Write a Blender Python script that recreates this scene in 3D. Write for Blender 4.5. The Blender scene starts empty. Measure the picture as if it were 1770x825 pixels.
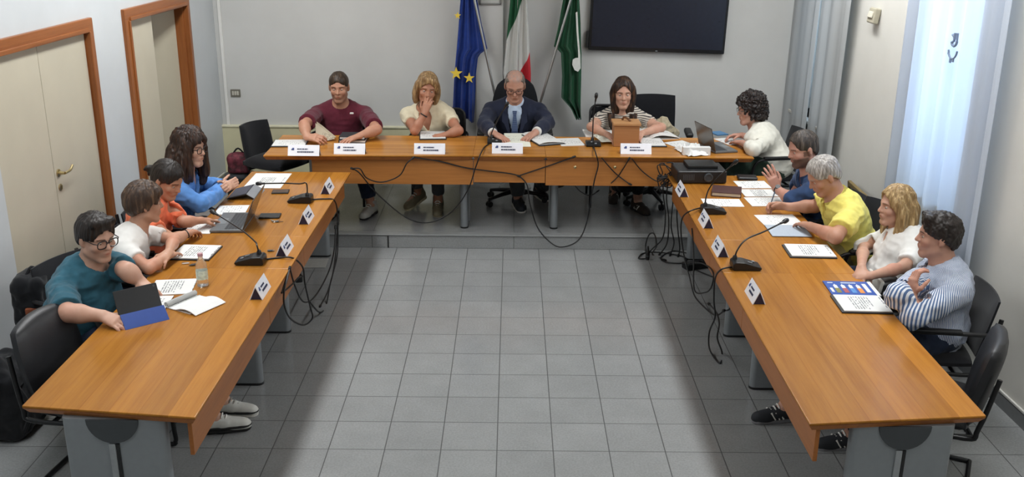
import bpy, bmesh, math, random
import numpy as np
from mathutils import Vector, Matrix, Quaternion
random.seed(7)
SCN = bpy.context.scene
COL = SCN.collection
PI = math.pi
# ------------------------------------------------------------------ camera
RW, RH = 1770, 825
CF = 1704.88
CAM = np.array([0.004, -6.78, 2.828])
YAW, PITCH, ROLL = 0.0013, 0.3249, 0.0092

def cam_axes():
    cy, sy, cp, sp = math.cos(YAW), math.sin(YAW), math.cos(PITCH), math.sin(PITCH)
    fw = np.array([sy*cp, cy*cp, -sp]); r = np.array([cy, -sy, 0.]); u = np.cross(r, fw)
    cr, sr = math.cos(ROLL), math.sin(ROLL)
    return cr*r+sr*u, -sr*r+cr*u, fw
AXR, AXU, AXF = cam_axes()

def make_camera():
    cd = bpy.data.cameras.new('camera'); co = bpy.data.objects.new('camera', cd); COL.objects.link(co)
    cd.sensor_fit = 'HORIZONTAL'; cd.sensor_width = 36; cd.lens = CF/RW*36
    cd.clip_start = .05; cd.clip_end = 100
    m = Matrix(((AXR[0], AXU[0], -AXF[0], CAM[0]), (AXR[1], AXU[1], -AXF[1], CAM[1]), (AXR[2], AXU[2], -AXF[2], CAM[2]), (0, 0, 0, 1)))
    co.matrix_world = m
    SCN.camera = co
make_camera()

def ray(u, v): return AXF+(u-RW/2)/CF*AXR+(RH/2-v)/CF*AXU
def pz(u, v, z): d = ray(u, v); return CAM+d*((z-CAM[2])/d[2])
def py(u, v, y): d = ray(u, v); return CAM+d*((y-CAM[1])/d[1])
def px(u, v, x): d = ray(u, v); return CAM+d*((x-CAM[0])/d[0])

# ------------------------------------------------------------------ object helpers
def link(name, data, parent=None, loc=None):
    o = bpy.data.objects.new(name, data); COL.objects.link(o)
    if parent is not None: o.parent = parent
    if loc is not None: o.location = loc
    return o
def tag(o, label=None, cat=None, group=None, kind=None):
    if label: o['label'] = label
    if cat: o['category'] = cat
    if group: o['group'] = group
    if kind: o['kind'] = kind
    return o
def thing(name, label, cat, loc=(0, 0, 0), rz=0., group=None):
    o = link(name, None, None, loc); o.rotation_euler = (0, 0, rz); o.empty_display_size = .1
    return tag(o, label, cat, group)
def copy_tree(o, parent=None):
    c = o.copy(); COL.objects.link(c)
    if parent is not None: c.parent = parent
    for ch in [x for x in bpy.data.objects if x.parent == o]: copy_tree(ch, c)
    return c

class MB:
    """collects shapes in one bmesh"""
    def __init__(s): s.bm = bmesh.new(); s.wn = False
    def _mat(s, loc, rot):
        m = Matrix.Translation(Vector(loc))
        if rot is not None:
            if isinstance(rot, Matrix): m = m @ rot.to_4x4()
            else:
                from mathutils import Euler
                m = m @ Euler(rot).to_matrix().to_4x4()
        return m
    def box(s, loc, size, rot=None, bevel=0., seg=2):
        b = bmesh.new(); bmesh.ops.create_cube(b, size=1.)
        bmesh.ops.scale(b, vec=Vector(size), verts=b.verts)
        if bevel > 0: s.wn = True; bmesh.ops.bevel(b, geom=list(b.edges), offset=min(bevel, min(size)*.49), segments=seg, profile=.5, affect='EDGES')
        return s.join(b, s._mat(loc, rot))
    def join(s, b, m=None):
        if m is not None: bmesh.ops.transform(b, matrix=m, verts=b.verts)
        me = bpy.data.meshes.new('t'); b.to_mesh(me); b.free(); s.bm.from_mesh(me); bpy.data.meshes.remove(me)
        return s
    def cyl(s, p0, p1, r0, r1=None, seg=16, cap=True):
        r1 = r0 if r1 is None else r1
        return s.tube([p0, p1], [r0, r1], seg, cap)
    def tube(s, pts, rad, seg=8, cap=True, closed=False):
        P = [Vector(p) for p in pts]; n = len(P)
        R = rad if hasattr(rad, '__len__') else [rad]*n
        bm = s.bm; rings = []
        up = None
        for i in range(n):
            if closed: t = P[(i+1) % n]-P[i-1]
            else: t = P[min(i+1, n-1)]-P[max(i-1, 0)]
            if t.length < 1e-9: t = Vector((0, 0, 1))
            t.normalize()
            if up is None:
                up = Vector((0, 0, 1)) if abs(t.z) < .9 else Vector((1, 0, 0))
            a = up-t*up.dot(t)
            if a.length < 1e-6: a = t.orthogonal()
            a.normalize(); up = a; b = t.cross(a)
            rings.append([bm.verts.new(P[i]+(a*math.cos(2*PI*k/seg)+b*math.sin(2*PI*k/seg))*R[i]) for k in range(seg)])
        for i in range(n if closed else n-1):
            A, B = rings[i], rings[(i+1) % n]
            for k in range(seg):
                bm.faces.new((A[k], A[(k+1) % seg], B[(k+1) % seg], B[k]))
        if cap and not closed:
            bm.faces.new(list(reversed(rings[0]))); bm.faces.new(rings[-1])
        return s
    def lathe(s, prof, loc=(0, 0, 0), seg=24, rot=None):
        b = bmesh.new(); rings = []
        for r, z in prof:
            rings.append([b.verts.new((max(r, 1e-4)*math.cos(2*PI*k/seg), max(r, 1e-4)*math.sin(2*PI*k/seg), z)) for k in range(seg)])
        for A, B in zip(rings, rings[1:]):
            for k in range(seg): b.faces.new((A[k], A[(k+1) % seg], B[(k+1) % seg], B[k]))
        b.faces.new(list(reversed(rings[0]))); b.faces.new(rings[-1])
        return s.join(b, s._mat(loc, rot))
    def ball(s, loc, r, seg=16):
        b = bmesh.new(); bmesh.ops.create_uvsphere(b, u_segments=seg, v_segments=max(6, seg//2), radius=1.)
        rr = (r, r, r) if not hasattr(r, '__len__') else r
        bmesh.ops.scale(b, vec=Vector(rr), verts=b.verts)
        return s.join(b, Matrix.Translation(Vector(loc)))
    def prism(s, poly, z0, z1, m=None, bevel=0.):
        """polygon in xy extruded z0..z1"""
        b = bmesh.new()
        f = b.faces.new([b.verts.new((p[0], p[1], z0)) for p in poly])
        r = bmesh.ops.extrude_face_region(b, geom=[f])
        vs = [e for e in r['geom'] if isinstance(e, bmesh.types.BMVert)]
        bmesh.ops.translate(b, vec=(0, 0, z1-z0), verts=vs)
        bmesh.ops.recalc_face_normals(b, faces=b.faces)
        if bevel > 0:
            s.wn = True
            bmesh.ops.bevel(b, geom=list(b.edges), offset=bevel, segments=2, profile=.5, affect='EDGES')
        return s.join(b, m)
    def grid(s, fn, nu, nv, thick=0.):
        b = bmesh.new(); V = [[b.verts.new(fn(i/nu, j/nv)) for j in range(nv+1)] for i in range(nu+1)]
        for i in range(nu):
            for j in range(nv): b.faces.new((V[i][j], V[i+1][j], V[i+1][j+1], V[i][j+1]))
        if thick:
            b.normal_update()
            bmesh.ops.solidify(b, geom=list(b.faces), thickness=thick)
        return s.join(b)
    def build(s, name, mat, parent=None, loc=None, smooth=True, angle=40, recalc=True):
        if recalc: bmesh.ops.recalc_face_normals(s.bm, faces=s.bm.faces)
        me = bpy.data.meshes.new(name); s.bm.to_mesh(me); s.bm.free()
        if smooth:
            me.polygons.foreach_set('use_smooth', [True]*len(me.polygons))
            try: me.set_sharp_from_angle(angle=math.radians(angle))
            except Exception: pass
        for mm in (mat if isinstance(mat, (list, tuple)) else [mat]): me.materials.append(mm)
        o = link(name, me, parent, loc)
        if s.wn and smooth: w = o.modifiers.new('weighted_normals', 'WEIGHTED_NORMAL'); w.keep_sharp = True
        return o

def catmull(pts, n=8, closed=False):
    P = [np.array(p, float) for p in pts]; out = []
    m = len(P)
    for i in range(m if closed else m-1):
        if closed: a, b, c, d = P[i-1], P[i], P[(i+1) % m], P[(i+2) % m]
        else: a, b, c, d = P[max(i-1, 0)], P[i], P[i+1], P[min(i+2, m-1)]
        for k in range(n):
            t = k/n
            out.append(.5*((2*b)+(-a+c)*t+(2*a-5*b+4*c-d)*t*t+(-a+3*b-3*c+d)*t**3))
    if not closed: out.append(P[-1])
    return out

# ------------------------------------------------------------------ materials
def lin(c):
    if isinstance(c, str):
        c = c.lstrip('#'); c = [int(c[i:i+2], 16) for i in (0, 2, 4)]
    c = [x/255. for x in c]
    return tuple([(x/12.92 if x <= .04045 else ((x+.055)/1.055)**2.4) for x in c]+[1.])
class NT:
    def __init__(s, name):
        s.m = bpy.data.materials.new(name); s.m.use_nodes = True
        s.t = s.m.node_tree; s.b = s.t.nodes['Principled BSDF']
    def n(s, typ, **kw):
        x = s.t.nodes.new(typ)
        for k, v in kw.items():
            if k == 'ins':
                for a, b in v.items():
                    if isinstance(b, bpy.types.NodeSocket): s.t.links.new(b, x.inputs[a])
                    else: x.inputs[a].default_value = b
            else: setattr(x, k, v)
        return x
    def l(s, a, b): s.t.links.new(a, b)
    def math(s, op, a, b=0., c=None):
        i = {0: a, 1: b}
        if c is not None: i[2] = c
        return s.n('ShaderNodeMath', operation=op, ins=i).outputs[0]
    def mix(s, fac, a, b, mode='MIX'):
        x = s.n('ShaderNodeMix', data_type='RGBA', blend_type=mode)
        for k, v in ((0, fac), (6, a), (7, b)):
            if isinstance(v, bpy.types.NodeSocket): s.l(v, x.inputs[k])
            else: x.inputs[k].default_value = v
        return x.outputs[2]
    def coords(s, kind='Object'): return s.n('ShaderNodeTexCoord').outputs[kind]
    def noise(s, vec, scale=5., detail=3., rough=.5, out=0):
        return s.n('ShaderNodeTexNoise', ins={'Vector': vec, 'Scale': scale, 'Detail': detail, 'Roughness': rough}).outputs[out]
    def mapping(s, vec, scale=(1, 1, 1), loc=(0, 0, 0), rot=(0, 0, 0)):
        return s.n('ShaderNodeMapping', ins={0: vec, 'Scale': scale, 'Location': loc, 'Rotation': rot}).outputs[0]
    def ramp(s, fac, stops):
        r = s.n('ShaderNodeValToRGB', ins={0: fac}); e = r.color_ramp.elements
        while len(e) < len(stops): e.new(.5)
        for x, (p, c) in zip(e, stops): x.position = p; x.color = c
        return r.outputs[0]
    def bump(s, h, strength=.2, dist=.01):
        x = s.n('ShaderNodeBump', ins={'Height': h, 'Strength': strength, 'Distance': dist}); s.l(x.outputs[0], s.b.inputs['Normal'])
    def set(s, **kw):
        for k, v in kw.items():
            k = k.replace('_', ' ')
            k = {'Color': 'Base Color', 'Coat': 'Coat Weight', 'Spec': 'Specular IOR Level', 'Transmission': 'Transmission Weight', 'Sheen': 'Sheen Weight'}.get(k, k)
            if isinstance(v, bpy.types.NodeSocket): s.l(v, s.b.inputs[k])
            else: s.b.inputs[k].default_value = v
        return s
MATS = {}
def mat(name, color, rough=.5, metal=0., var=.06, scale=30., bump=0., spec=.5, **kw):
    """plain procedural material: slight noise variation in colour, optional bump"""
    if name in MATS: return MATS[name]
    t = NT(name); c = lin(color); co = t.coords()
    nz = t.noise(co, scale, 4.)
    lo = tuple([max(0, x*(1-var)) for x in c[:3]]+[1.]); hi = tuple([min(1, x*(1+var)) for x in c[:3]]+[1.])
    t.set(Color=t.ramp(nz, [(.3, lo), (.7, hi)]), Roughness=rough, Metallic=metal, Spec=spec, **kw)
    if bump: t.bump(t.noise(co, scale*6, 3.), bump, .003)
    MATS[name] = t.m
    return t.m
def fabric(name, color, color2=None, scale=900., var=.1, rough=.9, bump=.15, big=6.):
    if name in MATS: return MATS[name]
    t = NT(name); co = t.coords(); c = lin(color)
    lo = tuple([x*(1-var) for x in c[:3]]+[1.]); hi = tuple([min(1, x*(1+var)) for x in c[:3]]+[1.])
    t.set(Color=t.ramp(t.noise(co, big*6, 4.), [(.3, lo), (.7, hi)]), Roughness=rough, Spec=.2, Sheen=.15)
    t.bump(t.noise(co, scale*.3, 2.), bump, .002)
    MATS[name] = t.m
    return t.m
def emit(name, color, strength):
    t = NT(name); t.set(Color=(0, 0, 0, 1), Spec=0.)
    t.b.inputs['Emission Color'].default_value = lin(color); t.b.inputs['Emission Strength'].default_value = strength
    MATS[name] = t.m
    return t.m
# ------------------------------------------------------------------ room
HP = .12           # platform height
HT = .72           # side tables
HH = HP+HT         # head table top
CEIL = 3.35
LW = ((-2.935, 3.1), (-3.26, -7.1))    # left wall line (back -> front)
RWL = ((2.80, 3.1), (3.155, -7.1))
def lwx(y): return -2.935+(3.1-y)*(-.325/10.2)
def rwx(y): return 2.80+(3.1-y)*(.355/10.2)

def wall_material(name, c1):
    t = NT(name); co = t.coords(); c = lin(c1)
    n1 = t.noise(co, 1.3, 5., .6)
    a = tuple([x*.94 for x in c[:3]]+[1]); b = tuple([min(1, x*1.04) for x in c[:3]]+[1])
    t.set(Color=t.ramp(n1, [(.3, a), (.7, b)]), Roughness=.85, Spec=.25)
    t.bump(t.noise(co, 160, 4.), .12, .002)
    return t.m
M_WALL = wall_material('wall_plaster', '#c6c6c3')
M_WALLR = wall_material('wall_plaster_warm', '#cfcdc6')
M_CEIL = wall_material('ceiling_paint', '#dddcd8')

def tile_material(name, base, s, ox, oy, joint=.006, tilt=.012):
    t = NT(name); co = t.coords()
    sep = t.n('ShaderNodeSeparateXYZ', ins={0: co})
    def fr(o, off):
        q = t.math('DIVIDE', t.math('SUBTRACT', o, off), s)
        return t.math('FLOOR', q), t.math('FRACT', q)
    ix, fx = fr(sep.outputs[0], ox); iy, fy = fr(sep.outputs[1], oy)
    def edge(f): return t.math('MINIMUM', f, t.math('SUBTRACT', 1., f))
    e = t.math('MULTIPLY', t.math('MINIMUM', edge(fx), edge(fy)), s)
    jm = t.n('ShaderNodeMapRange', ins={0: e, 1: joint*.35, 2: joint*.6, 3: 1., 4: 0.}).outputs[0]
    cid = t.n('ShaderNodeCombineXYZ', ins={0: ix, 1: iy, 2: 0.}).outputs[0]
    wn = t.n('ShaderNodeTexWhiteNoise', noise_dimensions='3D', ins={0: cid})
    c = lin(base)
    n1 = t.noise(co, 3., 6., .65); n2 = t.noise(co, 90., 3., .6)
    a = tuple([x*.93 for x in c[:3]]+[1]); b = tuple([min(1, x*1.07) for x in c[:3]]+[1])
    col = t.ramp(n1, [(.3, a), (.7, b)])
    col = t.mix(.12, col, t.ramp(n2, [(.35, (0.1, .1, .1, 1)), (.65, (.8, .8, .8, 1))]), 'OVERLAY')
    val = t.math('ADD', .96, t.math('MULTIPLY', wn.outputs[0], .08))
    col = t.mix(1., col, t.n('ShaderNodeCombineColor', ins={0: val, 1: val, 2: val}).outputs[0], 'MULTIPLY')
    col = t.mix(jm, col, lin('#4c4d4d'))
    rg = t.n('ShaderNodeMapRange', ins={0: n2, 1: .3, 2: .7, 3: .13, 4: .22}).outputs[0]
    t.set(Color=col, Roughness=t.math('MAXIMUM', rg, t.math('MULTIPLY', jm, .8)), Spec=.5)
    # each tile lies a hair out of level
    off = t.n('ShaderNodeVectorMath', operation='SUBTRACT', ins={0: wn.outputs[1], 1: (.5, .5, .5)}).outputs[0]
    off = t.n('ShaderNodeVectorMath', operation='MULTIPLY', ins={0: off, 1: (tilt*.5, tilt, 0.)}).outputs[0]
    geo = t.n('ShaderNodeNewGeometry').outputs['Normal']
    nn = t.n('ShaderNodeVectorMath', operation='NORMALIZE', ins={0: t.n('ShaderNodeVectorMath', operation='ADD', ins={0: geo, 1: off}).outputs[0]}).outputs[0]
    bp = t.n('ShaderNodeBump', ins={'Height': t.math('SUBTRACT', 1., jm), 'Strength': .25, 'Distance': .002, 'Normal': nn})
    t.l(bp.outputs[0], t.b.inputs['Normal'])
    return t.m
M_FLOOR = tile_material('grey_floor_tiles', '#8e9090', .3078, -.6772, .4346)
M_PLAT = tile_material('grey_platform_slabs', '#939595', 1.2312, -1.2006, 1.63, .005, .004)
M_SKIRT = mat('grey_skirting_tile', '#6d6f70', .3)

def struct(o): o['kind'] = 'structure'; return o
def quad_wall(name, p0, p1, z0, z1, m, thick=.12, holes=(), side=1):
    """vertical wall slab between plan points, with rectangular holes (s0,s1,z0,z1) measured in metres along it; thickness goes outward"""
    a, b = Vector((*p0, 0)), Vector((*p1, 0)); L = (b-a).length; d = (b-a)/L; n = Vector((-d.y, d.x, 0))*side
    ss = sorted({0., L, *[h[0] for h in holes], *[h[1] for h in holes]}); zs = sorted({z0, z1, *[h[2] for h in holes], *[h[3] for h in holes]})
    mb = MB(); rot = Matrix((d, n, Vector((0, 0, 1)))).transposed()
    for i in range(len(ss)-1):
        for j in range(len(zs)-1):
            sm, zm = (ss[i]+ss[i+1])/2, (zs[j]+zs[j+1])/2
            if any(h[0] < sm < h[1] and h[2] < zm < h[3] for h in holes): continue
            c = a+d*sm+n*thick/2+Vector((0, 0, zm))
            mb.box(c, (ss[i+1]-ss[i], thick, zs[j+1]-zs[j]), rot)
    bmesh.ops.remove_doubles(mb.bm, verts=mb.bm.verts, dist=1e-5)
    # drop interior faces between neighbouring cells
    seen = {}
    for f in mb.bm.faces:
        k = tuple(round(x, 3) for x in f.calc_center_median()); seen.setdefault(k, []).append(f)
    kill = [f for fs in seen.values() if len(fs) > 1 for f in fs]
    bmesh.ops.delete(mb.bm, geom=kill, context='FACES_ONLY')
    o = mb.build(name, m, smooth=False)
    return struct(o)

mb = MB(); mb.box((0, -2., -.05), (6.9, 10.4, .1)); struct(mb.build('floor', M_FLOOR, smooth=False))
mb = MB(); mb.box((0, -2., CEIL+.05), (6.9, 10.4, .1)); struct(mb.build('ceiling', M_CEIL, smooth=False))
PF = 1.335         # platform front edge
mb = MB(); mb.box((-.06, (PF+3.16)/2, HP/2), (5.82, 3.16-PF, HP), bevel=.004); struct(mb.build('platform', M_PLAT, smooth=False))
mb = MB(); mb.box((-.06, PF+.03, HP+.001), (5.75, .085, .012), bevel=.004); struct(mb.build('trim_1', mat('grey_step_nosing', '#8b8d8d', .3), smooth=False))
mb = MB()
for u in (671, 1500): mb.box((py(u, 420, PF)[0], PF-.0015, HP/2-.005), (.012, .004, HP-.012))
struct(mb.build('trim_2', mat('dark_joint', '#222222', .8), smooth=False))

# walls: thickness outward
quad_wall('wall_back', (-3.1, 3.1), (3.0, 3.1), 0, CEIL, M_WALL, side=1)
ylen = lambda y: (3.1-y)*math.hypot(.325, 10.2)/10.2
D1 = (-1.02, .30); D2 = (1.03, 2.30); DTOP = 1.96
quad_wall('wall_left', LW[0], LW[1], 0, CEIL, wall_material('wall_plaster_daylight_tint', '#c2c6c8'), side=-1, thick=.16,  # bluish window daylight is put into the plaster colour
          holes=[(ylen(D2[1]), ylen(D2[0]), HP, DTOP), (ylen(D1[1]), ylen(D1[0]), 0., DTOP)])
W1 = (1.85, 2.95); W2 = (-.72, .15)
quad_wall('wall_right', RWL[0], RWL[1], 0, CEIL, M_WALLR, side=1, thick=.3,
          holes=[(ylen(W1[1]), ylen(W1[0]), .95, 2.75), (ylen(W2[1]), ylen(W2[0]), .95, 2.75)])
quad_wall('wall_front', (3.2, -7.05), (-3.3, -7.05), 0, CEIL, M_WALL, side=1)

# frames along the slanted side walls: local x = along wall towards camera, y = into the room, z up
def wall_frame(left, y):
    if left: d = Vector((-.325, -10.2, 0)).normalized(); n = Vector((-d.y, d.x, 0)); p = Vector((lwx(y), y, 0))
    else: d = Vector((-.355, 10.2, 0)).normalized(); n = Vector((-d.y, d.x, 0)); p = Vector((rwx(y), y, 0))
    if n.x*(1 if left else -1) < 0: n = -n
    return Matrix(((d.x, n.x, 0, p.x), (d.y, n.y, 0, p.y), (0, 0, 1, 0), (0, 0, 0, 1)))
def wood_mat(name, base, dark, axis='Z', scale=1., rough=.35, planks=None, coat=.0, var=.5, spec=.4):
    """wood with grain along an object axis; planks = (axis index across, width)"""
    if name in MATS: return MATS[name]
    t = NT(name); co = t.coords()
    st = {'X': (1.2, 26, 26), 'Y': (26, 1.2, 26), 'Z': (26, 26, 1.2)}[axis]
    vec = co
    if planks:
        sep = t.n('ShaderNodeSeparateXYZ', ins={0: co}); q = t.math('DIVIDE', sep.outputs[planks[0]], planks[1])
        fl = t.math('FLOOR', q); wn = t.n('ShaderNodeTexWhiteNoise', noise_dimensions='1D', ins={'W': fl})
        vec = t.n('ShaderNodeVectorMath', operation='ADD', ins={0: co, 1: t.n('ShaderNodeVectorMath', operation='SCALE', ins={0: wn.outputs[1], 'Scale': 7.}).outputs[0]}).outputs[0]
    mp = t.mapping(vec, tuple(x*scale for x in st))
    n1 = t.noise(mp, 1., 5., .6); n2 = t.noise(mp, 5., 3., .7)
    c, d = lin(base), lin(dark)
    col = t.ramp(n1, [(.36, d), (.52, c), (.75, tuple([min(1, x*1.1) for x in c[:3]]+[1]))])
    col = t.mix(var, c, col)
    col = t.mix(.25, col, t.ramp(n2, [(.35, d), (.6, c)]))
    if planks:
        v = t.math('ADD', .87, t.math('MULTIPLY', wn.outputs[0], .24))
        col = t.mix(1., col, t.n('ShaderNodeCombineColor', ins={0: v, 1: v, 2: v}).outputs[0], 'MULTIPLY')
        fr = t.math('FRACT', q); e = t.math('MINIMUM', fr, t.math('SUBTRACT', 1., fr))
        jm = t.n('ShaderNodeMapRange', ins={0: e, 1: .004, 2: .02, 3: .55, 4: 0.}).outputs[0]
        col = t.mix(jm, col, d)
    t.set(Color=col, Roughness=rough, Spec=spec, Coat=coat)
    if coat: t.b.inputs['Coat Roughness'].default_value = .12
    t.bump(n2, .02, .001)
    MATS[name] = t.m
    return t.m
M_DOORWOOD = wood_mat('door_frame_wood', '#93592f', '#6a3a1c', 'Z', .8, .35)
M_DOORWOODH = wood_mat('door_frame_wood_head', '#93592f', '#6a3a1c', 'X', .8, .35)
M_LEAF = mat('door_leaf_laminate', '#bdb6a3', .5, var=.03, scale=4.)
M_METAL = mat('brushed_metal', '#b9b9b6', .3, 1.)
M_BRASS = mat('satin_brass', '#c9b88a', .3, 1.)

def door(name, y0, y1, zb, leaves, left_trim=True, label=None):
    """door in the left wall from y1 (far) to y0 (near)"""
    fm = wall_frame(True, y1); L = y1-y0
    o = link(name, None); o.matrix_world = fm; struct(o)
    T = .09
    fr = MB()
    fr.box((-T/2, .0, (DTOP+T+zb)/2), (T, .05, DTOP+T-zb), bevel=.008)
    fr.box((-.012, .012, (DTOP+zb)/2), (.03, .05, DTOP-zb), bevel=.006)
    fr.box((.008, -.09, (DTOP+zb)/2), (.02, .16, DTOP-zb), bevel=.004)   # jamb lining far side
    if left_trim:
        fr.box((L+T/2, .0, (DTOP+T+zb)/2), (T, .05, DTOP+T-zb), bevel=.008)
        fr.box((L+.012, .012, (DTOP+zb)/2), (.03, .05, DTOP-zb), bevel=.006)
    fr.box((L-.008, -.09, (DTOP+zb)/2), (.02, .16, DTOP-zb), bevel=.004)
    fr.build('door_frame', M_DOORWOOD, o)
    hd = MB(); hd.box((L/2, 0.001, DTOP+T/2+.002), (L+2*T-.004, .05, T), bevel=.008); hd.box((L/2, .013, DTOP+.012), (L, .05, .03), bevel=.006)
    hd.box((L/2, -.09, DTOP-.008), (L, .16, .02))
    hd.build('door_head', M_DOORWOODH, o)
    return o, L
# door 1: two flush leaves with a lever handle
o, L = door('door_1', D1[0], D1[1], 0., 2, left_trim=False)
split = D1[1]+.40
lf = MB(); lf.box((split/2+.008, -.025, DTOP/2), (split-.022, .045, DTOP-.02), bevel=.003); lf = lf.build('door_leaf', M_LEAF, o)
l2 = MB(); w2 = L+.02-split; l2.box((split+w2/2+.002, -.022, DTOP/2), (w2-.012, .045, DTOP-.02), bevel=.003); l2.build('door_leaf', M_LEAF, o)
h = MB(); hx = split-.05
h.lathe([(.026, 0), (.026, .008), (.012, .012), (.010, .045)], (hx, -.003, 1.10), rot=(-PI/2, 0, 0))
h.tube(catmull([(hx, .045, 1.10), (hx-.03, .05, 1.102), (hx-.07, .05, 1.105), (hx-.115, .045, 1.125)], 5), .009, 8)
h.lathe([(.024, 0), (.024, .006), (.018, .009)], (hx, -.003, 1.0), rot=(-PI/2, 0, 0)); h.box((hx, .008, 1.0), (.006, .008, .022))
tag(h.build('door_handle', M_BRASS, o), 'brass lever handle with keyhole plate')
# door 2: near leaf shut, far leaf ajar inwards
o, L = door('door_2', D2[0], D2[1], HP, 2)
sp = D2[1]-1.555
lf = MB(); lf.box(((sp+L)/2, -.03, (DTOP+HP)/2), (L-sp-.02, .045, DTOP-HP-.02), bevel=.003); lf.build('door_leaf', M_LEAF, o)
M_LEAF2 = mat('door_leaf_laminate_shaded', '#b3ac98', .5, var=.03, scale=4.)  # same laminate made darker: shade of the recess put into the colour
ang = math.radians(16); lw = sp-.03
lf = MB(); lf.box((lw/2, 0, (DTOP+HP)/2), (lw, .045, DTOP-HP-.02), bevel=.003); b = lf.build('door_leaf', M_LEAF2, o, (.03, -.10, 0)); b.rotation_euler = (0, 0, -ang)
# corridor behind the ajar leaf
mb = MB(); mb.box((-3.75, 1.7, CEIL/2), (.1, 3., CEIL)); struct(mb.build('wall_corridor', M_WALL, smooth=False))
mb = MB(); mb.box((-3.42, 3.1, CEIL/2), (.66, .1, CEIL)); mb.box((-3.45, .62, CEIL/2), (.66, .1, CEIL)); struct(mb.build('wall_corridor_end', M_WALL, smooth=False))
mb = MB(); mb.box((-3.45, 1.85, HP-.005), (.75, 2.5, .02)); struct(mb.build('floor_corridor', M_PLAT, smooth=False))
mb = MB(); mb.box((-3.45, 1.85, 2.6), (.75, 2.5, .02)); struct(mb.build('ceiling_corridor', M_CEIL, smooth=False))
# something solid behind door 1
mb = MB(); mb.box((lwx(-.3)-.2, -.36, 1.), (.04, 1.5, 2.1)); struct(mb.build('wall_behind_door', M_WALL, smooth=False))

# skirting on side walls (grey tile with a pale strip above)
for nm, left, segs in (('left', True, [(2.99, 2.40), (.93, .42), (-1.06, -7.0)]), ('right', False, [(3.09, -7.0)])):
    mb = MB(); ms = MB()
    for a, b in segs:
        fm = wall_frame(left, a if left else b); L = a-b; zb = HP if (left and a > 2) else 0
        mb.box(fm @ Vector((L/2, .006, zb+.045)), (L, .012, .09), fm.to_3x3())
        ms.box(fm @ Vector((L/2, .008, zb+.098)), (L, .014, .016), fm.to_3x3(), bevel=.003)
    k = struct(mb.build('baseboard_'+nm, M_SKIRT, smooth=False))
    ms.build('baseboard_strip', mat('pale_strip', '#c9c8c2', .5), k, smooth=False)
# back wall: cream dado board left of the flags
mb = MB(); mb.box((-1.74, 3.083, .40), (2.42, .03, .56), bevel=.004)
struct(mb.build('trim_3', mat('cream_dado_panel', '#cdc8a6', .5, var=.03, scale=5.), smooth=False))
mb = MB(); mb.box((-1.74, 3.078, .69), (2.42, .045, .022), bevel=.006)
struct(mb.build('trim_4', mat('cream_dado_ledge', '#d8d4b8', .45, var=.03), smooth=False))
# slim pilaster behind the flags
mb = MB(); mb.box((-.222, 3.07, CEIL/2+.06), (.27, .06, CEIL-.12), bevel=.006); struct(mb.build('wall_pilaster', wall_material('pilaster_paint', '#d6d6d3'), smooth=False))
# corner cable strip at the left back corner
mb = MB(); mb.box((-2.875, 3.09, CEIL/2+.06), (.03, .02, CEIL-.12), bevel=.004); struct(mb.build('trim_5', M_CEIL, smooth=False))

# windows in the right wall (glass seen through the curtains)
def _glass():
    t = NT('window_glass'); tr = t.n('ShaderNodeBsdfTransparent', ins={0: (.96, .98, 1, 1)}); gl = t.n('ShaderNodeBsdfGlossy', ins={0: (1, 1, 1, 1), 'Roughness': .02})
    fr = t.n('ShaderNodeFresnel', ins={0: 1.45}); mx = t.n('ShaderNodeMixShader', ins={0: fr.outputs[0]}); t.l(tr.outputs[0], mx.inputs[1]); t.l(gl.outputs[0], mx.inputs[2])
    t.l(mx.outputs[0], t.t.nodes['Material Output'].inputs[0]); return t.m
M_GLASS = _glass()
M_WFRAME = mat('white_window_frame', '#dddddb', .4)
for k, (a, b) in enumerate((W1, W2)):
    fm = wall_frame(False, a); L = b-a
    o = link('window_%d' % (k+1), None); o.matrix_world = fm; struct(o)
    f = MB()
    for x in (.03, L/2, L-.03): f.box((x, -.2, 1.85), (.06, .06, 1.8), bevel=.006)
    for z in (.98, 2.72): f.box((L/2, -.2, z), (L, .06, .06), bevel=.006)
    f.build('window_frame', M_WFRAME, o)
    g = MB(); g.box((L/2, -.2, 1.85), (L-.1, .006, 1.7)); g.build('pane', M_GLASS, o, smooth=False)
    sl = MB(); sl.box((L/2, -.06, .935), (L, .24, .03), bevel=.006); sl.build('window_sill', mat('stone_sill', '#bdbab2', .35), o)

# ------------------------------------------------------------------ light
def area(name, loc, sx, sy, power, color=(1, 1, 1), rot=(0, 0, 0)):
    l = bpy.data.lights.new(name, 'AREA'); l.shape = 'RECTANGLE'; l.size = sx; l.size_y = sy; l.energy = power; l.color = color
    o = link(name, l, None, loc); o.rotation_euler = rot
    return o
M_DIFF = emit('lamp_diffuser', '#fafdff', 5.)
k = 0
for sx in (-2.1, 2.1):
    for y in (-5.0, -3.45, -1.9, -.35, 1.2):
        t = thing('ceiling_light', 'long white ceiling luminaire over the %s table row, number %d from the camera end' % ('left' if sx < 0 else 'right', [-5.0, -3.45, -1.9, -.35, 1.2].index(y)+1), 'ceiling light', (sx, y, CEIL-.06), 0, 'ceiling lights')
        f = MB(); f.box((0, 0, .03), (.36, 1.3, .06), bevel=.01); f.build('lamp_housing', M_WFRAME, t)
        d = MB(); d.box((0, 0, -.002), (.32, 1.26, .006)); d.build('lamp_diffuser', M_DIFF, t)
        area('lamp_light', (sx, y, CEIL-.08), .34, 1.28, 21.5*{-5.0: .50, -3.45: .70, -1.9: .95, -.35: 1.2, 1.2: 1.6}[y], (.985, 1., 1.))
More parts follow.
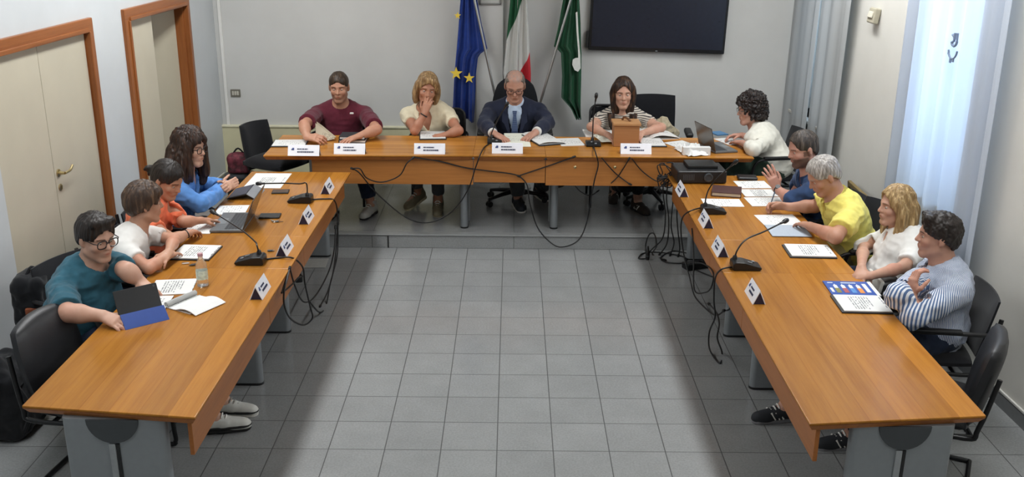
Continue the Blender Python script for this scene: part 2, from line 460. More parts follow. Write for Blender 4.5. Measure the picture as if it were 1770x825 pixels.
# dusk sky outside
w = bpy.data.worlds.new('dusk_sky'); SCN.world = w; w.use_nodes = True
nt = w.node_tree; bg = nt.nodes['Background']
bg.inputs[0].default_value = (.55, .72, 1., 1); bg.inputs[1].default_value = 1.6
for (a, b) in (W1, W2):
    yc = (a+b)/2
    area('window_daylight', (rwx(yc)+.75, yc, 2.0), 1.6, 2.2, 105., (.66, .84, 1.), (0, PI/2, 0))
SCN.view_settings.view_transform = 'Standard'; SCN.view_settings.look = 'None'
SCN.view_settings.gamma = 1.; SCN.view_settings.use_curve_mapping = False
SCN.view_settings.exposure = 0.
SCN.cycles.max_bounces = 7; SCN.cycles.transparent_max_bounces = 8; SCN.cycles.caustics_reflective = False; SCN.cycles.caustics_refractive = False
SCN.cycles.sample_clamp_indirect = 6.
SCN.cycles.use_denoising = True
# ------------------------------------------------------------------ conference tables
M_TOPY = wood_mat('desk_top_wood_y', '#ad742f', '#834e1b', 'Y', .45, .20, (0, .135), spec=.17)
M_TOPX = wood_mat('desk_top_wood_x', '#bd8036', '#8f571f', 'X', .45, .20, (1, .135), spec=.15)
M_EDGE = wood_mat('desk_edge_wood', '#a9672d', '#7c451a', 'Y', .5, .35)
M_MODY = wood_mat('modesty_wood_y', '#a4652f', '#7d471b', 'Y', .4, .4)
M_MODX = wood_mat('modesty_wood_x', '#b8783c', '#8d5526', 'X', .4, .4)
M_LEGM = mat('silver_grey_leg_metal', '#8b9093', .38, .35, var=.03)
M_LEGD = mat('dark_grey_plastic', '#3c4043', .45, var=.05)
M_BLK = mat('black_plastic', '#17181a', .4, var=.1)

def panel_leg(parent, c, z0, z1, w, rz, plate=True):
    """flat rounded leg panel, its width along local x, cable duct in the middle"""
    m = Matrix.Rotation(rz, 4, 'Z'); m.translation = Vector((c[0], c[1], 0))
    b = MB(); th = .066
    n = 8; prof = []
    for k in range(n+1): a = -PI/2+PI*k/n; prof.append((w/2-th/2+th/2*math.cos(a), th/2*math.sin(a)))
    for k in range(n+1): a = PI/2+PI*k/n; prof.append((-w/2+th/2+th/2*math.cos(a), th/2*math.sin(a)))
    b.prism(prof, z0+.012, z1, m)
    o = b.build('leg_panel', M_LEGM, parent)
    f = MB(); f.prism([(x*1.01, y*1.06) for x, y in prof], z0, z0+.014, m); f.build('foot_strip', M_BLK, o)
    if plate:
        d = MB()
        for s in (-1, 1):
            half = [(.115*math.cos(PI+PI*k/16), .115*math.sin(PI+PI*k/16)) for k in range(17)]
            mm = m @ Matrix.Translation((0, s*(th/2+.004), z1)) @ Matrix.Rotation(PI/2, 4, 'X')
            d.prism(half, -.005, .005, mm)
        d.build('cover_plate', M_LEGD, o)
        c2 = MB(); c3 = MB()
        for s in (-1, 1):
            c2.box(m @ Vector((-.012, s*(th/2+.003), (z0+z1-.115)/2)), (.03, .012, z1-z0-.125), m.to_3x3(), bevel=.004)
            c3.box(m @ Vector((.012, s*(th/2+.002), (z0+z1-.115)/2)), (.014, .008, z1-z0-.125), m.to_3x3())
        c2.build('cable_duct', mat('pale_duct', '#9a9ea0', .4, .3), o); c3.build('duct_slot', M_BLK, o)
    return o
def desk(label, x0, x1, y0, y1, zf, along, inner, legs, mod, group=None, quad=None):
    """desk with top slab x0..x1,y0..y1 at zf+HT; inner = coordinate of modesty panel; along = 'X'/'Y'"""
    cx, cy = (x0+x1)/2, (y0+y1)/2; zt = zf+HT
    t = thing('conference_desk', label, 'desk', (cx, cy, zf), 0, group)
    q = quad or [(x0, y0), (x1, y0), (x1, y1), (x0, y1)]
    q = [(a-cx, b-cy) for a, b in q]
    b = MB(); b.prism(q, HT-.012, HT, None, bevel=.004); b.build('tabletop', M_TOPY if along == 'Y' else M_TOPX, t)
    k = .012
    e = bmesh.new()
    sc = lambda p, d: (p[0]-math.copysign(d, p[0]), p[1]-math.copysign(d, p[1]))
    top = [e.verts.new((*p, HT-.0125)) for p in [sc(p, .001) for p in q]]; bot = [e.verts.new((*p, HT-.042)) for p in [sc(p, .02) for p in q]]
    e.faces.new(top); e.faces.new(bot[::-1])
    for i in range(4): e.faces.new((top[i], bot[i], bot[(i+1) % 4], top[(i+1) % 4]))
    b = MB(); b.join(e); b.build('tabletop_edge', M_EDGE, t, smooth=False)
    if mod:
        a0, a1, zb = mod
        b = MB()
        if along == 'Y': b.box((inner-cx, (a0+a1)/2-cy, (zb+HT-.042)/2), (.02, a1-a0-.004, HT-.042-zb), bevel=.003)
        else: b.box(((a0+a1)/2-cx, inner-cy, (zb+HT-.042)/2), (a1-a0-.004, .02, HT-.042-zb), bevel=.003)
        b.build('modesty_panel', M_MODY if along == 'Y' else M_MODX, t)
    for l in legs: panel_leg(t, (l[0]-cx, l[1]-cy), 0, HT-.042, l[2], 0 if along == 'Y' else PI/2, l[3])
    return t
LX0, LX1, RX0, RX1 = -2.155, -1.343, 1.302, 2.12
YN, YF = -2.945, 1.17
J1, J2 = -1.136, -.511
# near corners follow the photo's slight skew of the end desks
desk('wooden desk at the camera end of the left row, tablet in blue cover on it', LX0, LX1, YN, J1, 0, 'Y', -1.40, [(-1.74, YN+.045, .46, True), (-1.76, -1.25, .47, True)], (-2.97+.03, -1.50, .505), 'desks of the left row',
     quad=[(LX0+.007, YN+.05), (LX1-.012, YN-.04), (LX1, J1), (LX0, J1)])
desk('short wooden link desk in the middle of the left row', LX0, LX1, J1, J2, 0, 'Y', -1.40, [], (-1.50, J2, .505), 'desks of the left row')
desk('wooden desk at the far end of the left row, laptop on it', LX0, LX1, J2, YF, 0, 'Y', -1.40, [(-1.76, J2+.05, .47, True), (-1.76, YF-.06, .47, True)], (J2, YF-.01, .505), 'desks of the left row',
     quad=[(LX0, J2), (LX1, J2), (LX1+.012, YF), (LX0, YF)])
desk('wooden desk at the camera end of the right row, open end empty', RX0, RX1, YN, J1, 0, 'Y', 1.36, [(1.745, YN+.045, .46, True), (1.73, -1.25, .47, True)], (-2.95, -1.50, .505), 'desks of the right row',
     quad=[(RX0, YN-.05), (RX1-.015, YN+.035), (RX1, J1), (RX0, J1)])
desk('short wooden link desk in the middle of the right row', RX0, RX1, J1, J2, 0, 'Y', 1.36, [], (-1.50, J2, .505), 'desks of the right row')
desk('wooden desk at the far end of the right row, projector on it', RX0, RX1, J2, YF, 0, 'Y', 1.36, [(1.73, J2+.05, .47, True), (1.73, YF-.06, .47, True)], (J2, YF-.01, .505), 'desks of the right row')
# head table on the platform
HY0, HY1 = 1.30, 2.05
HX0, HX1 = -2.07, 2.045
desk('left desk of the head table on the platform', HX0, -.319, HY0, HY1, HP, 'X', HY0+.045, [(-1.71, 1.70, .47, True), (-.41, 1.76, .47, True)], (-1.69, -.319, .455), 'desks of the head table', quad=[(HX0-.0, HY0-.06), (-.319, HY0), (-.319, HY1), (HX0-.01, HY1-.03)])
desk('narrow middle desk of the head table under the sitting man in a suit', -.319, .293, HY0, HY1, HP, 'X', HY0+.05, [], (-.319, .293, .475), 'desks of the head table')
rd = desk('right desk of the head table on the platform, wooden box on it', .293, HX1, HY0, HY1, HP, 'X', HY0+.045, [(.384, 1.76, .47, True), (1.70, 1.70, .47, True)], (.293, 1.67, .455), 'desks of the head table')
for u in (994, 1063):
    p = py(u, 289, HY0+.035); b = MB(); b.lathe([(.012, 0), (.012, .006), (.007, .010)], (p[0]-rd.location.x, HY0+.036-rd.location.y, p[2]-HP), 16, (PI/2, 0, 0))
    b.build('screw_cap', M_BRASS, rd)
# ------------------------------------------------------------------ implicit surfaces (numpy) for bodies, clothes and hair
F32 = np.float32; A_ = np.array
class Field:
    def __init__(s, lo, hi, h):
        s.h = h; s.lo = np.array(lo, float); n = np.ceil((np.array(hi)-s.lo)/h).astype(int)+1
        s.n = n; s.d = np.full(n, .06, F32)
        s.ax = [(s.lo[i]+h*np.arange(n[i])).astype(F32) for i in range(3)]
    def block(s, lo, hi):
        i0 = np.clip(np.floor((np.array(lo)-s.lo)/s.h).astype(int), 0, s.n); i1 = np.clip(np.ceil((np.array(hi)-s.lo)/s.h).astype(int)+1, 0, s.n)
        if (i1 <= i0).any(): return None
        sl = tuple(slice(a, b) for a, b in zip(i0, i1))
        X = s.ax[0][sl[0]][:, None, None]; Y = s.ax[1][sl[1]][None, :, None]; Z = s.ax[2][sl[2]][None, None, :]
        return sl, X, Y, Z
    def group(s, prims, k=.02, k2=None, infl=0.):
        """smooth union of prims (each (fn, lo, hi)); merged into the field with k2"""
        lo = np.min([p[1] for p in prims], 0)-.05-infl; hi = np.max([p[2] for p in prims], 0)+.05+infl
        b = s.block(lo, hi)
        if b is None: return
        g = Field.__new__(Field); g.h = s.h; g.lo = np.array([s.ax[i][b[0][i].start] for i in range(3)], float)
        g.n = np.array([x.stop-x.start for x in b[0]]); g.ax = [s.ax[i][b[0][i]] for i in range(3)]; g.d = np.full(g.n, .06, F32)
        for p in prims: g.add(p, k, infl)
        sub = s.d[b[0]]; s.d[b[0]] = smin(sub, g.d, k if k2 is None else k2)
    def add(s, p, k, infl=0.):
        m = .055+k+infl
        b = s.block(p[1]-m, p[2]+m)
        if b is None: return
        sl, X, Y, Z = b
        s.d[sl] = smin(s.d[sl], p[0](X, Y, Z)-F32(infl), k)
    def cut(s, p, k=.004):
        m = .05+k; b = s.block(p[1]-m, p[2]+m)
        if b is None: return
        sl, X, Y, Z = b
        s.d[sl] = -smin(-s.d[sl], p[0](X, Y, Z), k)
    def keep(s, fn, k=.004):
        """intersect with a half space etc."""
        X, Y, Z = s.ax[0][:, None, None], s.ax[1][None, :, None], s.ax[2][None, None, :]
        s.d = -smin(-s.d, -fn(X, Y, Z), k)
    def mesh(s):
        return surface_nets(s.d, s.lo, s.h)
def smin(a, b, k):
    if k <= 0: return np.minimum(a, b)
    h = np.clip(.5+.5*(a-b)/F32(k), 0, 1)
    return (a*(1-h)+b*h-F32(k)*h*(1-h)).astype(F32)
def surface_nets(d, lo, h):
    ins = d < 0
    c = [ins[i:ins.shape[0]-1+i, j:ins.shape[1]-1+j, k:ins.shape[2]-1+k] for i in (0, 1) for j in (0, 1) for k in (0, 1)]
    cnt = sum(x.astype(np.int8) for x in c); act = (cnt > 0) & (cnt < 8)
    idx = np.full(act.shape, -1, np.int32); ijk = np.argwhere(act); idx[act] = np.arange(len(ijk))
    V = np.zeros((len(ijk), 3)); N = np.zeros(len(ijk))
    corners = [(i, j, k) for i in (0, 1) for j in (0, 1) for k in (0, 1)]
    val = {q: d[ijk[:, 0]+q[0], ijk[:, 1]+q[1], ijk[:, 2]+q[2]].astype(float) for q in corners}
    for a in corners:
        for ax in range(3):
            if a[ax]: continue
            b = list(a); b[ax] = 1; b = tuple(b)
            va, vb = val[a], val[b]; m = (va < 0) != (vb < 0)
            t = np.where(m, va/np.where(m, va-vb, 1), 0)
            for q in range(3): V[:, q] += np.where(m, a[q]+(t if q == ax else 0), 0)
            N += m
    V = (ijk+V/N[:, None])*h+lo
    faces = []
    for ax in range(3):
        o1, o2 = [(1, 2), (2, 0), (0, 1)][ax]
        sl0 = [slice(None)]*3; sl1 = [slice(None)]*3; sl0[ax] = slice(0, -1); sl1[ax] = slice(1, None)
        a, b = ins[tuple(sl0)], ins[tuple(sl1)]
        e = np.argwhere(a != b)
        ok = (e[:, o1] > 0) & (e[:, o2] > 0) & (e[:, o1] < act.shape[o1]) & (e[:, o2] < act.shape[o2]) & (e[:, ax] < act.shape[ax])
        e = e[ok]; fl = a[tuple(e.T)]
        def at(d1, d2):
            q = e.copy(); q[:, o1] -= d1; q[:, o2] -= d2; return idx[tuple(q.T)]
        quad = np.stack([at(1, 1), at(0, 1), at(0, 0), at(1, 0)], 1)
        quad[~fl] = quad[~fl][:, ::-1]
        faces.append(quad)
    Fc = np.concatenate(faces); Fc = Fc[(Fc >= 0).all(1)]
    return V, Fc
def vert_normals(V, Fc):
    fn = np.cross(V[Fc[:, 2]]-V[Fc[:, 0]], V[Fc[:, 3]]-V[Fc[:, 1]]); N = np.zeros_like(V)
    for k in range(4): np.add.at(N, Fc[:, k], fn)
    return N/np.maximum(np.linalg.norm(N, axis=1), 1e-12)[:, None]
def relax(V, Fc, it=2, f=.5):
    for _ in range(it):
        S = np.zeros_like(V); c = np.zeros(len(V))
        for a, b in ((0, 1), (1, 2), (2, 3), (3, 0)):
            np.add.at(S, Fc[:, a], V[Fc[:, b]]); np.add.at(S, Fc[:, b], V[Fc[:, a]]); np.add.at(c, Fc[:, a], 1); np.add.at(c, Fc[:, b], 1)
        V = V*(1-f)+S/np.maximum(c, 1)[:, None]*f
    return V
_LAT = np.random.RandomState(3).rand(32, 32, 32)*2-1
def vnoise(P, freq=(1, 1, 1)):
    q = P*np.array(freq); i = np.floor(q).astype(int); f = q-i; f = f*f*(3-2*f); r = 0
    for a in (0, 1):
        for b in (0, 1):
            for c in (0, 1):
                w = (f[:, 0] if a else 1-f[:, 0])*(f[:, 1] if b else 1-f[:, 1])*(f[:, 2] if c else 1-f[:, 2])
                r = r+w*_LAT[(i[:, 0]+a) % 32, (i[:, 1]+b) % 32, (i[:, 2]+c) % 32]
    return r
def fast_mesh(name, V, Fc, mats, parent, loc, mat_idx=None, col=None):
    me = bpy.data.meshes.new(name); me.vertices.add(len(V)); me.vertices.foreach_set('co', (V-np.array(loc)).astype(F32).ravel())
    me.loops.add(Fc.size); me.polygons.add(len(Fc))
    me.polygons.foreach_set('loop_start', np.arange(0, Fc.size, 4, dtype=np.int32))
    me.loops.foreach_set('vertex_index', Fc.astype(np.int32).ravel())
    if mat_idx is not None: me.polygons.foreach_set('material_index', mat_idx.astype(np.int32))
    me.polygons.foreach_set('use_smooth', np.ones(len(Fc), bool))
    for m in (mats if isinstance(mats, (list, tuple)) else [mats]): me.materials.append(m)
    if col is not None:
        at = me.color_attributes.new('tint', 'FLOAT_COLOR', 'POINT'); at.data.foreach_set('color', np.concatenate([col, np.ones((len(V), 1))], 1).astype(F32).ravel())
    me.update(); me.validate()
    return link(name, me, parent)
# primitives
def rcone(a, b, r1, r2=None):
    a = np.array(a, float); b = np.array(b, float); r2 = r1 if r2 is None else r2
    ba = b-a; L2 = max(float(ba@ba), 1e-10)
    def fn(X, Y, Z):
        x, y, z = X-F32(a[0]), Y-F32(a[1]), Z-F32(a[2])
        t = np.clip((x*F32(ba[0])+y*F32(ba[1])+z*F32(ba[2]))/F32(L2), 0, 1)
        return np.sqrt((x-t*F32(ba[0]))**2+(y-t*F32(ba[1]))**2+(z-t*F32(ba[2]))**2)-(F32(r1)+t*F32(r2-r1))
    R = max(r1, r2)
    return fn, np.minimum(a, b)-R, np.maximum(a, b)+R
def ell(c, r, M=None):
    """ellipsoid; M columns = axes"""
    c = np.array(c, float); r = np.array(r, float); M = np.eye(3) if M is None else np.array(M)
    def fn(X, Y, Z):
        x, y, z = X-F32(c[0]), Y-F32(c[1]), Z-F32(c[2])
        q = [x*F32(M[0, i])+y*F32(M[1, i])+z*F32(M[2, i]) for i in range(3)]
        k0 = np.sqrt(sum((q[i]/F32(r[i]))**2 for i in range(3))); k1 = np.sqrt(sum((q[i]/F32(r[i]**2))**2 for i in range(3)))
        return k0*(k0-1)/np.maximum(k1, F32(1e-6))
    e = np.sqrt(((M*r)**2).sum(1))
    return fn, c-e, c+e
def rbox(c, half, M=None, rad=.01):
    c = np.array(c, float); half = np.array(half, float); M = np.eye(3) if M is None else np.array(M)
    def fn(X, Y, Z):
        x, y, z = X-F32(c[0]), Y-F32(c[1]), Z-F32(c[2])
        q = [np.abs(x*F32(M[0, i])+y*F32(M[1, i])+z*F32(M[2, i]))-F32(half[i]-rad) for i in range(3)]
        o = np.sqrt(sum(np.maximum(t, 0)**2 for t in q)); return o+np.minimum(np.maximum(np.maximum(q[0], q[1]), q[2]), 0)-F32(rad)
    e = (np.abs(M)*half).sum(1)
    return fn, c-e, c+e
def unit(v): v = np.array(v, float); return v/max(np.linalg.norm(v), 1e-9)
def curve_pts(pts, n=6): return [np.array(p) for p in catmull(pts, n)]
def chain(pts, rads):
    return [rcone(pts[i], pts[i+1], rads[i], rads[i+1]) for i in range(len(pts)-1)]
# ------------------------------------------------------------------ people
def skin_material(name, color):
    t = NT(name); co = t.coords(); c = lin(color); y_ = .3*c[0]+.6*c[1]+.1*c[2]; c = tuple([x*.86+y_*.14 for x in c[:3]]+[1])
    at = t.n('ShaderNodeVertexColor', layer_name='tint')
    n = t.noise(co, 18., 4., .6)
    a = (c[0]*.93, c[1]*.88, c[2]*.86, 1); b = (min(1, c[0]*1.05), min(1, c[1]*1.05), min(1, c[2]*1.05), 1)
    col = t.mix(1., t.ramp(n, [(.3, a), (.7, b)]), at.outputs[0], 'MULTIPLY')
    t.set(Color=col, Roughness=.5, Spec=.35)
    t.b.inputs['Subsurface Weight'].default_value = .12; t.b.inputs['Subsurface Radius'].default_value = (.012, .004, .002); t.b.inputs['Subsurface Scale'].default_value = 1.
    t.bump(t.noise(co, 350, 3.), .08, .001)
    return t.m
def hair_material(name, color, light=None, stretch=(60, 60, 6)):
    t = NT(name); co = t.coords(); c = lin(color); l = lin(light) if light else tuple([min(1, x*1.8+.004) for x in c[:3]]+[1])
    d = tuple([x*.55 for x in c[:3]]+[1])
    n = t.noise(t.mapping(co, stretch), 1., 4., .65)
    t.set(Color=t.ramp(n, [(.3, d), (.5, c), (.72, l)]), Roughness=.45, Spec=.35)
    t.bump(n, .5, .006)
    return t.m
def cloth_material(name, color, pattern=None, color2=None, var=.07, rough=.85):
    t = NT(name); co = t.coords(); c = lin(color)
    a = tuple([x*(1-var) for x in c[:3]]+[1]); b = tuple([min(1, x*(1+var)) for x in c[:3]]+[1])
    col = t.ramp(t.noise(co, 25., 4.), [(.3, a), (.7, b)])
    if pattern:
        ax, per, width, wob = pattern
        sep = t.n('ShaderNodeSeparateXYZ', ins={0: co}); s = t.math('MULTIPLY', t.math('ARCTAN2', sep.outputs[1], sep.outputs[0]), .2) if ax == 'polar' else sep.outputs[ax] if isinstance(ax, int) else t.n('ShaderNodeVectorMath', operation='DOT_PRODUCT', ins={0: co, 1: ax}).outputs['Value']
        s = t.math('ADD', s, t.math('MULTIPLY', t.noise(co, 6., 2.), wob))
        f = t.math('FRACT', t.math('DIVIDE', s, per))
        m = t.math('LESS_THAN', f, width)
        col = t.mix(m, col, lin(color2))
    t.set(Color=col, Roughness=rough, Spec=.2, Sheen=.1)
    t.bump(t.noise(co, 420., 2.), .12, .0015)
    return t.m
M_EYEW = mat('eye_white', '#b3a69b', .2, var=.02)
M_IRIS = mat('eye_iris', '#2c1c12', .15)
M_LENS = NT('spectacle_lens').set(Color=(1, 1, 1, 1), Roughness=.02, Transmission=1., IOR=1.05, Alpha=.25).m

def frame_from(fwd, up=(0, 0, 1)):
    f = unit(fwd); l = unit(np.cross(up, f)); u = np.cross(f, l)
    return l, f, u          # left, forward, up
def ik(a, b, l1, l2, pole):
    a, b = np.array(a, float), np.array(b, float); d = b-a; L = np.linalg.norm(d)
    if L > (l1+l2)*.985: s = L/((l1+l2)*.985); l1 *= s; l2 *= s
    d = unit(d); x = (l1*l1-l2*l2+L*L)/(2*L); hgt = math.sqrt(max(l1*l1-x*x, 1e-6))
    p = np.array(pole, float); p = unit(p-d*(p@d))
    return a+d*x+p*hgt
def hand_prims(w, fdir, pn, S, side, curl=.35, spread=.12, thumb=.6, fcurl=None):
    """w wrist, fdir fingers' direction, pn = direction the palm faces; side +1 = left hand. Returns prims"""
    f = unit(fdir); n = unit(np.array(pn)-f*(np.array(pn)@f)); s = np.cross(n, f)*side   # s: towards the thumb
    P = []; S = S*1.04
    def loc(a, b, c): return w+(a*s+b*f+c*n)*S       # a thumbwards, b forward, c palmwards
    # palm
    for a0, a1 in ((.013, .026), (.006, .009), (-.004, -.008), (-.013, -.026)):
        P.append(rcone(loc(a0, .004, 0), loc(a1, .078, -.004 if abs(a1) < .01 else 0), .0155*S, .0125*S))
    P.append(rcone(loc(.014, .02, .004), loc(.030, .05, .006), .016*S, .012*S))
    lens = [(.044, .026, .020), (.049, .029, .021), (.045, .027, .020), (.035, .020, .018)]
    rr = [.0092, .0094, .0088, .0078]
    fingers = []
    for i, a in enumerate((.0275, .0095, -.0095, -.0265)):
        cu = curl if fcurl is None else fcurl[i]
        base = loc(a, .080, 0); ang = -cu*.5; d0 = unit(f+s*spread*(1.5-i)*.9); pts = [base]; q = base
        for j, L in enumerate(lens[i]):
            ang += cu*(.5, 1.0, .75)[j]*1.0 if j else cu*.9
            dd = d0*math.cos(ang)+n*math.sin(ang); q = q+dd*L*S; pts.append(q)
        r = rr[i]*S
        fingers.append(chain(pts, [r*1.05, r, r*.93, r*.8]))
    t0 = loc(.024, .022, .006); t1 = t0+unit(s*.75+f*.62+n*.35)*.040*S; dd = unit(s*(.55-.5*thumb)+f*.9+n*(.15+.5*thumb)); t2 = t1+dd*.032*S; t3 = t2+unit(dd+n*.15-s*.2*thumb)*.025*S
    fingers.append(chain([t0, t1, t2, t3], [.0125*S, .0112*S, .0098*S, .0080*S]))
    return P, fingers
def head_prims(H, L, Fw, U, S, fem=False, full=0.):
    """H head centre (between the ears), axes left, forward, up"""
    M = np.stack([L, Fw, U], 1)
    def p(a, b, c): return H+(a*L+b*Fw+c*U)*S
    def e(c, r, k=None): return ell(p(*c), np.array(r)*S, M)
    w = .94 if fem else 1.
    main = [e((0, -.014, .040), (.076*w, .097, .084)), e((0, .018, .005), (.066*w, .076, .085)), e((0, .026, -.045), ((.056+full*.012)*w, .060, .070)),
            rcone(p(.047*w+full*.01, .0, -.062), p(.016, .066, -.099), .021*S, .017*S), rcone(p(-.047*w-full*.01, .0, -.062), p(-.016, .066, -.099), .021*S, .017*S),
            rcone(p(-.012, .073, -.099), p(.012, .073, -.099), .0165*S), e((0, .0, .078), (.060*w, .070, .044))]
    mid = [e((.036*w, .062, -.022), (.027+full*.006, .024, .026)), e((-.036*w, .062, -.022), (.027+full*.006, .024, .026)),
           rcone(p(.046*w, .066, .028), p(.012, .083, .026), .011*S), rcone(p(-.046*w, .066, .028), p(-.012, .083, .026), .011*S),
           e((0, .072, -.058), (.030, .024, .022))]
    fine = [rcone(p(0, .084, .020), p(0, .107, -.020), .0075*S, .0115*S), rcone(p(.011, .094, -.025), p(-.011, .094, -.025), .0085*S),
            rcone(p(-.017, .088, -.050), p(.017, .088, -.050), .0062*S), rcone(p(-.008, .0925, -.0495), p(.008, .0925, -.0495), .006*S),
            rcone(p(-.014, .0875, -.0615), p(.014, .0875, -.0615), .0075*S)]
    ears = []
    for sg in (1, -1):
        ears += [ell(p(sg*.079*w, -.010, .002), np.array((.009, .018, .031))*S, M), rcone(p(sg*.074*w, -.004, -.028), p(sg*.078*w, -.01, -.018), .009*S)]
    sock = [ell(p(sg*.031, .090, .010), np.array((.017, .017, .010))*S, M) for sg in (1, -1)]
    balls = [ell(p(sg*.031, .0725, .009), np.array((.0125, .0125, .0115))*S, M) for sg in (1, -1)]
    return main, mid, fine, ears, sock, balls
PEOPLE = []
def person(name, label, base, face, head, hyaw, hpitch, hroll=0., S=1., fem=False, seat=.45, zf=0., skin='#c99a7c', girth=1., full=0.,
           arms=None, legs=None, top=None, bottoms=None, shoes=None, hair=None, scalp=None, brow='#3a2a1e', glasses=None, beard=None, shoulder=.185, sh_up=(0, 0), sh_fwd=(0, 0),
           neck_off=(-.03, -.02), vox=.0052, lip=(.80, .52, .50), extras=None, group=None):
    """base (x, y) of pelvis; face, hyaw: heading in degrees (0 = +x, 90 = +y); head = world centre of the head"""
    fa = math.radians(face); fwd = np.array([math.cos(fa), math.sin(fa), 0.]); left = np.array([-fwd[1], fwd[0], 0.]); up = np.array([0, 0, 1.])
    ha = math.radians(hyaw); hp = math.radians(hpitch)
    hf = np.array([math.cos(ha)*math.cos(hp), math.sin(ha)*math.cos(hp), -math.sin(hp)]); hl = np.array([-math.sin(ha), math.cos(ha), 0.]); hu = np.cross(hf, hl)
    if hroll:
        r = math.radians(hroll); hl, hu = hl*math.cos(r)+hu*math.sin(r), hu*math.cos(r)-hl*math.sin(r)
    H = np.array(head, float)
    pel = np.array([base[0], base[1], zf+seat+.095*S])
    root = thing(name, label, 'person', (base[0], base[1], zf), 0, group)
    loc = np.array([base[0], base[1], zf])
    nb = H-hu*.105*S-hf*.025*S+fwd*neck_off[0]*S+up*(-.055+neck_off[1])*S      # base of the neck
    # torso axis
    sp = nb-pel; back = -fwd*.03
    waist = pel+sp*.36+back*.6*S; chest = pel+sp*.72+back*S
    tu = unit(nb-chest*.6-pel*.4); tl = left; tf = unit(np.cross(left, tu))*1.
    tf = np.cross(tl, tu); tf = tf if tf@fwd > 0 else -tf
    TM = np.stack([tl, tf, tu], 1)
    sw = shoulder*S*(.92 if fem else 1.)
    shs = []
    for i, sg in enumerate((1, -1)):
        shs.append(nb-tu*.070*S+tl*sg*sw+tu*sh_up[i]*S+tf*sh_fwd[i]*S-tf*.005)
    g = girth
    torso = [ell(pel, np.array((.165*g, .115*g, .115))*S, TM if False else np.stack([left, fwd, up], 1)), ell(waist+tf*.012*g, np.array((.142*g, .105*g, .15))*S, TM),
             ell(chest+tf*.01, np.array((.158*(1+.5*(g-1)), .105*(1+.6*(g-1)), .155))*S, TM), ell(nb-tu*.085*S, np.array((.15, .075, .075))*S, TM),
             rcone(shs[0], nb-tu*.028*S, .047*S, .048*S), rcone(shs[1], nb-tu*.028*S, .047*S, .048*S)]
    if g > 1.15: torso.append(ell(waist+tf*.06*S-tu*.02, np.array((.13*g, .10*g, .12))*S, TM))
    bust = []
    if fem:
        bust = [ell(chest+tl*sg*.068*S+tf*.085*S-tu*.035*S, np.array((.058, .05, .058))*S, TM) for sg in (1, -1)]
    nr = .048 if fem else .057
    neck = [rcone(nb-tu*.01, H-hu*.055*S-hf*.02*S, (nr+.008)*S, nr*S), rcone(nb+tf*.02*S, H-hu*.075*S+hf*.015*S, nr*.8*S, nr*.75*S)]
    A = arms or {}
    limbs = []; wr = []; el = []; hands = []
    for i, sg in enumerate((1, -1)):
        sd = A.get('L' if sg > 0 else 'R', {})
        w = np.array(sd.get('wrist', shs[i]+fwd*.3-up*.35), float)
        pole = sd.get('pole', left*sg*.8-up*.7-fwd*.1)
        e_ = np.array(sd['elbow'], float) if 'elbow' in sd else ik(shs[i], w, .285*S, .255*S, pole)
        k = 1.0 if not fem else .86
        k *= (1+.35*(g-1))
        limbs.append(chain([shs[i], shs[i]*.5+e_*.5, e_], [.048*S*k, .046*S*k, .040*S*k])+chain([e_, e_*.66+w*.34, w], [.040*S*k, .041*S*k, .0265*S*k]))
        wr.append(w); el.append(e_)
        hands.append(hand_prims(w, sd.get('fdir', w-e_), sd.get('palm', -up), S*(.92 if fem else 1.), sg, sd.get('curl', .4), sd.get('spread', .12), sd.get('thumb', .6), sd.get('fcurl')))
    Lg = legs or {}
    legp = []; kn = []; an = []; toe = []
    for i, sg in enumerate((1, -1)):
        sd = Lg.get('L' if sg > 0 else 'R', {})
        hip = pel+left*sg*.095*S-up*.02*S
        a = np.array(sd.get('ankle', pel*[1, 1, 0]+fwd*.42*S+left*sg*.12*S+up*(zf+.09*S)), float)
        kpole = sd.get('pole', fwd*.6+up*.8)
        kk = np.array(sd['knee'], float) if 'knee' in sd else ik(hip, a, .43*S, .42*S, kpole)
        td = unit(np.array(sd.get('toe', fwd+left*sg*.2), float))
        legp.append((chain([hip, hip*.5+kk*.5, kk], [.088*S*(1+.5*(g-1)), .074*S, .058*S]), chain([kk, kk*.65+a*.35, a], [.055*S, .054*S, .036*S]),
                     [rcone(a-up*.035*S, a+td*.12*S-up*.055*S, .036*S, .03*S)]))
        kn.append(kk); an.append(a); toe.append(td)
    # ---- body field
    allp = np.array([H+hu*.15*S, H-hf*.13*S, H+hf*.13*S, pel-up*.15*S, *[x for x in wr], *[x for x in el], *[x+u_ for x in shs for u_ in (left*.08*S, -left*.08*S)], *[w_+unit(hh)*.21*S for w_, hh in zip(wr, [A.get('L', {}).get('fdir', wr[0]-el[0]), A.get('R', {}).get('fdir', wr[1]-el[1])])], *kn, *an, *[a+t*.2*S for a, t in zip(an, toe)]])
    pad = np.array([.14, .14, .13])*S
    lo, hi = allp.min(0)-pad, allp.max(0)+pad
    f = Field(lo, hi, vox)
    main, mid, fine, ears, sock, balls = head_prims(H, hl, hf, hu, S, fem, full)
    f.group(torso, .06*S); 
    if bust: f.group(torso[2:3]+bust, .03*S, .01)
    for lp in legp: f.group(lp[0]+lp[1]+lp[2], .03*S, .04*S)
    for l in limbs: f.group(l, .022*S, .022*S)
    for P_, fs in hands:
        f.group(P_, .014*S, .014*S)
        for fg in fs: f.group(fg, .004*S, .005*S)
    hfld = main
    f.group(neck, .03*S, .03*S); f.group(main, .022*S, .02*S)
    for q in mid: f.add(q, .014*S)
    for q in sock: f.cut(q, .012*S)
    for q in balls: f.add(q, .003*S)
    for q in fine: f.add(q, .009*S)
    f.group(ears, .01*S, .008*S)
    V, Fc = f.mesh(); V = relax(V, Fc, 1, .4)
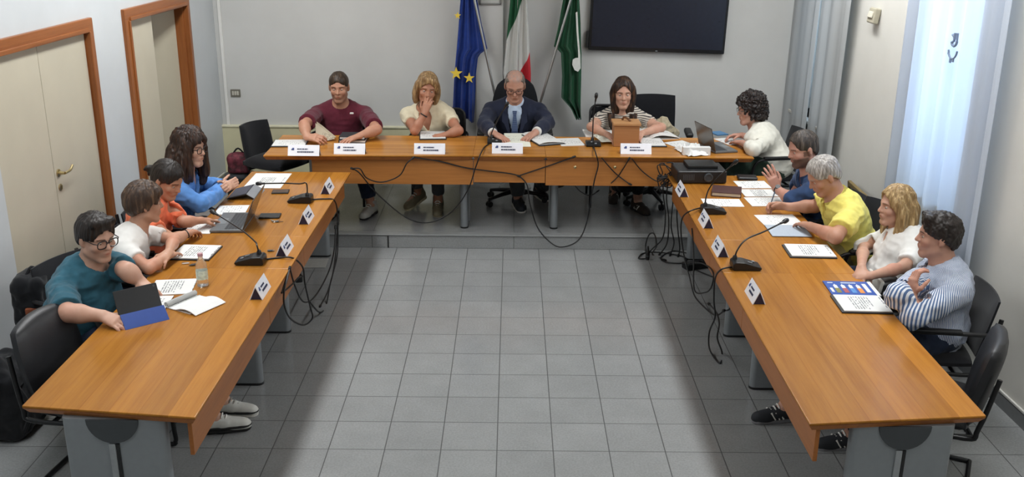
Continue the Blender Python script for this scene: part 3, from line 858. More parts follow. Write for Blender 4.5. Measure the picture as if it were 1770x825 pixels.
    # tint by place: lips, cheeks, brows, lids, stubble
    q = (V-H)/S; a, b, c = q@hl, q@hf, q@hu
    col = np.ones((len(V), 3))
    def paint(wt, t): 
        wt = np.clip(wt, 0, 1)[:, None]; col[:] = col*(1-wt)+col*np.array(t)*wt
    def blob(x, y, z, rx, ry, rz, soft=.5): 
        r = np.sqrt(((a-x)/rx)**2+((b-y)/ry)**2+((c-z)/rz)**2); return np.clip((1-r)/soft, 0, 1)
    for sg in (1, -1):
        paint(blob(sg*.045, .06, -.03, .032, .04, .026, .9)*.7, (1., .86, .84))
        paint(blob(sg*.031, .088, .0085, .0155, .02, .0035, .5), (.22, .17, .15))
        paint(blob(sg*.031, .085, .004, .02, .02, .013, .9)*.6, (.8, .70, .68))
        paint(blob(sg*.0105, .098, -.031, .006, .012, .004, .5)*.8, (.4, .3, .3))
    bc = np.array(lin(brow)[:3])/np.array(lin(skin)[:3])
    for sg in (1, -1):
        d = np.abs(c-(.0285-.10*np.maximum(np.abs(a)-.032, 0)*1.6)); wt = np.clip((.0052-d)/.003, 0, 1)*((a*sg > .011) & (a*sg < .050) & (b > .05))*.85
        paint(wt, bc)
    paint(blob(0, .092, -.0555, .0235, .02, .0105, .6), lip)
    paint(blob(0, .094, -.0555, .021, .02, .0022, .7), (.55, .4, .4))
    if scalp:
        paint(np.clip((c-.060-.25*np.maximum(b-.02, 0))/.02, 0, 1)*np.clip(.5+.7*vnoise(V*60.), .15, 1)*scalp[1], np.array(lin(scalp[0])[:3])/np.array(lin(skin)[:3]))
    if beard:
        bcol = np.array(lin(beard[0])[:3])/np.array(lin(skin)[:3]); dens = beard[1]
        wt = np.clip(((-.030-.25*np.maximum(.06-np.abs(b), 0)*0)-c+np.clip((.045-np.abs(a))*-.0, 0, 0))/.018, 0, 1)*np.clip((b+.012)/.02, 0, 1)*np.clip((c+.135)/.02, 0, 1)
        wt = wt*(1-blob(0, .094, -.0555, .024, .03, .0105, .4))*np.clip((np.linalg.norm(q, axis=1) < .16)*1., 0, 1)
        wt2 = np.clip((np.abs(a)-.052)/.01, 0, 1)*np.clip((.02-np.abs(c+.015))/.01+.6, 0, 1)*((b > -.005) & (b < .035))*(c > -.06)*(c < .03)
        paint(np.maximum(wt, wt2*.8)*dens, bcol)
    # knuckles and fingertips a little redder
    for (w, hd) in zip(wr, hands):
        r = np.linalg.norm(V-w, axis=1); paint(np.clip((r-.10*S)/.06, 0, 1)*(r < .24*S)*.35*(np.linalg.norm(V-H, axis=1) > .2), (1., .84, .82))
    body = fast_mesh('body', V, Fc, skin_material(name+'_skin', skin), root, loc, col=col)
    ctx = dict(root=root, loc=loc, S=S, H=H, hl=hl, hf=hf, hu=hu, nb=nb, tl=tl, tf=tf, tu=tu, TM=TM, pel=pel, waist=waist, chest=chest, shs=shs, el=el, wr=wr, kn=kn, an=an, toe=toe, torso=torso, bust=bust,
               limbs=limbs, legp=legp, lo=lo, hi=hi, fwd=fwd, left=left, up=up, fem=fem, girth=g, seat=seat, zf=zf, main=main, mid=mid, neck=neck)
    # eyes
    for sg in (1, -1):
        c0 = H+(sg*.031*hl+.0738*hf+.0065*hu)*S
        e = MB(); e.ball(c0-loc, .0119*S, 14); eo = e.build('eye', M_EYEW, root)
        ic = c0+unit(hf*.95-hu*.30)*.0080*S
        e = MB(); e.ball(ic-loc, .0050*S, 10); e.build('iris', M_IRIS, eo)
    if top: make_top(ctx, top)
    if bottoms: make_bottoms(ctx, bottoms)
    if shoes: make_shoes(ctx, shoes)
    if hair: make_hair(ctx, hair)
    if glasses: make_glasses(ctx, glasses)
    if extras: extras(ctx)
    PEOPLE.append(ctx)
    return ctx

def wrinkle(V, Fc, amp, seed=0., fr=(9, 9, 22), fine=.35):
    N = vert_normals(V, Fc)
    n = vnoise(V+seed, fr); n2 = vnoise(V*1.7+seed+3.1, (fr[2], fr[0], fr[1])); r = 1-2*np.abs(n)
    return V+N*((r*.6+n2*.4)*amp+vnoise(V+seed*2, (40, 40, 40))*amp*fine)[:, None]
def make_top(c, t):
    """t: kind, mat, sleeve ('short' fraction of upper arm / 'long' fraction of forearm), neck ('crew','v','polo','open'), hem"""
    S = c['S']; infl = t.get('infl', .013)*S; lo = c['lo']-.03; hi = c['hi']+.03
    f = Field(lo, hi, t.get('vox', .0065))
    f.group(c['torso'], .06*S, infl=infl)
    if c['bust']: f.group(c['torso'][2:3]+c['bust'], .04*S, .015, infl=infl)
    sl = t.get('sleeve', ('short', .62)); loose = t.get('loose', .010)*S
    for i in (0, 1):
        sl = t['sleeve'][i] if isinstance(t.get('sleeve'), list) else t.get('sleeve', ('short', .62))
        sh, el, wr = c['shs'][i], c['el'][i], c['wr'][i]; k = .86 if c['fem'] else 1.
        k *= (1+.35*(c['girth']-1))
        if sl[0] == 'short':
            e = sh+(el-sh)*sl[1]
            pr = chain([sh, sh*.45+e*.55, e], [.049*S*k+infl*.7, .047*S*k+infl*.7+loose*.45, .044*S*k+infl*.6+loose*.7])
            end, d = e, unit(el-sh)
        else:
            w = el+(wr-el)*sl[1]
            pr = chain([sh, sh*.5+el*.5, el], [.049*S*k+infl*.7, .047*S*k+infl*.7+loose*.3, .042*S*k+infl*.6+loose*.4])+chain([el, el*.5+w*.5, w], [.042*S*k+infl*.6+loose*.4, .042*S*k+infl*.5+loose*.4, .032*S*k+infl*.5+loose*.4])
            end, d = w, unit(wr-el)
        f.group(pr, .02*S, .03*S)
        # flat cuff
        b = f.block(end-.09*S, end+d*.05+.09*S)
        if b:
            slc, X, Y, Z = b; pl = (X-F32(end[0]))*F32(d[0])+(Y-F32(end[1]))*F32(d[1])+(Z-F32(end[2]))*F32(d[2])
            rad = np.sqrt((X-F32(end[0]))**2+(Y-F32(end[1]))**2+(Z-F32(end[2]))**2)
            f.d[slc] = np.where(rad < .10*S, np.maximum(f.d[slc], pl), f.d[slc])
    # skirt of the garment over the hips
    hem = t.get('hem', -.03)*S
    f.group([ell(c['pel']+c['up']*.02, np.array((.172*c['girth'], .128*c['girth'], .11))*S, np.stack([c['left'], c['fwd'], c['up']], 1))], .02, .05*S, infl=infl+.006)
    zc = c['pel'][2]+hem
    f.keep(lambda X, Y, Z: (F32(zc)-Z)+0*X+0*Y)
    # neckline
    nb, tu, tf, tl = c['nb'], c['tu'], c['tf'], c['tl']
    nk = t.get('neck', 'crew'); nr = (.052 if c['fem'] else .060)*S
    fx = t.get('neckr', .0)*S
    f.cut(rcone(nb-tu*.005*S+tf*.012*S, nb+tu*.2*S+tf*.06*S, nr+.012*S+fx, nr+.03*S), .006)
    if nk in ('v', 'open', 'polo', 'jacket'):
        dep = {'v': .125, 'open': .16, 'polo': .075, 'jacket': .26}[nk]*S*t.get('vdepth', 1.); wd = {'v': .055, 'open': .040, 'polo': .030, 'jacket': .062}[nk]*S
        for q in range(7):
            u = q/6; f.cut(rcone(nb-tu*(.02*S+dep*u)+tf*.10*S, nb-tu*(.02*S+dep*u)+tf*.22*S, wd*(1-u*.9), wd*(1-u*.9)*1.1), .003)
    if t.get('wide'):      # scoop: widen at the front
        f.cut(ell(nb+tf*.09*S-tu*.01, np.array((.075, .06, .06))*S, c['TM']), .006)
    V, Fc = f.mesh(); V = relax(V, Fc, 2, .5)
    am = t.get('wr', .006)*S
    V = wrinkle(V, Fc, am, t.get('seed', 1.))
    ms = t['mat']
    o = fast_mesh(t.get('name', 'shirt'), V, Fc, ms, c['root'], c['loc'])
    if t.get('label'): o['label'] = t['label']
    c['top'] = o
    if t.get('collar'):
        cm = t.get('collar_mat', ms); b = MB()
        for sg in (1, -1):
            pts = []
            hgt = t.get('collar_h', .035)*S
            for k in range(9):
                th = -.25*PI+ (PI*.5+.25*PI+.0)*k/8   # from back centre to the front
                th = PI*(1-k/8*.86)                    # angle from front (0) to back (pi)
                r = nr+.020*S
                pos = nb+tu*(.012*S+.020*S*math.cos(th)*-1)+tf*.014*S+(tl*sg*math.sin(th)+tf*math.cos(th)*1.05)*r
                pts.append((pos, (tl*sg*math.sin(th)+tf*math.cos(th))))
            V2 = []
            bm = b.bm; rows = []
            for pos, out in pts:
                rows.append([bm.verts.new(Vector(pos-out*.004*S+tu*hgt*.55-c['loc'])), bm.verts.new(Vector(pos+out*.004*S+tu*hgt*.62-c['loc'])), bm.verts.new(Vector(pos+out*.022*S-tu*hgt*.35-c['loc'])), bm.verts.new(Vector(pos+out*.012*S-tu*hgt*.38-c['loc']))])
            for r0, r1 in zip(rows, rows[1:]):
                for k in range(3): bm.faces.new((r0[k], r0[k+1], r1[k+1], r1[k]))
            # collar point
            pos, out = pts[-1]; tip = bm.verts.new(Vector(pos+out*.018*S+tl*sg*.016*S-tu*hgt*.95-c['loc']))
            bm.faces.new((rows[-1][1], rows[-1][2], tip))
            bm.faces.new((rows[-1][0], rows[-1][1], tip)) if False else None
        bmesh.ops.solidify(b.bm, geom=list(b.bm.faces), thickness=.004*S)
        b.build('collar', cm, o)
def make_bottoms(c, t):
    S = c['S']; f = Field(c['lo']-.03, c['hi']+.03, .008)
    f.group([ell(c['pel'], np.array((.170*c['girth'], .122*c['girth'], .115))*S, np.stack([c['left'], c['fwd'], c['up']], 1))], .02, infl=.008)
    ln = t.get('len', .9)
    for i in (0, 1):
        th, ca, ft = c['legp'][i]; kk, a = c['kn'][i], c['an'][i]; e = kk+(a-kk)*ln; fl = t.get('flare', .012)*S
        hip = c['pel']+c['left']*(1 if i == 0 else -1)*.095*S-c['up']*.02*S
        f.group(chain([hip, hip*.5+kk*.5, kk], [.098*S, .086*S, .068*S])+chain([kk, kk*.5+e*.5, e], [.066*S, .058*S+fl*.5, .048*S+fl]), .03*S, .04*S)
        d = unit(a-kk); b = f.block(e-.1*S, e+.1*S+d*.05)
        if b:
            slc, X, Y, Z = b; pl = (X-F32(e[0]))*F32(d[0])+(Y-F32(e[1]))*F32(d[1])+(Z-F32(e[2]))*F32(d[2])
            f.d[slc] = np.where(np.abs(pl) < .09, np.maximum(f.d[slc], pl), f.d[slc])
    V, Fc = f.mesh(); V = relax(V, Fc, 2, .5); V = wrinkle(V, Fc, .006*S, 5., (14, 14, 14))
    o = fast_mesh(t.get('name', 'trousers'), V, Fc, t['mat'], c['root'], c['loc'])
    return o
def make_shoes(c, t):
    S = c['S']; up = c['up']
    for i in (0, 1):
        sp = t if not isinstance(t, (list, tuple)) else t[i]
        if sp is None: continue
        a, td = c['an'][i], c['toe'][i]
        if 'ax' in sp: td = unit(sp['ax'])
        u_ = sp.get('up', up); u_ = unit(u_-td*(u_@td)); l_ = np.cross(u_, td)
        M = np.stack([l_, td, u_], 1)
        def p(x, y, z): return a+(x*l_+y*td+z*u_)*S
        f = Field(a-.30*S, a+.30*S, .0042)
        f.group([rcone(p(0, -.025, -.045), p(0, .06, -.05), .040*S, .036*S), rcone(p(0, .05, -.055), p(.004, .15, -.064), .038*S, .032*S), rcone(p(.006, .12, -.066), p(.004, .165, -.068), .036*S, .028*S),
                 rcone(p(0, -.02, -.04), p(0, -.012, .012), .040*S, .043*S)], .03*S)
        n_, d_ = u_, p(0, 0, -.078)
        f.keep(lambda X, Y, Z: -((X-F32(d_[0]))*F32(n_[0])+(Y-F32(d_[1]))*F32(n_[1])+(Z-F32(d_[2]))*F32(n_[2])))
        f.keep(lambda X, Y, Z: ((X-F32(a[0]))*F32(n_[0])+(Y-F32(a[1]))*F32(n_[1])+(Z-F32(a[2]))*F32(n_[2]))-F32(.03*S))
        V, Fc = f.mesh(); V = relax(V, Fc, 1)
        o = fast_mesh('shoe', V, Fc, sp['mat'], c['root'], c['loc'])
        # sole
        f = Field(a-.30*S, a+.30*S, .005)
        f.group([rcone(p(0, -.03, -.085), p(0, .05, -.085), .046*S, .040*S), rcone(p(0, .05, -.085), p(.006, .155, -.085), .043*S, .038*S)], .02*S)
        z1, z0 = -.068, -.092
        for sg, zz in ((1, z1), (-1, z0)):
            q = p(0, 0, zz)
            f.keep(lambda X, Y, Z, sg=sg, q=q: sg*((X-F32(q[0]))*F32(n_[0])+(Y-F32(q[1]))*F32(n_[1])+(Z-F32(q[2]))*F32(n_[2])))
        V, Fc = f.mesh(); V = relax(V, Fc, 1)
        fast_mesh('sole', V, Fc, sp['sole'], o, c['loc'])
        if sp.get('band'):
            b = MB(); ol = [(.0, -.074), (.030, -.055), (.042, -.02), (.043, .05), (.042, .11), (.034, .160), (.006, .190), (-.026, .170), (-.037, .12), (-.042, .05), (-.042, -.02), (-.030, -.055)]
            b.tube([A_(q_)-c['loc'] for q_ in catmull([p(x, y, -.062) for x, y in ol], 4, True)], .0075*S, 6, closed=True); b.build('foxing_band', sp['band'], o)
        if sp.get('laces'):
            b = MB()
            for k in range(5):
                y = .045+.019*k; z = .012-.0125*k
                b.tube([p(-.022, y, z-.020)-c['loc'], p(-.008, y+.004, z-.006)-c['loc'], p(.008, y+.004, z-.006)-c['loc'], p(.022, y, z-.020)-c['loc']], .0045*S, 6)
            b.build('laces', sp['laces'], o)
        if sp.get('stripes'):
            b = MB()
            for sd in (1, -1):
                for k in range(3):
                    y = .035+.024*k
                    b.tube([p(sd*.040, y-.012, -.066)-c['loc'], p(sd*.039, y, -.050)-c['loc'], p(sd*.031, y+.012, -.028)-c['loc']], .0055*S, 6)
            b.build('side_stripes', sp['stripes'], o)
def make_hair(c, t):
    """t: mat, kind; scalp shell with a face cut-out plus falling locks"""
    S = c['S']; H, hl, hf, hu = c['H'], c['hl'], c['hf'], c['hu']; M = np.stack([hl, hf, hu], 1)
    def p(a, b, cc): return H+(a*hl+b*hf+cc*hu)*S
    w = .94 if c['fem'] else 1.
    lo = H-.20*S; hi = H+.20*S; lo = lo.copy(); lo[2] -= t.get('long', 0.)+.02; 
    if t.get('long'): lo[:2] -= .10; hi[:2] += .10
    f = Field(lo, hi, t.get('vox', .0045)); th = t.get('thick', .012)
    f.group([ell(p(0, -.014, .040), np.array((.076*w+th, .097+th*.9, .084+th))*S, M), ell(p(0, .0, .060), np.array((.064*w+th, .082+th*.8, .062+th*1.2))*S, M), ell(p(0, -.03, -.01), np.array((.072*w+th*.6, .078+th*.6, .075))*S, M)], .02*S)
    for q in t.get('add', []): f.add(q(p, S, M), .02*S)
    # face opening
    hl_ = t.get('line', .062)+.012     # hairline height above centre at the front
    side = t.get('side', .055)    # how far back the side opening goes
    f.cut(ell(p(0, .115, hl_-.11), np.array((t.get('fw', .072), .082, .112))*S, M), .012*S)
    if t.get('ears', True):
        f.cut(ell(p(0, .045, -.055), np.array((.2, t.get('sidecut', .045), .075))*S, M), .01*S)
        f.cut(ell(p(0, .005, -.085), np.array((.2, .075, t.get('earcut', .06)))*S, M), .012*S)
    nz = t.get('nape', -.075)
    if nz is not None:
        q = p(0, 0, nz); f.keep(lambda X, Y, Z: -((X-F32(q[0]))*F32(hu[0])+(Y-F32(q[1]))*F32(hu[1])+(Z-F32(q[2]))*F32(hu[2])), .01)
    for cu in t.get('cuts', []): f.cut(ell(p(*cu[0]), A_(cu[1])*S, M), .01*S)
    if t.get('bald'):
        f.cut(ell(p(0, .02, .135), np.array(t['bald'])*S, M), .012*S)
    for lk in t.get('locks', []):
        pts = [p(*x[:3]) if len(x) == 4 else c['nb']+(x[0]*c['tl']+x[1]*c['tf']+x[2]*c['tu'])*S for x in lk]
        rr = [x[-1]*S for x in lk]
        sp = curve_pts(pts, 4); rr = np.interp(np.linspace(0, len(pts)-1, len(sp)), range(len(pts)), rr)
        f.group(chain(sp, list(rr)), .01*S, .014*S)
    V, Fc = f.mesh(); V = relax(V, Fc, 1, .5)
    N = vert_normals(V, Fc); am = t.get('amp', .004)*S
    q = (V-H)
    if t.get('curly'):
        n = vnoise(q+7.3, (48, 48, 40))*.7+vnoise(q+1.3, (95, 95, 95))*.45
    else:
        # strands fall along hu; groove across
        an = np.arctan2(q@hl, -(q@hf)+.0)
        Q = np.stack([an*7., (q@hu)*9., np.zeros(len(q))], 1)
        n = vnoise(Q*1.6+5., (1, 1, 1))*.7+vnoise(np.stack([q@hl*120, q@hf*60, q@hu*14], 1), (1, 1, 1))*.5
    V = V+N*(n*am)[:, None]
    o = fast_mesh('hair', V, Fc, t['mat'], c['root'], c['loc'])
    if t.get('label'): o['label'] = t['label']
    return o
def make_glasses(c, t):
    S = c['S']; H, hl, hf, hu, loc = c['H'], c['hl'], c['hf'], c['hu'], c['loc']
    def p(a, b, cc): return Vector(H+(a*hl+b*hf+cc*hu)*S-loc)
    b = MB(); r = t.get('r', .0024)*S; rx, rz = t.get('size', (.024, .019))
    z0 = t.get('z', .006)
    for sg in (1, -1):
        b.tube([p(sg*.033+rx*math.copysign(abs(math.cos(x))**.7, math.cos(x)), .103-abs(rx*math.cos(x)+.0)*.12-(.006 if False else 0), z0+rz*math.copysign(abs(math.sin(x))**.7, math.sin(x))) for x in np.linspace(0, 2*PI, 25)[:-1]], r, 6, closed=True)
        b.tube([p(sg*(.033+rx), .099, z0+.008), p(sg*.074, .085, z0+.010), p(sg*.080, .0, z0+.008), p(sg*.080, -.02, z0-.006)], r*.9, 6)
    b.tube([p(-.010, .1035, z0+.005), p(0, .1065, z0+.008), p(.010, .1035, z0+.005)], r, 6)
    o = b.build('spectacles', t['mat'], c['root'])
    return o
# ------------------------------------------------------------------ the people in the photo
A_ = np.array
HAIR_BLK = hair_material('hair_black', '#221c19')
HAIR_DKBR = hair_material('hair_dark_brown', '#2e211b', '#54392a')
HAIR_BRN = hair_material('hair_short_brown', '#3f3027', '#6f5641')
HAIR_CROP = hair_material('hair_cropped', '#35291f', '#5b4836')
HAIR_BLOND = hair_material('hair_blond_bob', '#8a6d4b', '#cfae7c')
HAIR_BLOND2 = hair_material('hair_blond_wavy', '#94784f', '#d8bd8c')
HAIR_GREY = hair_material('hair_grey', '#97918b', '#cbc5bd')
HAIR_SALT = hair_material('hair_salt_pepper', '#6d645c', '#a59a8e')
HAIR_LONG = hair_material('hair_long_brown', '#2b1f19', '#6e4c33')
M_SPEC = mat('black_spectacle_frame', '#181416', .3)
M_SPECR = mat('dark_red_spectacle_frame', '#3a1713', .3)
M_SPECT = mat('thin_spectacle_frame', '#57493f', .35)
SOCK_W = cloth_material('white_sock', '#d8d6d0')
def denim(n, c): return cloth_material(n, c, var=.16)
TR_NAVY = denim('dark_blue_denim', '#232c3f'); TR_BLK = cloth_material('black_trousers', '#1b1c20'); TR_GREY = cloth_material('grey_trousers', '#4a4d50')
TR_GREEN = cloth_material('dark_green_trousers', '#33443a'); TR_CREAM = cloth_material('beige_trousers', '#a59a6c')
SH_WHITE = mat('white_trainer_leather', '#cfcfc9', .5); SH_SOLE = mat('white_rubber_sole', '#d9d7d0', .6); SH_BLK = mat('black_suede_trainer', '#22252a', .8); SH_DSOLE = mat('black_rubber_sole', '#1b1b1b', .7)
SH_NAVY = mat('navy_slip_on', '#20242c', .7); SH_KHAKI = mat('khaki_suede', '#7b735c', .8); SH_BROWN = mat('dark_brown_suede', '#3a322c', .8)
LACE_W = mat('white_laces', '#e2e0da', .8)
GUM = mat('grey_rubber_sole', '#77777a', .7)

def band(c, i, t, r, w, m, name, dial=None):
    """bracelet or watch on wrist i; t along the forearm"""
    e, wr = c['el'][i], c['wr'][i]; d = unit(wr-e); q = wr-d*t*c['S']
    b = MB(); s, f, u = np.cross(d, [0, 0, 1.]), None, None; s = unit(s); u = np.cross(s, d)
    b.tube([q+(s*math.cos(x)+u*math.sin(x))*r*c['S']-c['loc'] for x in np.linspace(0, 2*PI, 19)[:-1]], w*c['S'], 8, closed=True)
    o = b.build(name, m, c['root'])
    if dial:
        k = MB(); zz = q+unit(u*.8+A_(dial)*.6)*r*1.05*c['S']-c['loc']; n = Vector(unit(u*.8+A_(dial)*.6)); 
        k.cyl(Vector(zz)-n*.003, Vector(zz)+n*.007, .019*c['S'], .017*c['S'], 20); k.build('watch_face', M_BLK, o)
    return o

# --- left row, from the camera end
def teal():
    def ex(c):
        # white undershirt at the throat
        b = MB(); q = c['nb']+c['tf']*.062-c['tu']*.012; b.ball(q-c['loc'], (.045, .03, .03), 14); b.build('undershirt', SOCK_W, c['root'])
    wl, wr = pz(242, 486, .80), pz(176, 546, .775)
    person('person', 'broad man in a teal T-shirt and black glasses, nearest the camera on the left', (-2.48, -1.50), -16, px(166, 411, -2.31), -34, 11, S=1.06, girth=1.3, full=1., skin='#c59880',
           arms={'L': dict(wrist=wl, elbow=pz(219, 468, .87), fdir=pz(272, 514, .74)-wl, palm=(0, 0, -1), curl=.45, spread=.22, thumb=.3), 'R': dict(wrist=wr, fdir=pz(217, 563, .74)-wr, palm=(.1, .3, -1), elbow=pz(117, 541, .80), curl=.5, thumb=.4)},
           legs={'L': dict(ankle=pz(385, 690, .095), toe=(1, -.1, 0)), 'R': dict(ankle=pz(368, 718, .10), toe=(1, .12, 0))},
           top=dict(mat=cloth_material('teal_jersey', '#2d5868', var=.14), sleeve=[('short', .78), ('short', .92)], neck='crew', wr=.009, loose=.022, name='t_shirt', infl=.014, hem=-.06, neckr=-.004), bottoms=dict(mat=TR_NAVY, len=.92),
           shoes=[dict(mat=SH_WHITE, sole=SH_SOLE, laces=mat('grey_laces', '#8d8d88', .8), band=SH_DSOLE), dict(mat=SH_WHITE, sole=SH_DSOLE, laces=LACE_W, band=SH_DSOLE)],
           hair=dict(mat=HAIR_BLK, thick=.014, line=.066, nape=-.07, sidecut=.052, earcut=.09, amp=.005, add=[lambda p, S, M: rcone(p(-.05, .055, .112), p(.045, .062, .112), .024*S)]),
           brow='#2a1d17', glasses=dict(mat=M_SPEC, size=(.027, .022), r=.0031), shoulder=.205, extras=ex)
teal()
def whitetee():
    wl, wr = pz(291, 437, .79), pz(287, 444, .775)
    er = pz(257, 464, .765)
    def ex(c):
        band(c, 1, .012, .027, .004, mat('steel_watch', '#c9c5b8', .3, .9), 'wrist_watch')
        # printed motif on the chest
        b = MB(); q = c['chest']+c['tf']*.126-c['tl']*.03-c['tu']*.115
        b.box(q-c['loc']+c['tu']*.0, (.012, .09, .07), Matrix((c['tf'], c['tl'], c['tu'])).transposed(), bevel=.004)
        b.build('shirt_print', mat('blue_print', '#3f7fb5', .8, var=.5, scale=60.), c['root'])
    person('person', 'woman with short brown hair in a white T-shirt, arms folded on the desk', (-2.48, -1.04), 6, px(249, 352, -2.27), 30, 6, S=1.0, fem=True, skin='#c08f72',
           arms={'L': dict(wrist=wl, elbow=pz(301, 414, .80), fdir=A_([-.1, -1, -.12]), palm=(-.3, 0, -1), curl=.5), 'R': dict(wrist=wr, elbow=er, fdir=pz(322, 427, .75)-wr, palm=(0, 0, -1), curl=.35)},
           top=dict(mat=cloth_material('white_jersey', '#e4e2de', var=.04), sleeve=[('short', .7), ('short', .55)], neck='v', vdepth=.75, wr=.006, loose=.02, name='t_shirt'), bottoms=dict(mat=TR_NAVY, len=.95), shoes=dict(mat=SH_WHITE, sole=SH_SOLE),
           hair=dict(mat=HAIR_BRN, thick=.022, line=.055, nape=-.085, sidecut=.03, earcut=.05, amp=.006, add=[lambda p, S, M: ell(p(0, -.055, .015), A_((.075, .065, .085))*S, M), lambda p, S, M: rcone(p(-.04, .068, .085), p(.045, .068, .080), .030*S)]),
           brow='#4a3424', extras=ex)
whitetee()
def coral():
    wl, wr = pz(347, 381, .79), pz(326, 403, .79)
    def ex(c):
        band(c, 1, .015, .026, .004, M_BLK, 'bracelet')
    person('person', 'woman with dark tied-back hair in a coral T-shirt reading papers beside a laptop', (-2.50, -.50), -8, px(289, 311, -2.30), -22, 28, S=1.03, fem=True, skin='#b98566',
           arms={'L': dict(wrist=wl, elbow=pz(317, 384, .80), fdir=pz(380, 380, .735)-wl, palm=(0, 0, -1), curl=.25, spread=.2), 'R': dict(wrist=wr, elbow=pz(300, 415, .77), fdir=pz(352, 396, .735)-wr, palm=(0, 0, -1), curl=.5)},
           top=dict(mat=cloth_material('coral_jersey', '#ea7a55', var=.08), sleeve=[('short', .9), ('short', .55)], neck='open', vdepth=.55, wr=.007, loose=.02, name='t_shirt', collar=True, collar_h=.025), bottoms=dict(mat=TR_NAVY, len=.95), shoes=dict(mat=SH_WHITE, sole=SH_SOLE),
           hair=dict(mat=HAIR_BLK, thick=.012, line=.064, nape=-.06, sidecut=.045, amp=.004, long=.1, locks=[[(0, -.09, .01, .035), (.0, -.122, .0, .026), (0, -.140, -.02, .020)], [(0, -.13, -.01, .018), (.015, -.150, -.035, .014), (.02, -.152, -.07, .007)], [(0, -.13, -.0, .014), (-.02, -.152, .005, .011), (-.03, -.160, -.02, .006)]]),
           brow='#2a1d17', extras=ex)
coral()
def blue():
    wl, wr = pz(392, 322, .825), pz(384, 327, .815)
    person('person', 'person with long wavy dark hair and glasses in a light blue shirt', (-2.50, .10), -8, px(328, 256, -2.31), -18, 6, S=1.06, fem=True, skin='#c79a80',
           arms={'L': dict(wrist=wl, elbow=wl+A_([-.22, .13, -.035]), fdir=A_([.35, -.75, .25]), palm=(-.6, -.4, -.4), curl=1.1, spread=.02, thumb=.5), 'R': dict(wrist=wr, elbow=pz(345, 352, .80), fdir=A_([.7, .35, .3]), palm=(-.3, .8, -.2), curl=1.0, spread=.02, thumb=.5)},
           top=dict(mat=cloth_material('light_blue_cotton', '#5b8ccc', var=.1), sleeve=('long', .93), neck='open', vdepth=.7, wr=.010, loose=.026, name='shirt', collar=True, collar_h=.05, infl=.018), bottoms=dict(mat=TR_BLK, len=.95), shoes=dict(mat=SH_BLK, sole=SH_SOLE),
           hair=dict(mat=HAIR_LONG if False else HAIR_DKBR, thick=.026, line=.058, nape=None, sidecut=.02, earcut=.03, amp=.013, curly=False, long=.3, ears=True, vox=.005,
                     locks=[[(sg*.075, .010, .03, .032), (sg*.095, .0, -.06, .042), (sg*.100, .02, -.14, .040), (sg*.095, .035, -.215, .026), (sg*.085, .045, -.26, .012)] for sg in (1, -1)] +
                           [[(sg*.05, -.07, .0, .05), (sg*.075, -.07, -.09, .055), (sg*.08, -.055, -.18, .048), (sg*.075, -.04, -.25, .024)] for sg in (1, -1)] + [[(0, -.09, .0, .05), (0, -.085, -.10, .055), (0, -.075, -.2, .045), (0, -.07, -.26, .02)]] +
                           [[(sg*.070, .045, .055, .020), (sg*.088, .045, -.02, .022), (sg*.084, .050, -.085, .024), (sg*.092, .062, -.15, .02), (sg*.085, .068, -.20, .010)] for sg in (1, -1)]),
           brow='#2a1d17', glasses=dict(mat=M_SPEC, size=(.025, .020), r=.0026))
blue()
# --- head table
SB = 1.12
def maroon():
    wl, wr = pz(622, 235, .90), pz(530, 237, .90)
    def ex(c):
        b = MB(); q = py(608, 196, 2.175); b.box(q-c['loc'], (.034, .02, .014), bevel=.004); tag(b.build('chest_badge', SOCK_W, c['root']), 'small white emblem')
    person('person', 'man with cropped hair in a maroon T-shirt unfolding papers at the head table', (-1.62, 2.44), -90, py(586, 151, 2.32), -88, 9, S=1.10, girth=1.08, zf=HP, seat=.44, skin='#bf8a6c', shoulder=.205,
           arms={'L': dict(wrist=wl, fdir=pz(592, 245, .875)-wl, palm=(0, 0, -1), elbow=pz(651, 224, .93), curl=.3, spread=.2), 'R': dict(wrist=wr, fdir=pz(560, 240, .90)-wr, palm=(.3, .3, -.6), elbow=pz(526, 216, .98), curl=.7, thumb=.8)},
           legs={'L': dict(ankle=pz(641, 352, HP+.10), toe=(-.3, -1, 0)), 'R': dict(ankle=pz(575, 352, HP+.10), toe=(-.1, -1, 0))},
           top=dict(mat=cloth_material('maroon_jersey', '#5d2230', var=.1), sleeve=('short', .80), neck='crew', wr=.0035, loose=.026, name='t_shirt', neckr=-.006), bottoms=dict(mat=TR_NAVY, len=.86),
           shoes=[dict(mat=mat('light_grey_trainer', '#b5b4ad', .7), sole=SH_DSOLE, laces=LACE_W)]*2,
           hair=dict(mat=HAIR_CROP, thick=.006, line=.064, fw=.066, nape=-.06, sidecut=.05, earcut=.09, amp=.002), brow='#3a2a1e', beard=('#6d4a38', .35), extras=ex)
maroon()
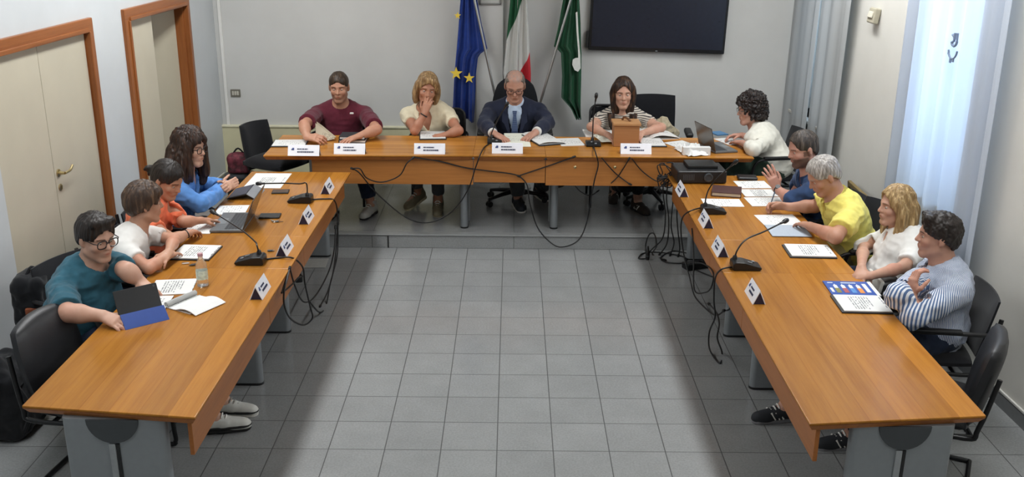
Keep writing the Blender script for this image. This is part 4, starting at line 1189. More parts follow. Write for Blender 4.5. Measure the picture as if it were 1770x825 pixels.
def cream():
    wr = py(734, 197, 2.07); er = pz(717, 226, .885)
    def ex(c):
        band(c, 1, .012, .028, .005, M_BLK, 'bracelet')
    person('person', 'woman with a blond bob in a cream T-shirt, hand over her face', (-.72, 2.42), -92, py(738, 154, 2.25), -80, 9, hroll=-8, S=SB, fem=True, zf=HP, seat=.44, skin='#b57d5e',
           arms={'R': dict(wrist=wr, elbow=er, fdir=py(741, 172, 2.10)-wr, palm=(.25, 1, 0), curl=.75, thumb=.5), 'L': dict(wrist=pz(768, 234, .86), elbow=pz(793, 226, .90), fdir=A_([-1, -.1, -.1]), palm=(0, 0, -1), curl=.5)},
           legs={'L': dict(ankle=pz(757, 345, HP+.11), toe=(0, -1, -.1)), 'R': dict(ankle=pz(722, 330, HP+.16), toe=(-.55, -.8, -.25))},
           top=dict(mat=cloth_material('cream_knit', '#ddd2b6', var=.05), sleeve=('short', .50), neck='v', vdepth=1.1, wr=.005, loose=.016, name='t_shirt'), bottoms=dict(mat=TR_BLK if False else TR_GREY, len=.86, flare=.0),
           shoes=[dict(mat=SH_KHAKI, sole=mat('beige_sole', '#b9b090', .7), laces=LACE_W)]*2,
           hair=dict(mat=HAIR_BLOND, thick=.017, line=.066, nape=None, sidecut=.02, earcut=.01, amp=.005, long=.12, locks=[[(sg*.070, .020, .05, .028), (sg*.086, .010, -.02, .028), (sg*.086, .012, -.085, .022), (sg*.078, .02, -.115, .010)] for sg in (1, -1)] + [[(sg*.045, -.07, .0, .055), (sg*.06, -.05, -.07, .048), (sg*.06, -.04, -.11, .018)] for sg in (1, -1)] + [[(-.03, .065, .105, .026), (.05, .066, .088, .018), (.078, .05, .04, .014), (.085, .04, -.01, .010)]]),
           brow='#5a4028', extras=ex)
cream()
def mayor():
    wl, wr = pz(926, 229, .90), pz(853, 231, .90)
    def ex(c):
        S = c['S']; loc = c['loc']; nb, tf, tu, tl = c['nb'], c['tf'], c['tu'], c['tl']
        # shirt front and tie inside the jacket opening
        f = Field(c['lo'], c['hi'], .006)
        f.group([ell(c['chest']+tf*.01, A_((.158*1.06, .107*1.1, .158))*S, c['TM']), ell(nb-tu*.085*S, A_((.13, .078, .075))*S, c['TM']), ell(c['waist']+tf*.012, A_((.142, .108, .15))*S*1.05, c['TM']), rcone(nb-tu*.01, nb+tu*.012*S+tf*.012, .062*S, .058*S)], .05*S, infl=.006)
        f.cut(rcone(nb+tu*.012*S+tf*.02, nb+tu*.2*S+tf*.06*S, .056*S, .075*S), .004)
        V, Fc = f.mesh(); V = relax(V, Fc, 1); V = wrinkle(V, Fc, .003, 2.)
        so = fast_mesh('shirt', V, Fc, cloth_material('pale_blue_shirt', '#b9c9de'), c['root'], loc)
        def sh(x, u): return nb+tl*x*S+tu*u*S
        b = MB()
        for u0, w0, u1, w1 in ((-.015, .018, -.045, .013), (-.045, .013, -.16, .026), (-.16, .026, -.32, .036)):
            pts = []
            for u, w_ in ((u0, w0), (u1, w1)):
                fr = .094+.105*min(1, max(0, (-u)/.20))
                pts.append((sh(-w_, u)+tf*fr*S, sh(w_, u)+tf*fr*S))
            (a1, a2), (b1, b2) = pts
            q = [b.bm.verts.new(Vector(x-loc)) for x in (a1, a2, b2, b1)]; q2 = [b.bm.verts.new(Vector(x-loc+tf*.014)) for x in (a1, a2, b2, b1)]
            b.bm.faces.new(q2); b.bm.faces.new(q[::-1])
            for k in range(4): b.bm.faces.new((q[k], q[(k+1) % 4], q2[(k+1) % 4], q2[k]))
        b.build('tie', cloth_material('blue_grey_tie', '#3c4a68', (2, .02, .3, .01), '#55627c'), c['root'])
        for i in (0, 1):      # shirt cuffs
            e, w = c['el'][i], c['wr'][i]; d = unit(w-e); k = MB(); k.tube([w-d*.06-loc, w-d*.02-loc, w-d*.004-loc], [.040*S, .039*S, .037*S], 18)
            k.build('shirt_cuff', MATS.get('pale_blue_shirt') or SOCK_W, c['root'])
        # lapels
        b = MB()
        for sg in (1, -1):
            P = [sh(sg*.068, .01)+tf*.045*S, sh(sg*.098, -.02)+tf*.075*S, sh(sg*.105, -.10)+tf*.128*S, sh(sg*.085, -.115)+tf*.140*S, sh(sg*.020, -.27)+tf*.20*S, sh(sg*.052, -.10)+tf*.14*S]
            q = [b.bm.verts.new(Vector(x-loc+tf*.004)) for x in P]; b.bm.faces.new(q if sg > 0 else q[::-1])
        bmesh.ops.triangulate(b.bm, faces=b.bm.faces); bmesh.ops.solidify(b.bm, geom=list(b.bm.faces), thickness=.006)
        b.build('lapel', JK, c['root'])
    JK = cloth_material('navy_suit_wool', '#23283a', var=.06)
    person('person', 'balding man in a dark suit, blue shirt and tie reading papers between the flags', (.035, 2.46), -90, py(890, 149, 2.26), -90, 24, S=SB, zf=HP, seat=.45, skin='#bd8a72', shoulder=.20,
           arms={'L': dict(wrist=wl, fdir=pz(908, 240, .865)-wl, palm=(0, 0, -1), elbow=pz(947, 212, .93), curl=.45), 'R': dict(wrist=wr, fdir=pz(876, 242, .865)-wr, palm=(0, 0, -1), elbow=pz(837, 214, .93), curl=.45)},
           legs={'R': dict(ankle=pz(895, 340, HP+.10), toe=(.15, -1, 0)), 'L': dict(ankle=pz(932, 322, HP+.10), toe=(.3, -1, 0))},
           top=dict(mat=JK, sleeve=('long', .88), neck='jacket', wr=.005, loose=.012, name='suit_jacket', infl=.015, hem=-.05), bottoms=dict(mat=TR_GREY, len=.88),
           shoes=dict(mat=SH_NAVY, sole=SH_SOLE),
           hair=dict(mat=HAIR_SALT, thick=.006, line=.080, nape=-.06, sidecut=.06, earcut=.085, cuts=[((0, .10, .03), (.2, .075, .06))], amp=.003, bald=(.068, .125, .075)), scalp=('#8d837b', .65), brow='#6a5648', glasses=dict(mat=M_SPECR, size=(.024, .017), r=.0027), extras=ex)
mayor()
def striped():
    wl, wr = pz(1108, 231, .90), pz(1050, 233, .90)
    person('person', 'young woman with long straight brown hair in a striped T-shirt behind the wooden box', (1.06, 2.45), -92, py(1077, 161, 2.32), -92, 7, S=SB, fem=True, zf=HP, seat=.44, skin='#c9987e',
           arms={'L': dict(wrist=wl, pole=(1, .35, .05), fdir=A_([-.4, -.9, -.2]), palm=(0, 0, -1), curl=.5), 'R': dict(wrist=wr, pole=(-1, .35, .05), fdir=A_([.5, -.8, -.2]), palm=(0, 0, -1), curl=.5)},
           legs={'L': dict(ankle=pz(1102, 345, HP+.10), toe=(.35, -1, 0)), 'R': dict(ankle=pz(1062, 322, HP+.13), toe=(-.2, -1, -.2))},
           top=dict(mat=cloth_material('striped_jersey', '#cfc6b8', (2, .018, .38, .006), '#3d3a3c'), sleeve=('short', .5), neck='crew', wr=.004, loose=.018, name='t_shirt'), bottoms=dict(mat=TR_BLK, len=.80, flare=0.),
           shoes=dict(mat=SH_BROWN, sole=SH_DSOLE, stripes=LACE_W),
           hair=dict(mat=HAIR_LONG, thick=.012, line=.078, fw=.060, nape=None, sidecut=.02, earcut=.0, amp=.004, long=.30, locks=[[(sg*.066, .010, .07, .022), (sg*.086, .000, .0, .024), (sg*.092, .015, -.08, .026), (sg*.095, .05, -.17, .028), (sg*.088, .085, -.25, .018)] for sg in (1, -1)] + [[(sg*.045, -.06, .0, .055), (sg*.065, -.06, -.10, .05), (sg*.07, -.05, -.2, .04)] for sg in (1, -1)]),
           brow='#33231b')
striped()
def curly():
    wl, wr = pz(1283, 247, .885), px(1287, 235, 2.05)
    person('person', 'woman with curly dark hair and glasses in an open white shirt typing on a laptop', (2.36, 1.80), 176, px(1298, 190, 2.13), 184, 8, S=1.08, fem=True, zf=HP, seat=.44, skin='#c0907a',
           arms={'L': dict(wrist=wl, elbow=pz(1303, 258, .89), fdir=pz(1262, 243, .865)-wl, palm=(0, 0, -1), curl=.4), 'R': dict(wrist=pz(1282, 234, .90), elbow=pz(1304, 240, .91), fdir=A_([-1, -.1, -.05]), palm=(.1, -.5, -.9), curl=.6)},
           top=dict(mat=cloth_material('white_linen', '#d6d4c9', var=.06), sleeve=('long', .45), neck='open', vdepth=.9, wr=.008, loose=.022, name='shirt', collar=True, collar_h=.04, infl=.015, hem=-.14), bottoms=dict(mat=TR_GREEN, len=.95, flare=.03), shoes=dict(mat=SH_WHITE, sole=SH_SOLE),
           hair=dict(mat=hair_material('hair_curly_black', '#1d1817', '#43322b', (70, 70, 70)), thick=.034, line=.058, nape=-.115, sidecut=.015, earcut=.02, amp=.020, curly=True, long=.06,
                     add=[lambda p, S, M: ell(p(.06, -.02, -.05), A_((.045, .07, .065))*S, M), lambda p, S, M: ell(p(-.06, -.02, -.05), A_((.045, .07, .065))*S, M), lambda p, S, M: ell(p(0, -.08, -.03), A_((.08, .06, .085))*S, M)]),
           brow='#2a1d17', glasses=dict(mat=M_SPECT, size=(.024, .019), r=.0018), legs={'L': dict(ankle=(1.95, 1.72, HP+.10), toe=(-1, 0, 0)), 'R': dict(ankle=(1.98, 1.95, HP+.10), toe=(-1, .1, 0))})
curly()
# --- right row, from the far end
def navy():
    el = pz(1370, 347, .775); wl = px(1343, 327, 2.02)
    def ex(c):
        band(c, 0, .010, .029, .006, M_BLK, 'wrist_watch', dial=(-.5, -.8, .3))
    person('person', 'bearded man in a navy blue shirt with rolled sleeves and a wrist watch', (2.42, .40), 184, px(1388, 258, 2.16), 194, 16, S=1.07, girth=1.08, skin='#b98672',
           arms={'L': dict(wrist=wl, elbow=el, fdir=A_([-.42, .12, .85]), palm=(-.2, .9, .1), curl=.35, spread=.15), 'R': dict(wrist=A_([2.2, .62, .60]), fdir=A_([-.9, -.3, -.15]), palm=(0, 0, -1), curl=.4)},
           top=dict(mat=cloth_material('navy_chambray', '#33486c', var=.12), sleeve=('long', .18), neck='open', vdepth=.5, wr=.009, loose=.024, name='shirt', collar=True, collar_h=.045, infl=.016), bottoms=dict(mat=TR_NAVY, len=.95), shoes=dict(mat=SH_BROWN, sole=SH_DSOLE),
           hair=dict(mat=hair_material('hair_dark_short', '#37302b', '#655a50'), thick=.008, line=.080, nape=-.065, sidecut=.055, earcut=.09, amp=.003), brow='#33261f', beard=('#3d2e27', .85), extras=ex)
navy()
def yellow():
    wr, wl = pz(1364, 358, .785), pz(1400, 391, .785)
    def ex(c):
        p0 = pz(1330, 359, HT+.008); p1 = px(1341, 327, p0[0]+.045)
        b = MB(); d = unit(p1-p0); b.tube([p0, p0+d*.008, p0+d*.012, p0+d*.12, p0+d*.125], [.0008, .002, .0042, .0045, .003], 10)
        tag(b.build('pen', mat('blue_grey_pen', '#3d4f63', .35)), 'slim pen in the hand of the man in the yellow polo shirt', 'pen')
    person('person', 'white-haired man in a yellow polo shirt writing with a pen', (2.43, -.20), 182, px(1424, 304, 2.15), 188, 32, S=1.07, girth=1.1, skin='#b78468',
           arms={'R': dict(wrist=wr, elbow=pz(1408, 357, .80), fdir=pz(1336, 355, .78)-wr, palm=(-.1, -.75, -.5), curl=.95, thumb=.9), 'L': dict(wrist=wl, elbow=pz(1444, 410, .80), fdir=pz(1366, 379, .745)-wl, palm=(0, 0, -1), curl=.35)},
           top=dict(mat=cloth_material('yellow_pique', '#dccf6c', var=.07), sleeve=('short', .72), neck='polo', wr=.009, loose=.030, name='polo_shirt', collar=True, collar_h=.045, infl=.018, hem=-.10), bottoms=dict(mat=TR_CREAM, len=.95), shoes=dict(mat=SH_BROWN, sole=SH_DSOLE),
           hair=dict(mat=HAIR_GREY, thick=.010, line=.078, nape=-.065, sidecut=.055, earcut=.09, amp=.004), brow='#8a8078', extras=ex)
yellow()
def wpolo():
    wl, wr = px(1506, 477, 2.17), px(1489, 462, 2.14)
    person('person', 'woman with wavy blond hair in a white polo shirt leaning back, hands in her lap', (2.47, -.82), 186, px(1549, 357, 2.46), 186, 2, S=1.02, fem=True, girth=1.08, skin='#c4957b',
           arms={'L': dict(wrist=wl, elbow=px(1562, 462, 2.42), fdir=A_([-.8, .45, -.25]), palm=(.2, .2, -1), curl=.6), 'R': dict(wrist=wr, elbow=A_([2.37, -.52, .68]), fdir=A_([-.35, -.7, -.4]), palm=(.2, -.2, -1), curl=.6)},
           top=dict(mat=cloth_material('white_pique', '#e3e2de', var=.04), sleeve=[('short', .72), ('long', .05)], neck='polo', vdepth=.6, wr=.006, loose=.022, name='polo_shirt', collar=True, collar_h=.045), bottoms=dict(mat=TR_NAVY, len=.95), shoes=dict(mat=SH_WHITE, sole=SH_SOLE),
           hair=dict(mat=HAIR_BLOND2, thick=.016, line=.078, nape=None, sidecut=.02, earcut=.02, amp=.007, long=.2, locks=[[(sg*.070, .025, .05, .030), (sg*.090, .0, -.03, .036), (sg*.088, .0, -.11, .036), (sg*.080, .02, -.17, .022), (sg*.075, .03, -.20, .01)] for sg in (1, -1)] + [[(sg*.045, -.07, .0, .055), (sg*.065, -.06, -.09, .052), (sg*.065, -.045, -.17, .028)] for sg in (1, -1)]),
           brow='#6a4c33')
wpolo()
def stripes():
    el = pz(1580, 548, .745); wl = pz(1574, 511, .825); er = px(1552, 512, 2.11)
    def ex(c):
        band(c, 0, .004, .027, .006, M_BLK, 'wrist_watch')
    person('person', 'young man with dark hair in a blue and white striped shirt, arms crossed', (2.46, -1.54), 176, px(1622, 409, 2.42), 166, 2, S=1.05, skin='#bb8a72',
           arms={'L': dict(wrist=wl, elbow=el, fdir=A_([.12, .25, .95]), palm=(.9, .1, 0), curl=.8, spread=.0, thumb=1.), 'R': dict(wrist=px(1588, 527, 2.27), elbow=er, fdir=A_([.8, -.25, .1]), palm=(.3, .3, -.6), curl=1.4)},
           legs={'L': dict(ankle=(1.9, -1.95, .09), toe=(-1, -.1, 0)), 'R': dict(ankle=pz(1358, 700, .095), toe=(-1, -.18, 0))},
           top=dict(mat=cloth_material('blue_striped_cotton', '#d3d7de', ('polar', .0085, .5, .004), '#51688f'), sleeve=[('long', .72), ('long', .2)], neck='open', vdepth=.4, wr=.010, loose=.028, name='shirt', collar=True, collar_h=.045, infl=.018, hem=-.12), bottoms=dict(mat=TR_NAVY, len=.93),
           shoes=dict(mat=SH_BLK, sole=GUM, laces=LACE_W, stripes=LACE_W),
           hair=dict(mat=HAIR_BLK, thick=.014, line=.066, nape=-.07, sidecut=.055, earcut=.085, amp=.008, curly=True, add=[lambda p, S, M: rcone(p(-.04, .06, .105), p(.045, .06, .105), .030*S)]), brow='#221a15', extras=ex)
stripes()
# ------------------------------------------------------------------ chairs (built facing +x, origin on the floor under the seat)
M_CFAB = fabric('black_chair_fabric', '#16171b', bump=.2)
M_CMESH = fabric('black_chair_mesh', '#121317', bump=.35, scale=1500.)
M_CLEATH = mat('black_leatherette', '#15161a', .42, var=.1, bump=.15, scale=40.)
M_TUBE = mat('black_steel_tube', '#101113', .35, .2)
M_CAST = mat('black_nylon', '#141416', .5)
def rrect(w, h, r, n=6):
    out = []
    for cx, cy, a0 in ((w/2-r, h/2-r, 0), (-w/2+r, h/2-r, PI/2), (-w/2+r, -h/2+r, PI), (w/2-r, -h/2+r, 1.5*PI)):
        for k in range(n+1): a = a0+PI/2*k/n; out.append((cx+r*math.cos(a), cy+r*math.sin(a)))
    return out
def cushion(name, w, h, t, r, m, parent, mtx, bulge=.0, curve=0.):
    """padded rounded slab: width along local y, height along local z, thickness along x, curved about z"""
    b = bmesh.new(); nu, nv = 14, 14; rows = []
    def pt(u, v, side):
        # superellipse-like outline
        x = 2*u-1; y = 2*v-1
        px_ = x*math.sqrt(1-.5*y*y*RQ); py_ = y*math.sqrt(1-.5*x*x*RQ)
        e = max(0., 1-max(abs(x), abs(y))**6)
        return Vector((side*(t*.5*(.35+.65*e)+bulge*(1-x*x)*(1-y*y)*(side > 0))+curve*px_*px_, px_*w/2, py_*h/2))
    RQ = r
    for side in (1, -1):
        g = [[b.verts.new(pt(i/nu, j/nv, side)) for j in range(nv+1)] for i in range(nu+1)]
        for i in range(nu):
            for j in range(nv):
                q = (g[i][j], g[i+1][j], g[i+1][j+1], g[i][j+1]); b.faces.new(q if side > 0 else q[::-1])
        rows.append(g)
    ring = lambda g: [g[i][0] for i in range(nu)]+[g[nu][j] for j in range(nv)]+[g[i][nv] for i in range(nu, 0, -1)]+[g[0][j] for j in range(nv, 0, -1)]
    A, B = ring(rows[0]), ring(rows[1])
    for k in range(len(A)): b.faces.new((A[k], B[k], B[(k+1) % len(A)], A[(k+1) % len(A)]))
    mb = MB(); mb.join(b, mtx)
    return mb.build(name, m, parent, angle=60)
def rot_y(a): return Matrix.Rotation(a, 4, 'Y')
def T(x, y, z): return Matrix.Translation((x, y, z))
def star_base(root, z0=.0, R=.29, rot=.3):
    for k in range(5):
        a = 2*PI*k/5+rot; c, s = math.cos(a), math.sin(a)
        b = MB(); b.tube([(.02*c, .02*s, .115), (R*.5*c, R*.5*s, .10), (R*c, R*s, .075)], [.026, .020, .014], 10)
        l = b.build('base_arm', M_CAST, root)
        w = MB()
        for o in (-.014, .014):
            q = Vector((R*c-s*o, R*s+c*o, .028)); w.cyl(q-Vector((-s, c, 0))*.009, q+Vector((-s, c, 0))*.009, .027, seg=18)
        w.cyl((R*c, R*s, .03), (R*c, R*s, .075), .010); w.build('caster', M_CAST, l)
    b = MB(); b.lathe([(.045, .085), (.045, .14), (.03, .15), (.03, .26), (.018, .265), (.018, .40)]); b.build('gas_column', M_CAST, root)
def mesh_chair(label, loc, rz, group=None, w=.46, hb=.48, zb=.45, arms=True, tall=0.):
    """four-legged visitor chair with thin mesh back"""
    r = thing('visitor_chair', label, 'chair', loc, rz, group)
    cushion('seat', .46, .45, .06, .35, M_CFAB, r, T(0, 0, .43) @ Matrix.Rotation(-PI/2, 4, 'Y'), .01)
    tilt = T(-.24, 0, zb+.05+hb/2) @ rot_y(-.20)
    f = MB(); o = rrect(w, hb, .07); f.tube([tilt @ Vector((.02*(2*a/w)**2, a, b)) for a, b in o], .013, 8, closed=True); f.build('back_frame', M_CAST, r)
    cushion('backrest', w-.02, hb-.02, .016, .18, M_CMESH, r, tilt, 0, .02)
    for sy in (-1, 1):
        b = MB(); b.tube(catmull([(.22, sy*.24, 0.012), (.20, sy*.24, .25), (.18, sy*.24, .405)], 3), .013, 10); b.build('leg', M_TUBE, r)
        b = MB(); b.tube(catmull([(-.27, sy*.24, .012), (-.22, sy*.24, .25), (-.20, sy*.24, .42), (-.235, sy*.235, .56), (-.275, sy*.22, .72)], 3), .013, 10); b.build('leg', M_TUBE, r)
        b = MB(); b.tube([(-.21, sy*.24, .385), (.19, sy*.24, .385)], .012, 8)
        if sy > 0: b.tube([(.19, -.24, .385), (.19, .24, .385)], .012, 8)
        b.build('seat_rail', M_TUBE, r)
        if arms:
            b = MB(); b.tube(catmull([(.18, sy*.245, .40), (.19, sy*.265, .55), (.15, sy*.27, .645), (-.02, sy*.27, .655), (-.22, sy*.245, .64)], 4), .012, 8); b.build('armrest', M_TUBE, r)
    return r
def sled_chair(label, loc, rz, group=None, back_h=.52, padded=False):
    """cantilever chair with tubular loop arms"""
    r = thing('cantilever_chair', label, 'chair', loc, rz, group)
    if padded:
        cushion('seat', .50, .48, .10, .45, M_CLEATH, r, T(.01, 0, .445) @ Matrix.Rotation(-PI/2, 4, 'Y'), .02)
        cushion('backrest', .48, back_h+.06, .085, .5, M_CLEATH, r, T(-.255, 0, .44+back_h/2) @ rot_y(-.20), .02, .03)
    else:
        cushion('seat', .47, .46, .055, .35, M_CFAB, r, T(.01, 0, .44) @ Matrix.Rotation(-PI/2, 4, 'Y'), .01)
        cushion('backrest', .45, back_h, .035, .25, M_CFAB, r, T(-.27, 0, .47+back_h/2) @ rot_y(-.22), .005, .025)
    fr = MB()
    for sy in (-1, 1):
        fr.tube(catmull([(-.25, sy*.25, .014), (.20, sy*.25, .014), (.255, sy*.25, .035), (.255, sy*.25, .10), (.235, sy*.25, .36), (.20, sy*.25, .40), (-.20, sy*.25, .395), (-.255, sy*.245, .46), (-.31, sy*.215, .72)], 5), .0125, 10)
    fr.tube([(-.25, -.25, .014), (-.25, .25, .014)], .0125, 10); fr.tube([(-.1, -.25, .397), (-.1, .25, .397)], .011, 8); fr.tube([(.15, -.25, .40), (.15, .25, .40)], .011, 8)
    fr.build('sled_frame', M_TUBE, r)
    if not padded:
        for sy in (-1, 1):
            b = MB(); b.tube(catmull([(.235, sy*.255, .38), (.25, sy*.27, .52), (.21, sy*.275, .625), (.08, sy*.275, .645), (-.18, sy*.27, .645), (-.285, sy*.235, .63)], 5), .0125, 10)
            b.box((.03, sy*.275, .658), (.26, .042, .02), bevel=.009); b.build('armrest', M_CAST, r)
    return r
def exec_chair(label, loc, rz, bw=.50, bh=.62, zb=.50, arms=True, round_=.3, group=None):
    r = thing('office_chair', label, 'chair', loc, rz, group)
    star_base(r)
    cushion('seat', .52, .50, .10, .4, M_CFAB, r, T(0, 0, .44) @ Matrix.Rotation(-PI/2, 4, 'Y'), .02)
    cushion('backrest', bw, bh, .07, round_, M_CFAB, r, T(-.28, 0, zb+bh/2) @ rot_y(-.16), .01, .045)
    b = MB(); b.tube(catmull([(-.05, 0, .36), (-.24, 0, .37), (-.31, 0, .46), (-.335, 0, .72)], 4), .022, 10); b.build('back_bracket', M_CAST, r)
    if arms:
        for sy in (-1, 1):
            b = MB(); b.tube(catmull([(-.02, sy*.22, .40), (-.02, sy*.31, .42), (-.03, sy*.325, .55), (-.03, sy*.32, .66)], 4), .016, 10)
            b.box((.0, sy*.32, .69), (.27, .07, .05), bevel=.02, seg=3); b.build('armrest', M_CAST, r)
    return r
# head table row
mesh_chair('black mesh chair under the man in the maroon T-shirt', (-1.62, 2.34, HP), -PI/2, 'visitor chairs at the head table', hb=.34)
mesh_chair('black mesh chair under the woman in the cream T-shirt', (-.68, 2.34, HP), -PI/2, 'visitor chairs at the head table', hb=.36)
exec_chair('high-backed black office chair of the man in the suit', (.035, 2.36, HP), -PI/2, .45, .68, .49, True, .85)
mesh_chair('black mesh chair under the young woman in the striped T-shirt', (.99, 2.38, HP), -PI/2, 'visitor chairs at the head table', hb=.40)
exec_chair('empty black office chair beside the young woman in stripes, beige jacket on it', (1.36, 2.42, HP), -PI/2-.08, .41, .58, .42, True, .15)
sled_chair('black chair with loop arms under the woman with curly hair', (2.31, 1.84, HP), math.radians(188), 'loop-armed chairs of the right row', .38)
exec_chair('empty black office chair at the left end of the head table', (-2.17, 2.17, HP), math.radians(-28), .38, .44, .34, False, .22)
# left row
sled_chair('black chair of the man in the teal T-shirt', (-2.42, -1.36, 0), math.radians(-22), 'chairs of the left row', .36)
sled_chair('black chair of the woman in the white T-shirt', (-2.44, -1.0, 0), 0.05, 'chairs of the left row', .26) if False else sled_chair('black chair of the woman in the white T-shirt', (-2.46, -.98, 0), 0.1, 'chairs of the left row', .24)
sled_chair('black chair of the woman in the coral T-shirt', (-2.48, -.46, 0), -.1, 'chairs of the left row', .24)
sled_chair('black chair of the person with long hair in a light blue shirt', (-2.48, .12, 0), -.1, 'chairs of the left row', .26)
sled_chair('empty padded black chair pushed under the near corner of the left desks', (-2.11, -2.23, 0), math.radians(-8), None, .40, True)
# right row
sled_chair('black chair of the bearded man in navy', (2.40, .42, 0), math.radians(184), 'loop-armed chairs of the right row', .30)
sled_chair('black loop-armed chair of the man in the yellow polo shirt', (2.42, -.12, 0), math.radians(200), 'loop-armed chairs of the right row', .38)
sled_chair('black chair of the woman in the white polo shirt', (2.44, -.82, 0), math.radians(182), 'loop-armed chairs of the right row', .38)
sled_chair('black loop-armed chair of the young man in the striped shirt', (2.40, -1.58, 0), math.radians(172), 'loop-armed chairs of the right row', .36)
sled_chair('empty padded black chair at the camera end of the right desks', (2.15, -2.23, 0), math.radians(153), None, .40, True)
# ------------------------------------------------------------------ things on the tables
def text_material(name, base='#dededb', ink='#6a6d72', lines=.0145, heading=False, margin=(.012, .016), w=.21, h=.297, dens=.55, pic=None):
    """printed page: lines of grey text run along local x, centred on the sheet"""
    if name in MATS: return MATS[name]
    t = NT(name); co = t.coords(); s = t.n('ShaderNodeSeparateXYZ', ins={0: co}); x, y = s.outputs[0], s.outputs[1]
    q = t.math('DIVIDE', y, lines); row = t.math('FLOOR', q); fr = t.math('FRACT', q)
    ln = t.math('LESS_THAN', fr, .5)
    rn = t.n('ShaderNodeTexWhiteNoise', noise_dimensions='1D', ins={'W': row}).outputs[0]
    wv = t.n('ShaderNodeCombineXYZ', ins={0: t.math('MULTIPLY', x, 95.), 1: t.math('MULTIPLY', row, 3.7), 2: 0.}).outputs[0]
    words = t.math('GREATER_THAN', t.noise(wv, 1., 1., .5), 1-dens)
    lim = t.math('SUBTRACT', w/2-margin[0], t.math('MULTIPLY', t.math('POWER', rn, 4.), w*.5))
    inx = t.math('LESS_THAN', x, lim); inx2 = t.math('GREATER_THAN', x, -w/2+margin[0]); iny = t.math('LESS_THAN', t.math('ABSOLUTE', y), h/2-margin[1])
    para = t.math('GREATER_THAN', t.n('ShaderNodeTexWhiteNoise', noise_dimensions='1D', ins={'W': t.math('FLOOR', t.math('MULTIPLY', row, .25))}).outputs[0], .16)
    m = ln
    for k in (words, inx, inx2, iny, para): m = t.math('MULTIPLY', m, k)
    m = t.math('MULTIPLY', m, .85)
    t.set(Color=t.mix(m, lin(base), lin(ink)), Roughness=.75, Spec=.25)
    MATS[name] = t.m
    return t.m
M_PAPER = mat('plain_white_paper', '#dcdcda', .75, var=.02)
M_PTXT = text_material('printed_page'); M_PTXT2 = text_material('printed_page_sparse', dens=.44, lines=.018); M_PTXT3 = text_material('printed_page_cream', base='#e4e5d6', dens=.45)
M_FOLD = mat('dark_folder_card', '#23262c', .5)
M_CARDSHADE = mat('card_hollow_shade', '#241f38', .6)  # dark purple stands for the shade inside the tent cards
def sheet_frame(q):
    """q: 4 ground points TL, TR, BR, BL as the reader sees them -> centre, x axis, y axis, w, h"""
    q = [np.array(p) for p in q]; c = sum(q)/4; xa = unit(q[1]-q[0]+q[2]-q[3]); ya = (q[0]-q[3]+q[1]-q[2])/2; ya = unit(ya-xa*(ya@xa))
    w = (np.linalg.norm(q[1]-q[0])+np.linalg.norm(q[2]-q[3]))/2; h = (abs((q[0]-q[3])@ya)+abs((q[1]-q[2])@ya))/2
    return c, xa, ya, w, h
def sheet(label, quad, z, m=None, th=.004, name='paper_sheet', cat='paper', group=None, cover=None, rot=0, grow=1.):
    """a sheet or thin stack lying flat, given by 4 image corners at height z; rot turns the print by quarter turns"""
    q = [pz(u, v, z) for u, v in quad]; q = q[rot:]+q[:rot]
    c, xa, ya, w, h = sheet_frame(q); w *= grow; h *= grow
    r = thing(name, label, cat, (c[0], c[1], z), math.atan2(xa[1], xa[0]), group)
    z0 = 0.
    if cover:
        b = MB(); b.box((0, -.004, .004), (w+.016, h+.018, .008), bevel=.002); b.build('cover', cover, r); z0 = .0082
    b = MB(); b.box((0, 0, z0+th/2), (w, h, th), bevel=min(.0008, th*.3)); b.build('page' if cover else 'sheet', m or M_PTXT, r)
    return r
Z7, Z8 = HT+.0008, HH+.0008
GP = 'printed papers on the desks'
def A4(label, u, v, z, deg, m=None, w=.21, h=.297, **k):
    p = pz(u, v, z); r = thing(k.pop('name', 'paper_sheet'), label, k.pop('cat', 'paper'), (p[0], p[1], z), math.radians(deg), k.pop('group', None))
    th = k.pop('th', .003); z0 = 0.; cover = k.pop('cover', None)
    if cover: b = MB(); b.box((0, -.004, .004), (w+.016, h+.018, .008), bevel=.002); b.build('cover', cover, r); z0 = .0082
    b = MB(); b.box((0, 0, z0+th/2), (w, h, th), bevel=min(.0008, th*.3)); b.build('page' if cover else 'sheet', m or M_PTXT, r)
    return r
# --- left row: reader faces +x, so page-up = +x, page-right = -y (rotate -90 deg)
sheet('printed page on the left desks behind the tablet, beside the plastic bottle', [(344, 484), (327, 509), (258, 511), (268, 484)], Z7, group=None)
sheet('white sheet half hidden under the hand of the man in teal', [(300, 513), (281, 541), (217, 540), (239, 512)], Z7+.004, M_PTXT2)
# curled booklet
def booklet():
    q = [pz(u, v, Z7) for u, v in ((322, 505), (378, 520), (350, 547), (296, 541))]
    c = sum(q)/4; xa = unit(q[1]-q[0]); ya = unit(np.cross([0, 0, 1.], xa))
    r = thing('booklet', 'white booklet curling open beside the blue tablet stand', 'booklet', (c[0], c[1], Z7), math.atan2(xa[1], xa[0]))
    L, Wd = .25, .22
    def fn(u, v):
        x = -L/2+L*u; s = max(0., (.35-u)/.35)
        return Vector((x+.05*s*s, -Wd/2+Wd*v, .006+.030*math.sin(min(1., (1-u)*1.6)*PI)*(.6 if u > .35 else .6+.5*s)))
    b = MB(); b.grid(fn, 18, 6, .004); b.build('upper_page', M_PAPER, r)
    b = MB(); b.box((-.02, 0, .002), (L*.8, Wd*.96, .004)); b.build('lower_page', M_PTXT2, r)
    b = MB(); b.tube([Vector((-.105, -Wd/2+.004, .018)), Vector((-.105, Wd/2-.004, .018))], [.015, .015], 14, cap=False); bmesh.ops.solidify(b.bm, geom=list(b.bm.faces), thickness=.002)
    b.build('rolled_edge', M_PAPER, r)
booklet()
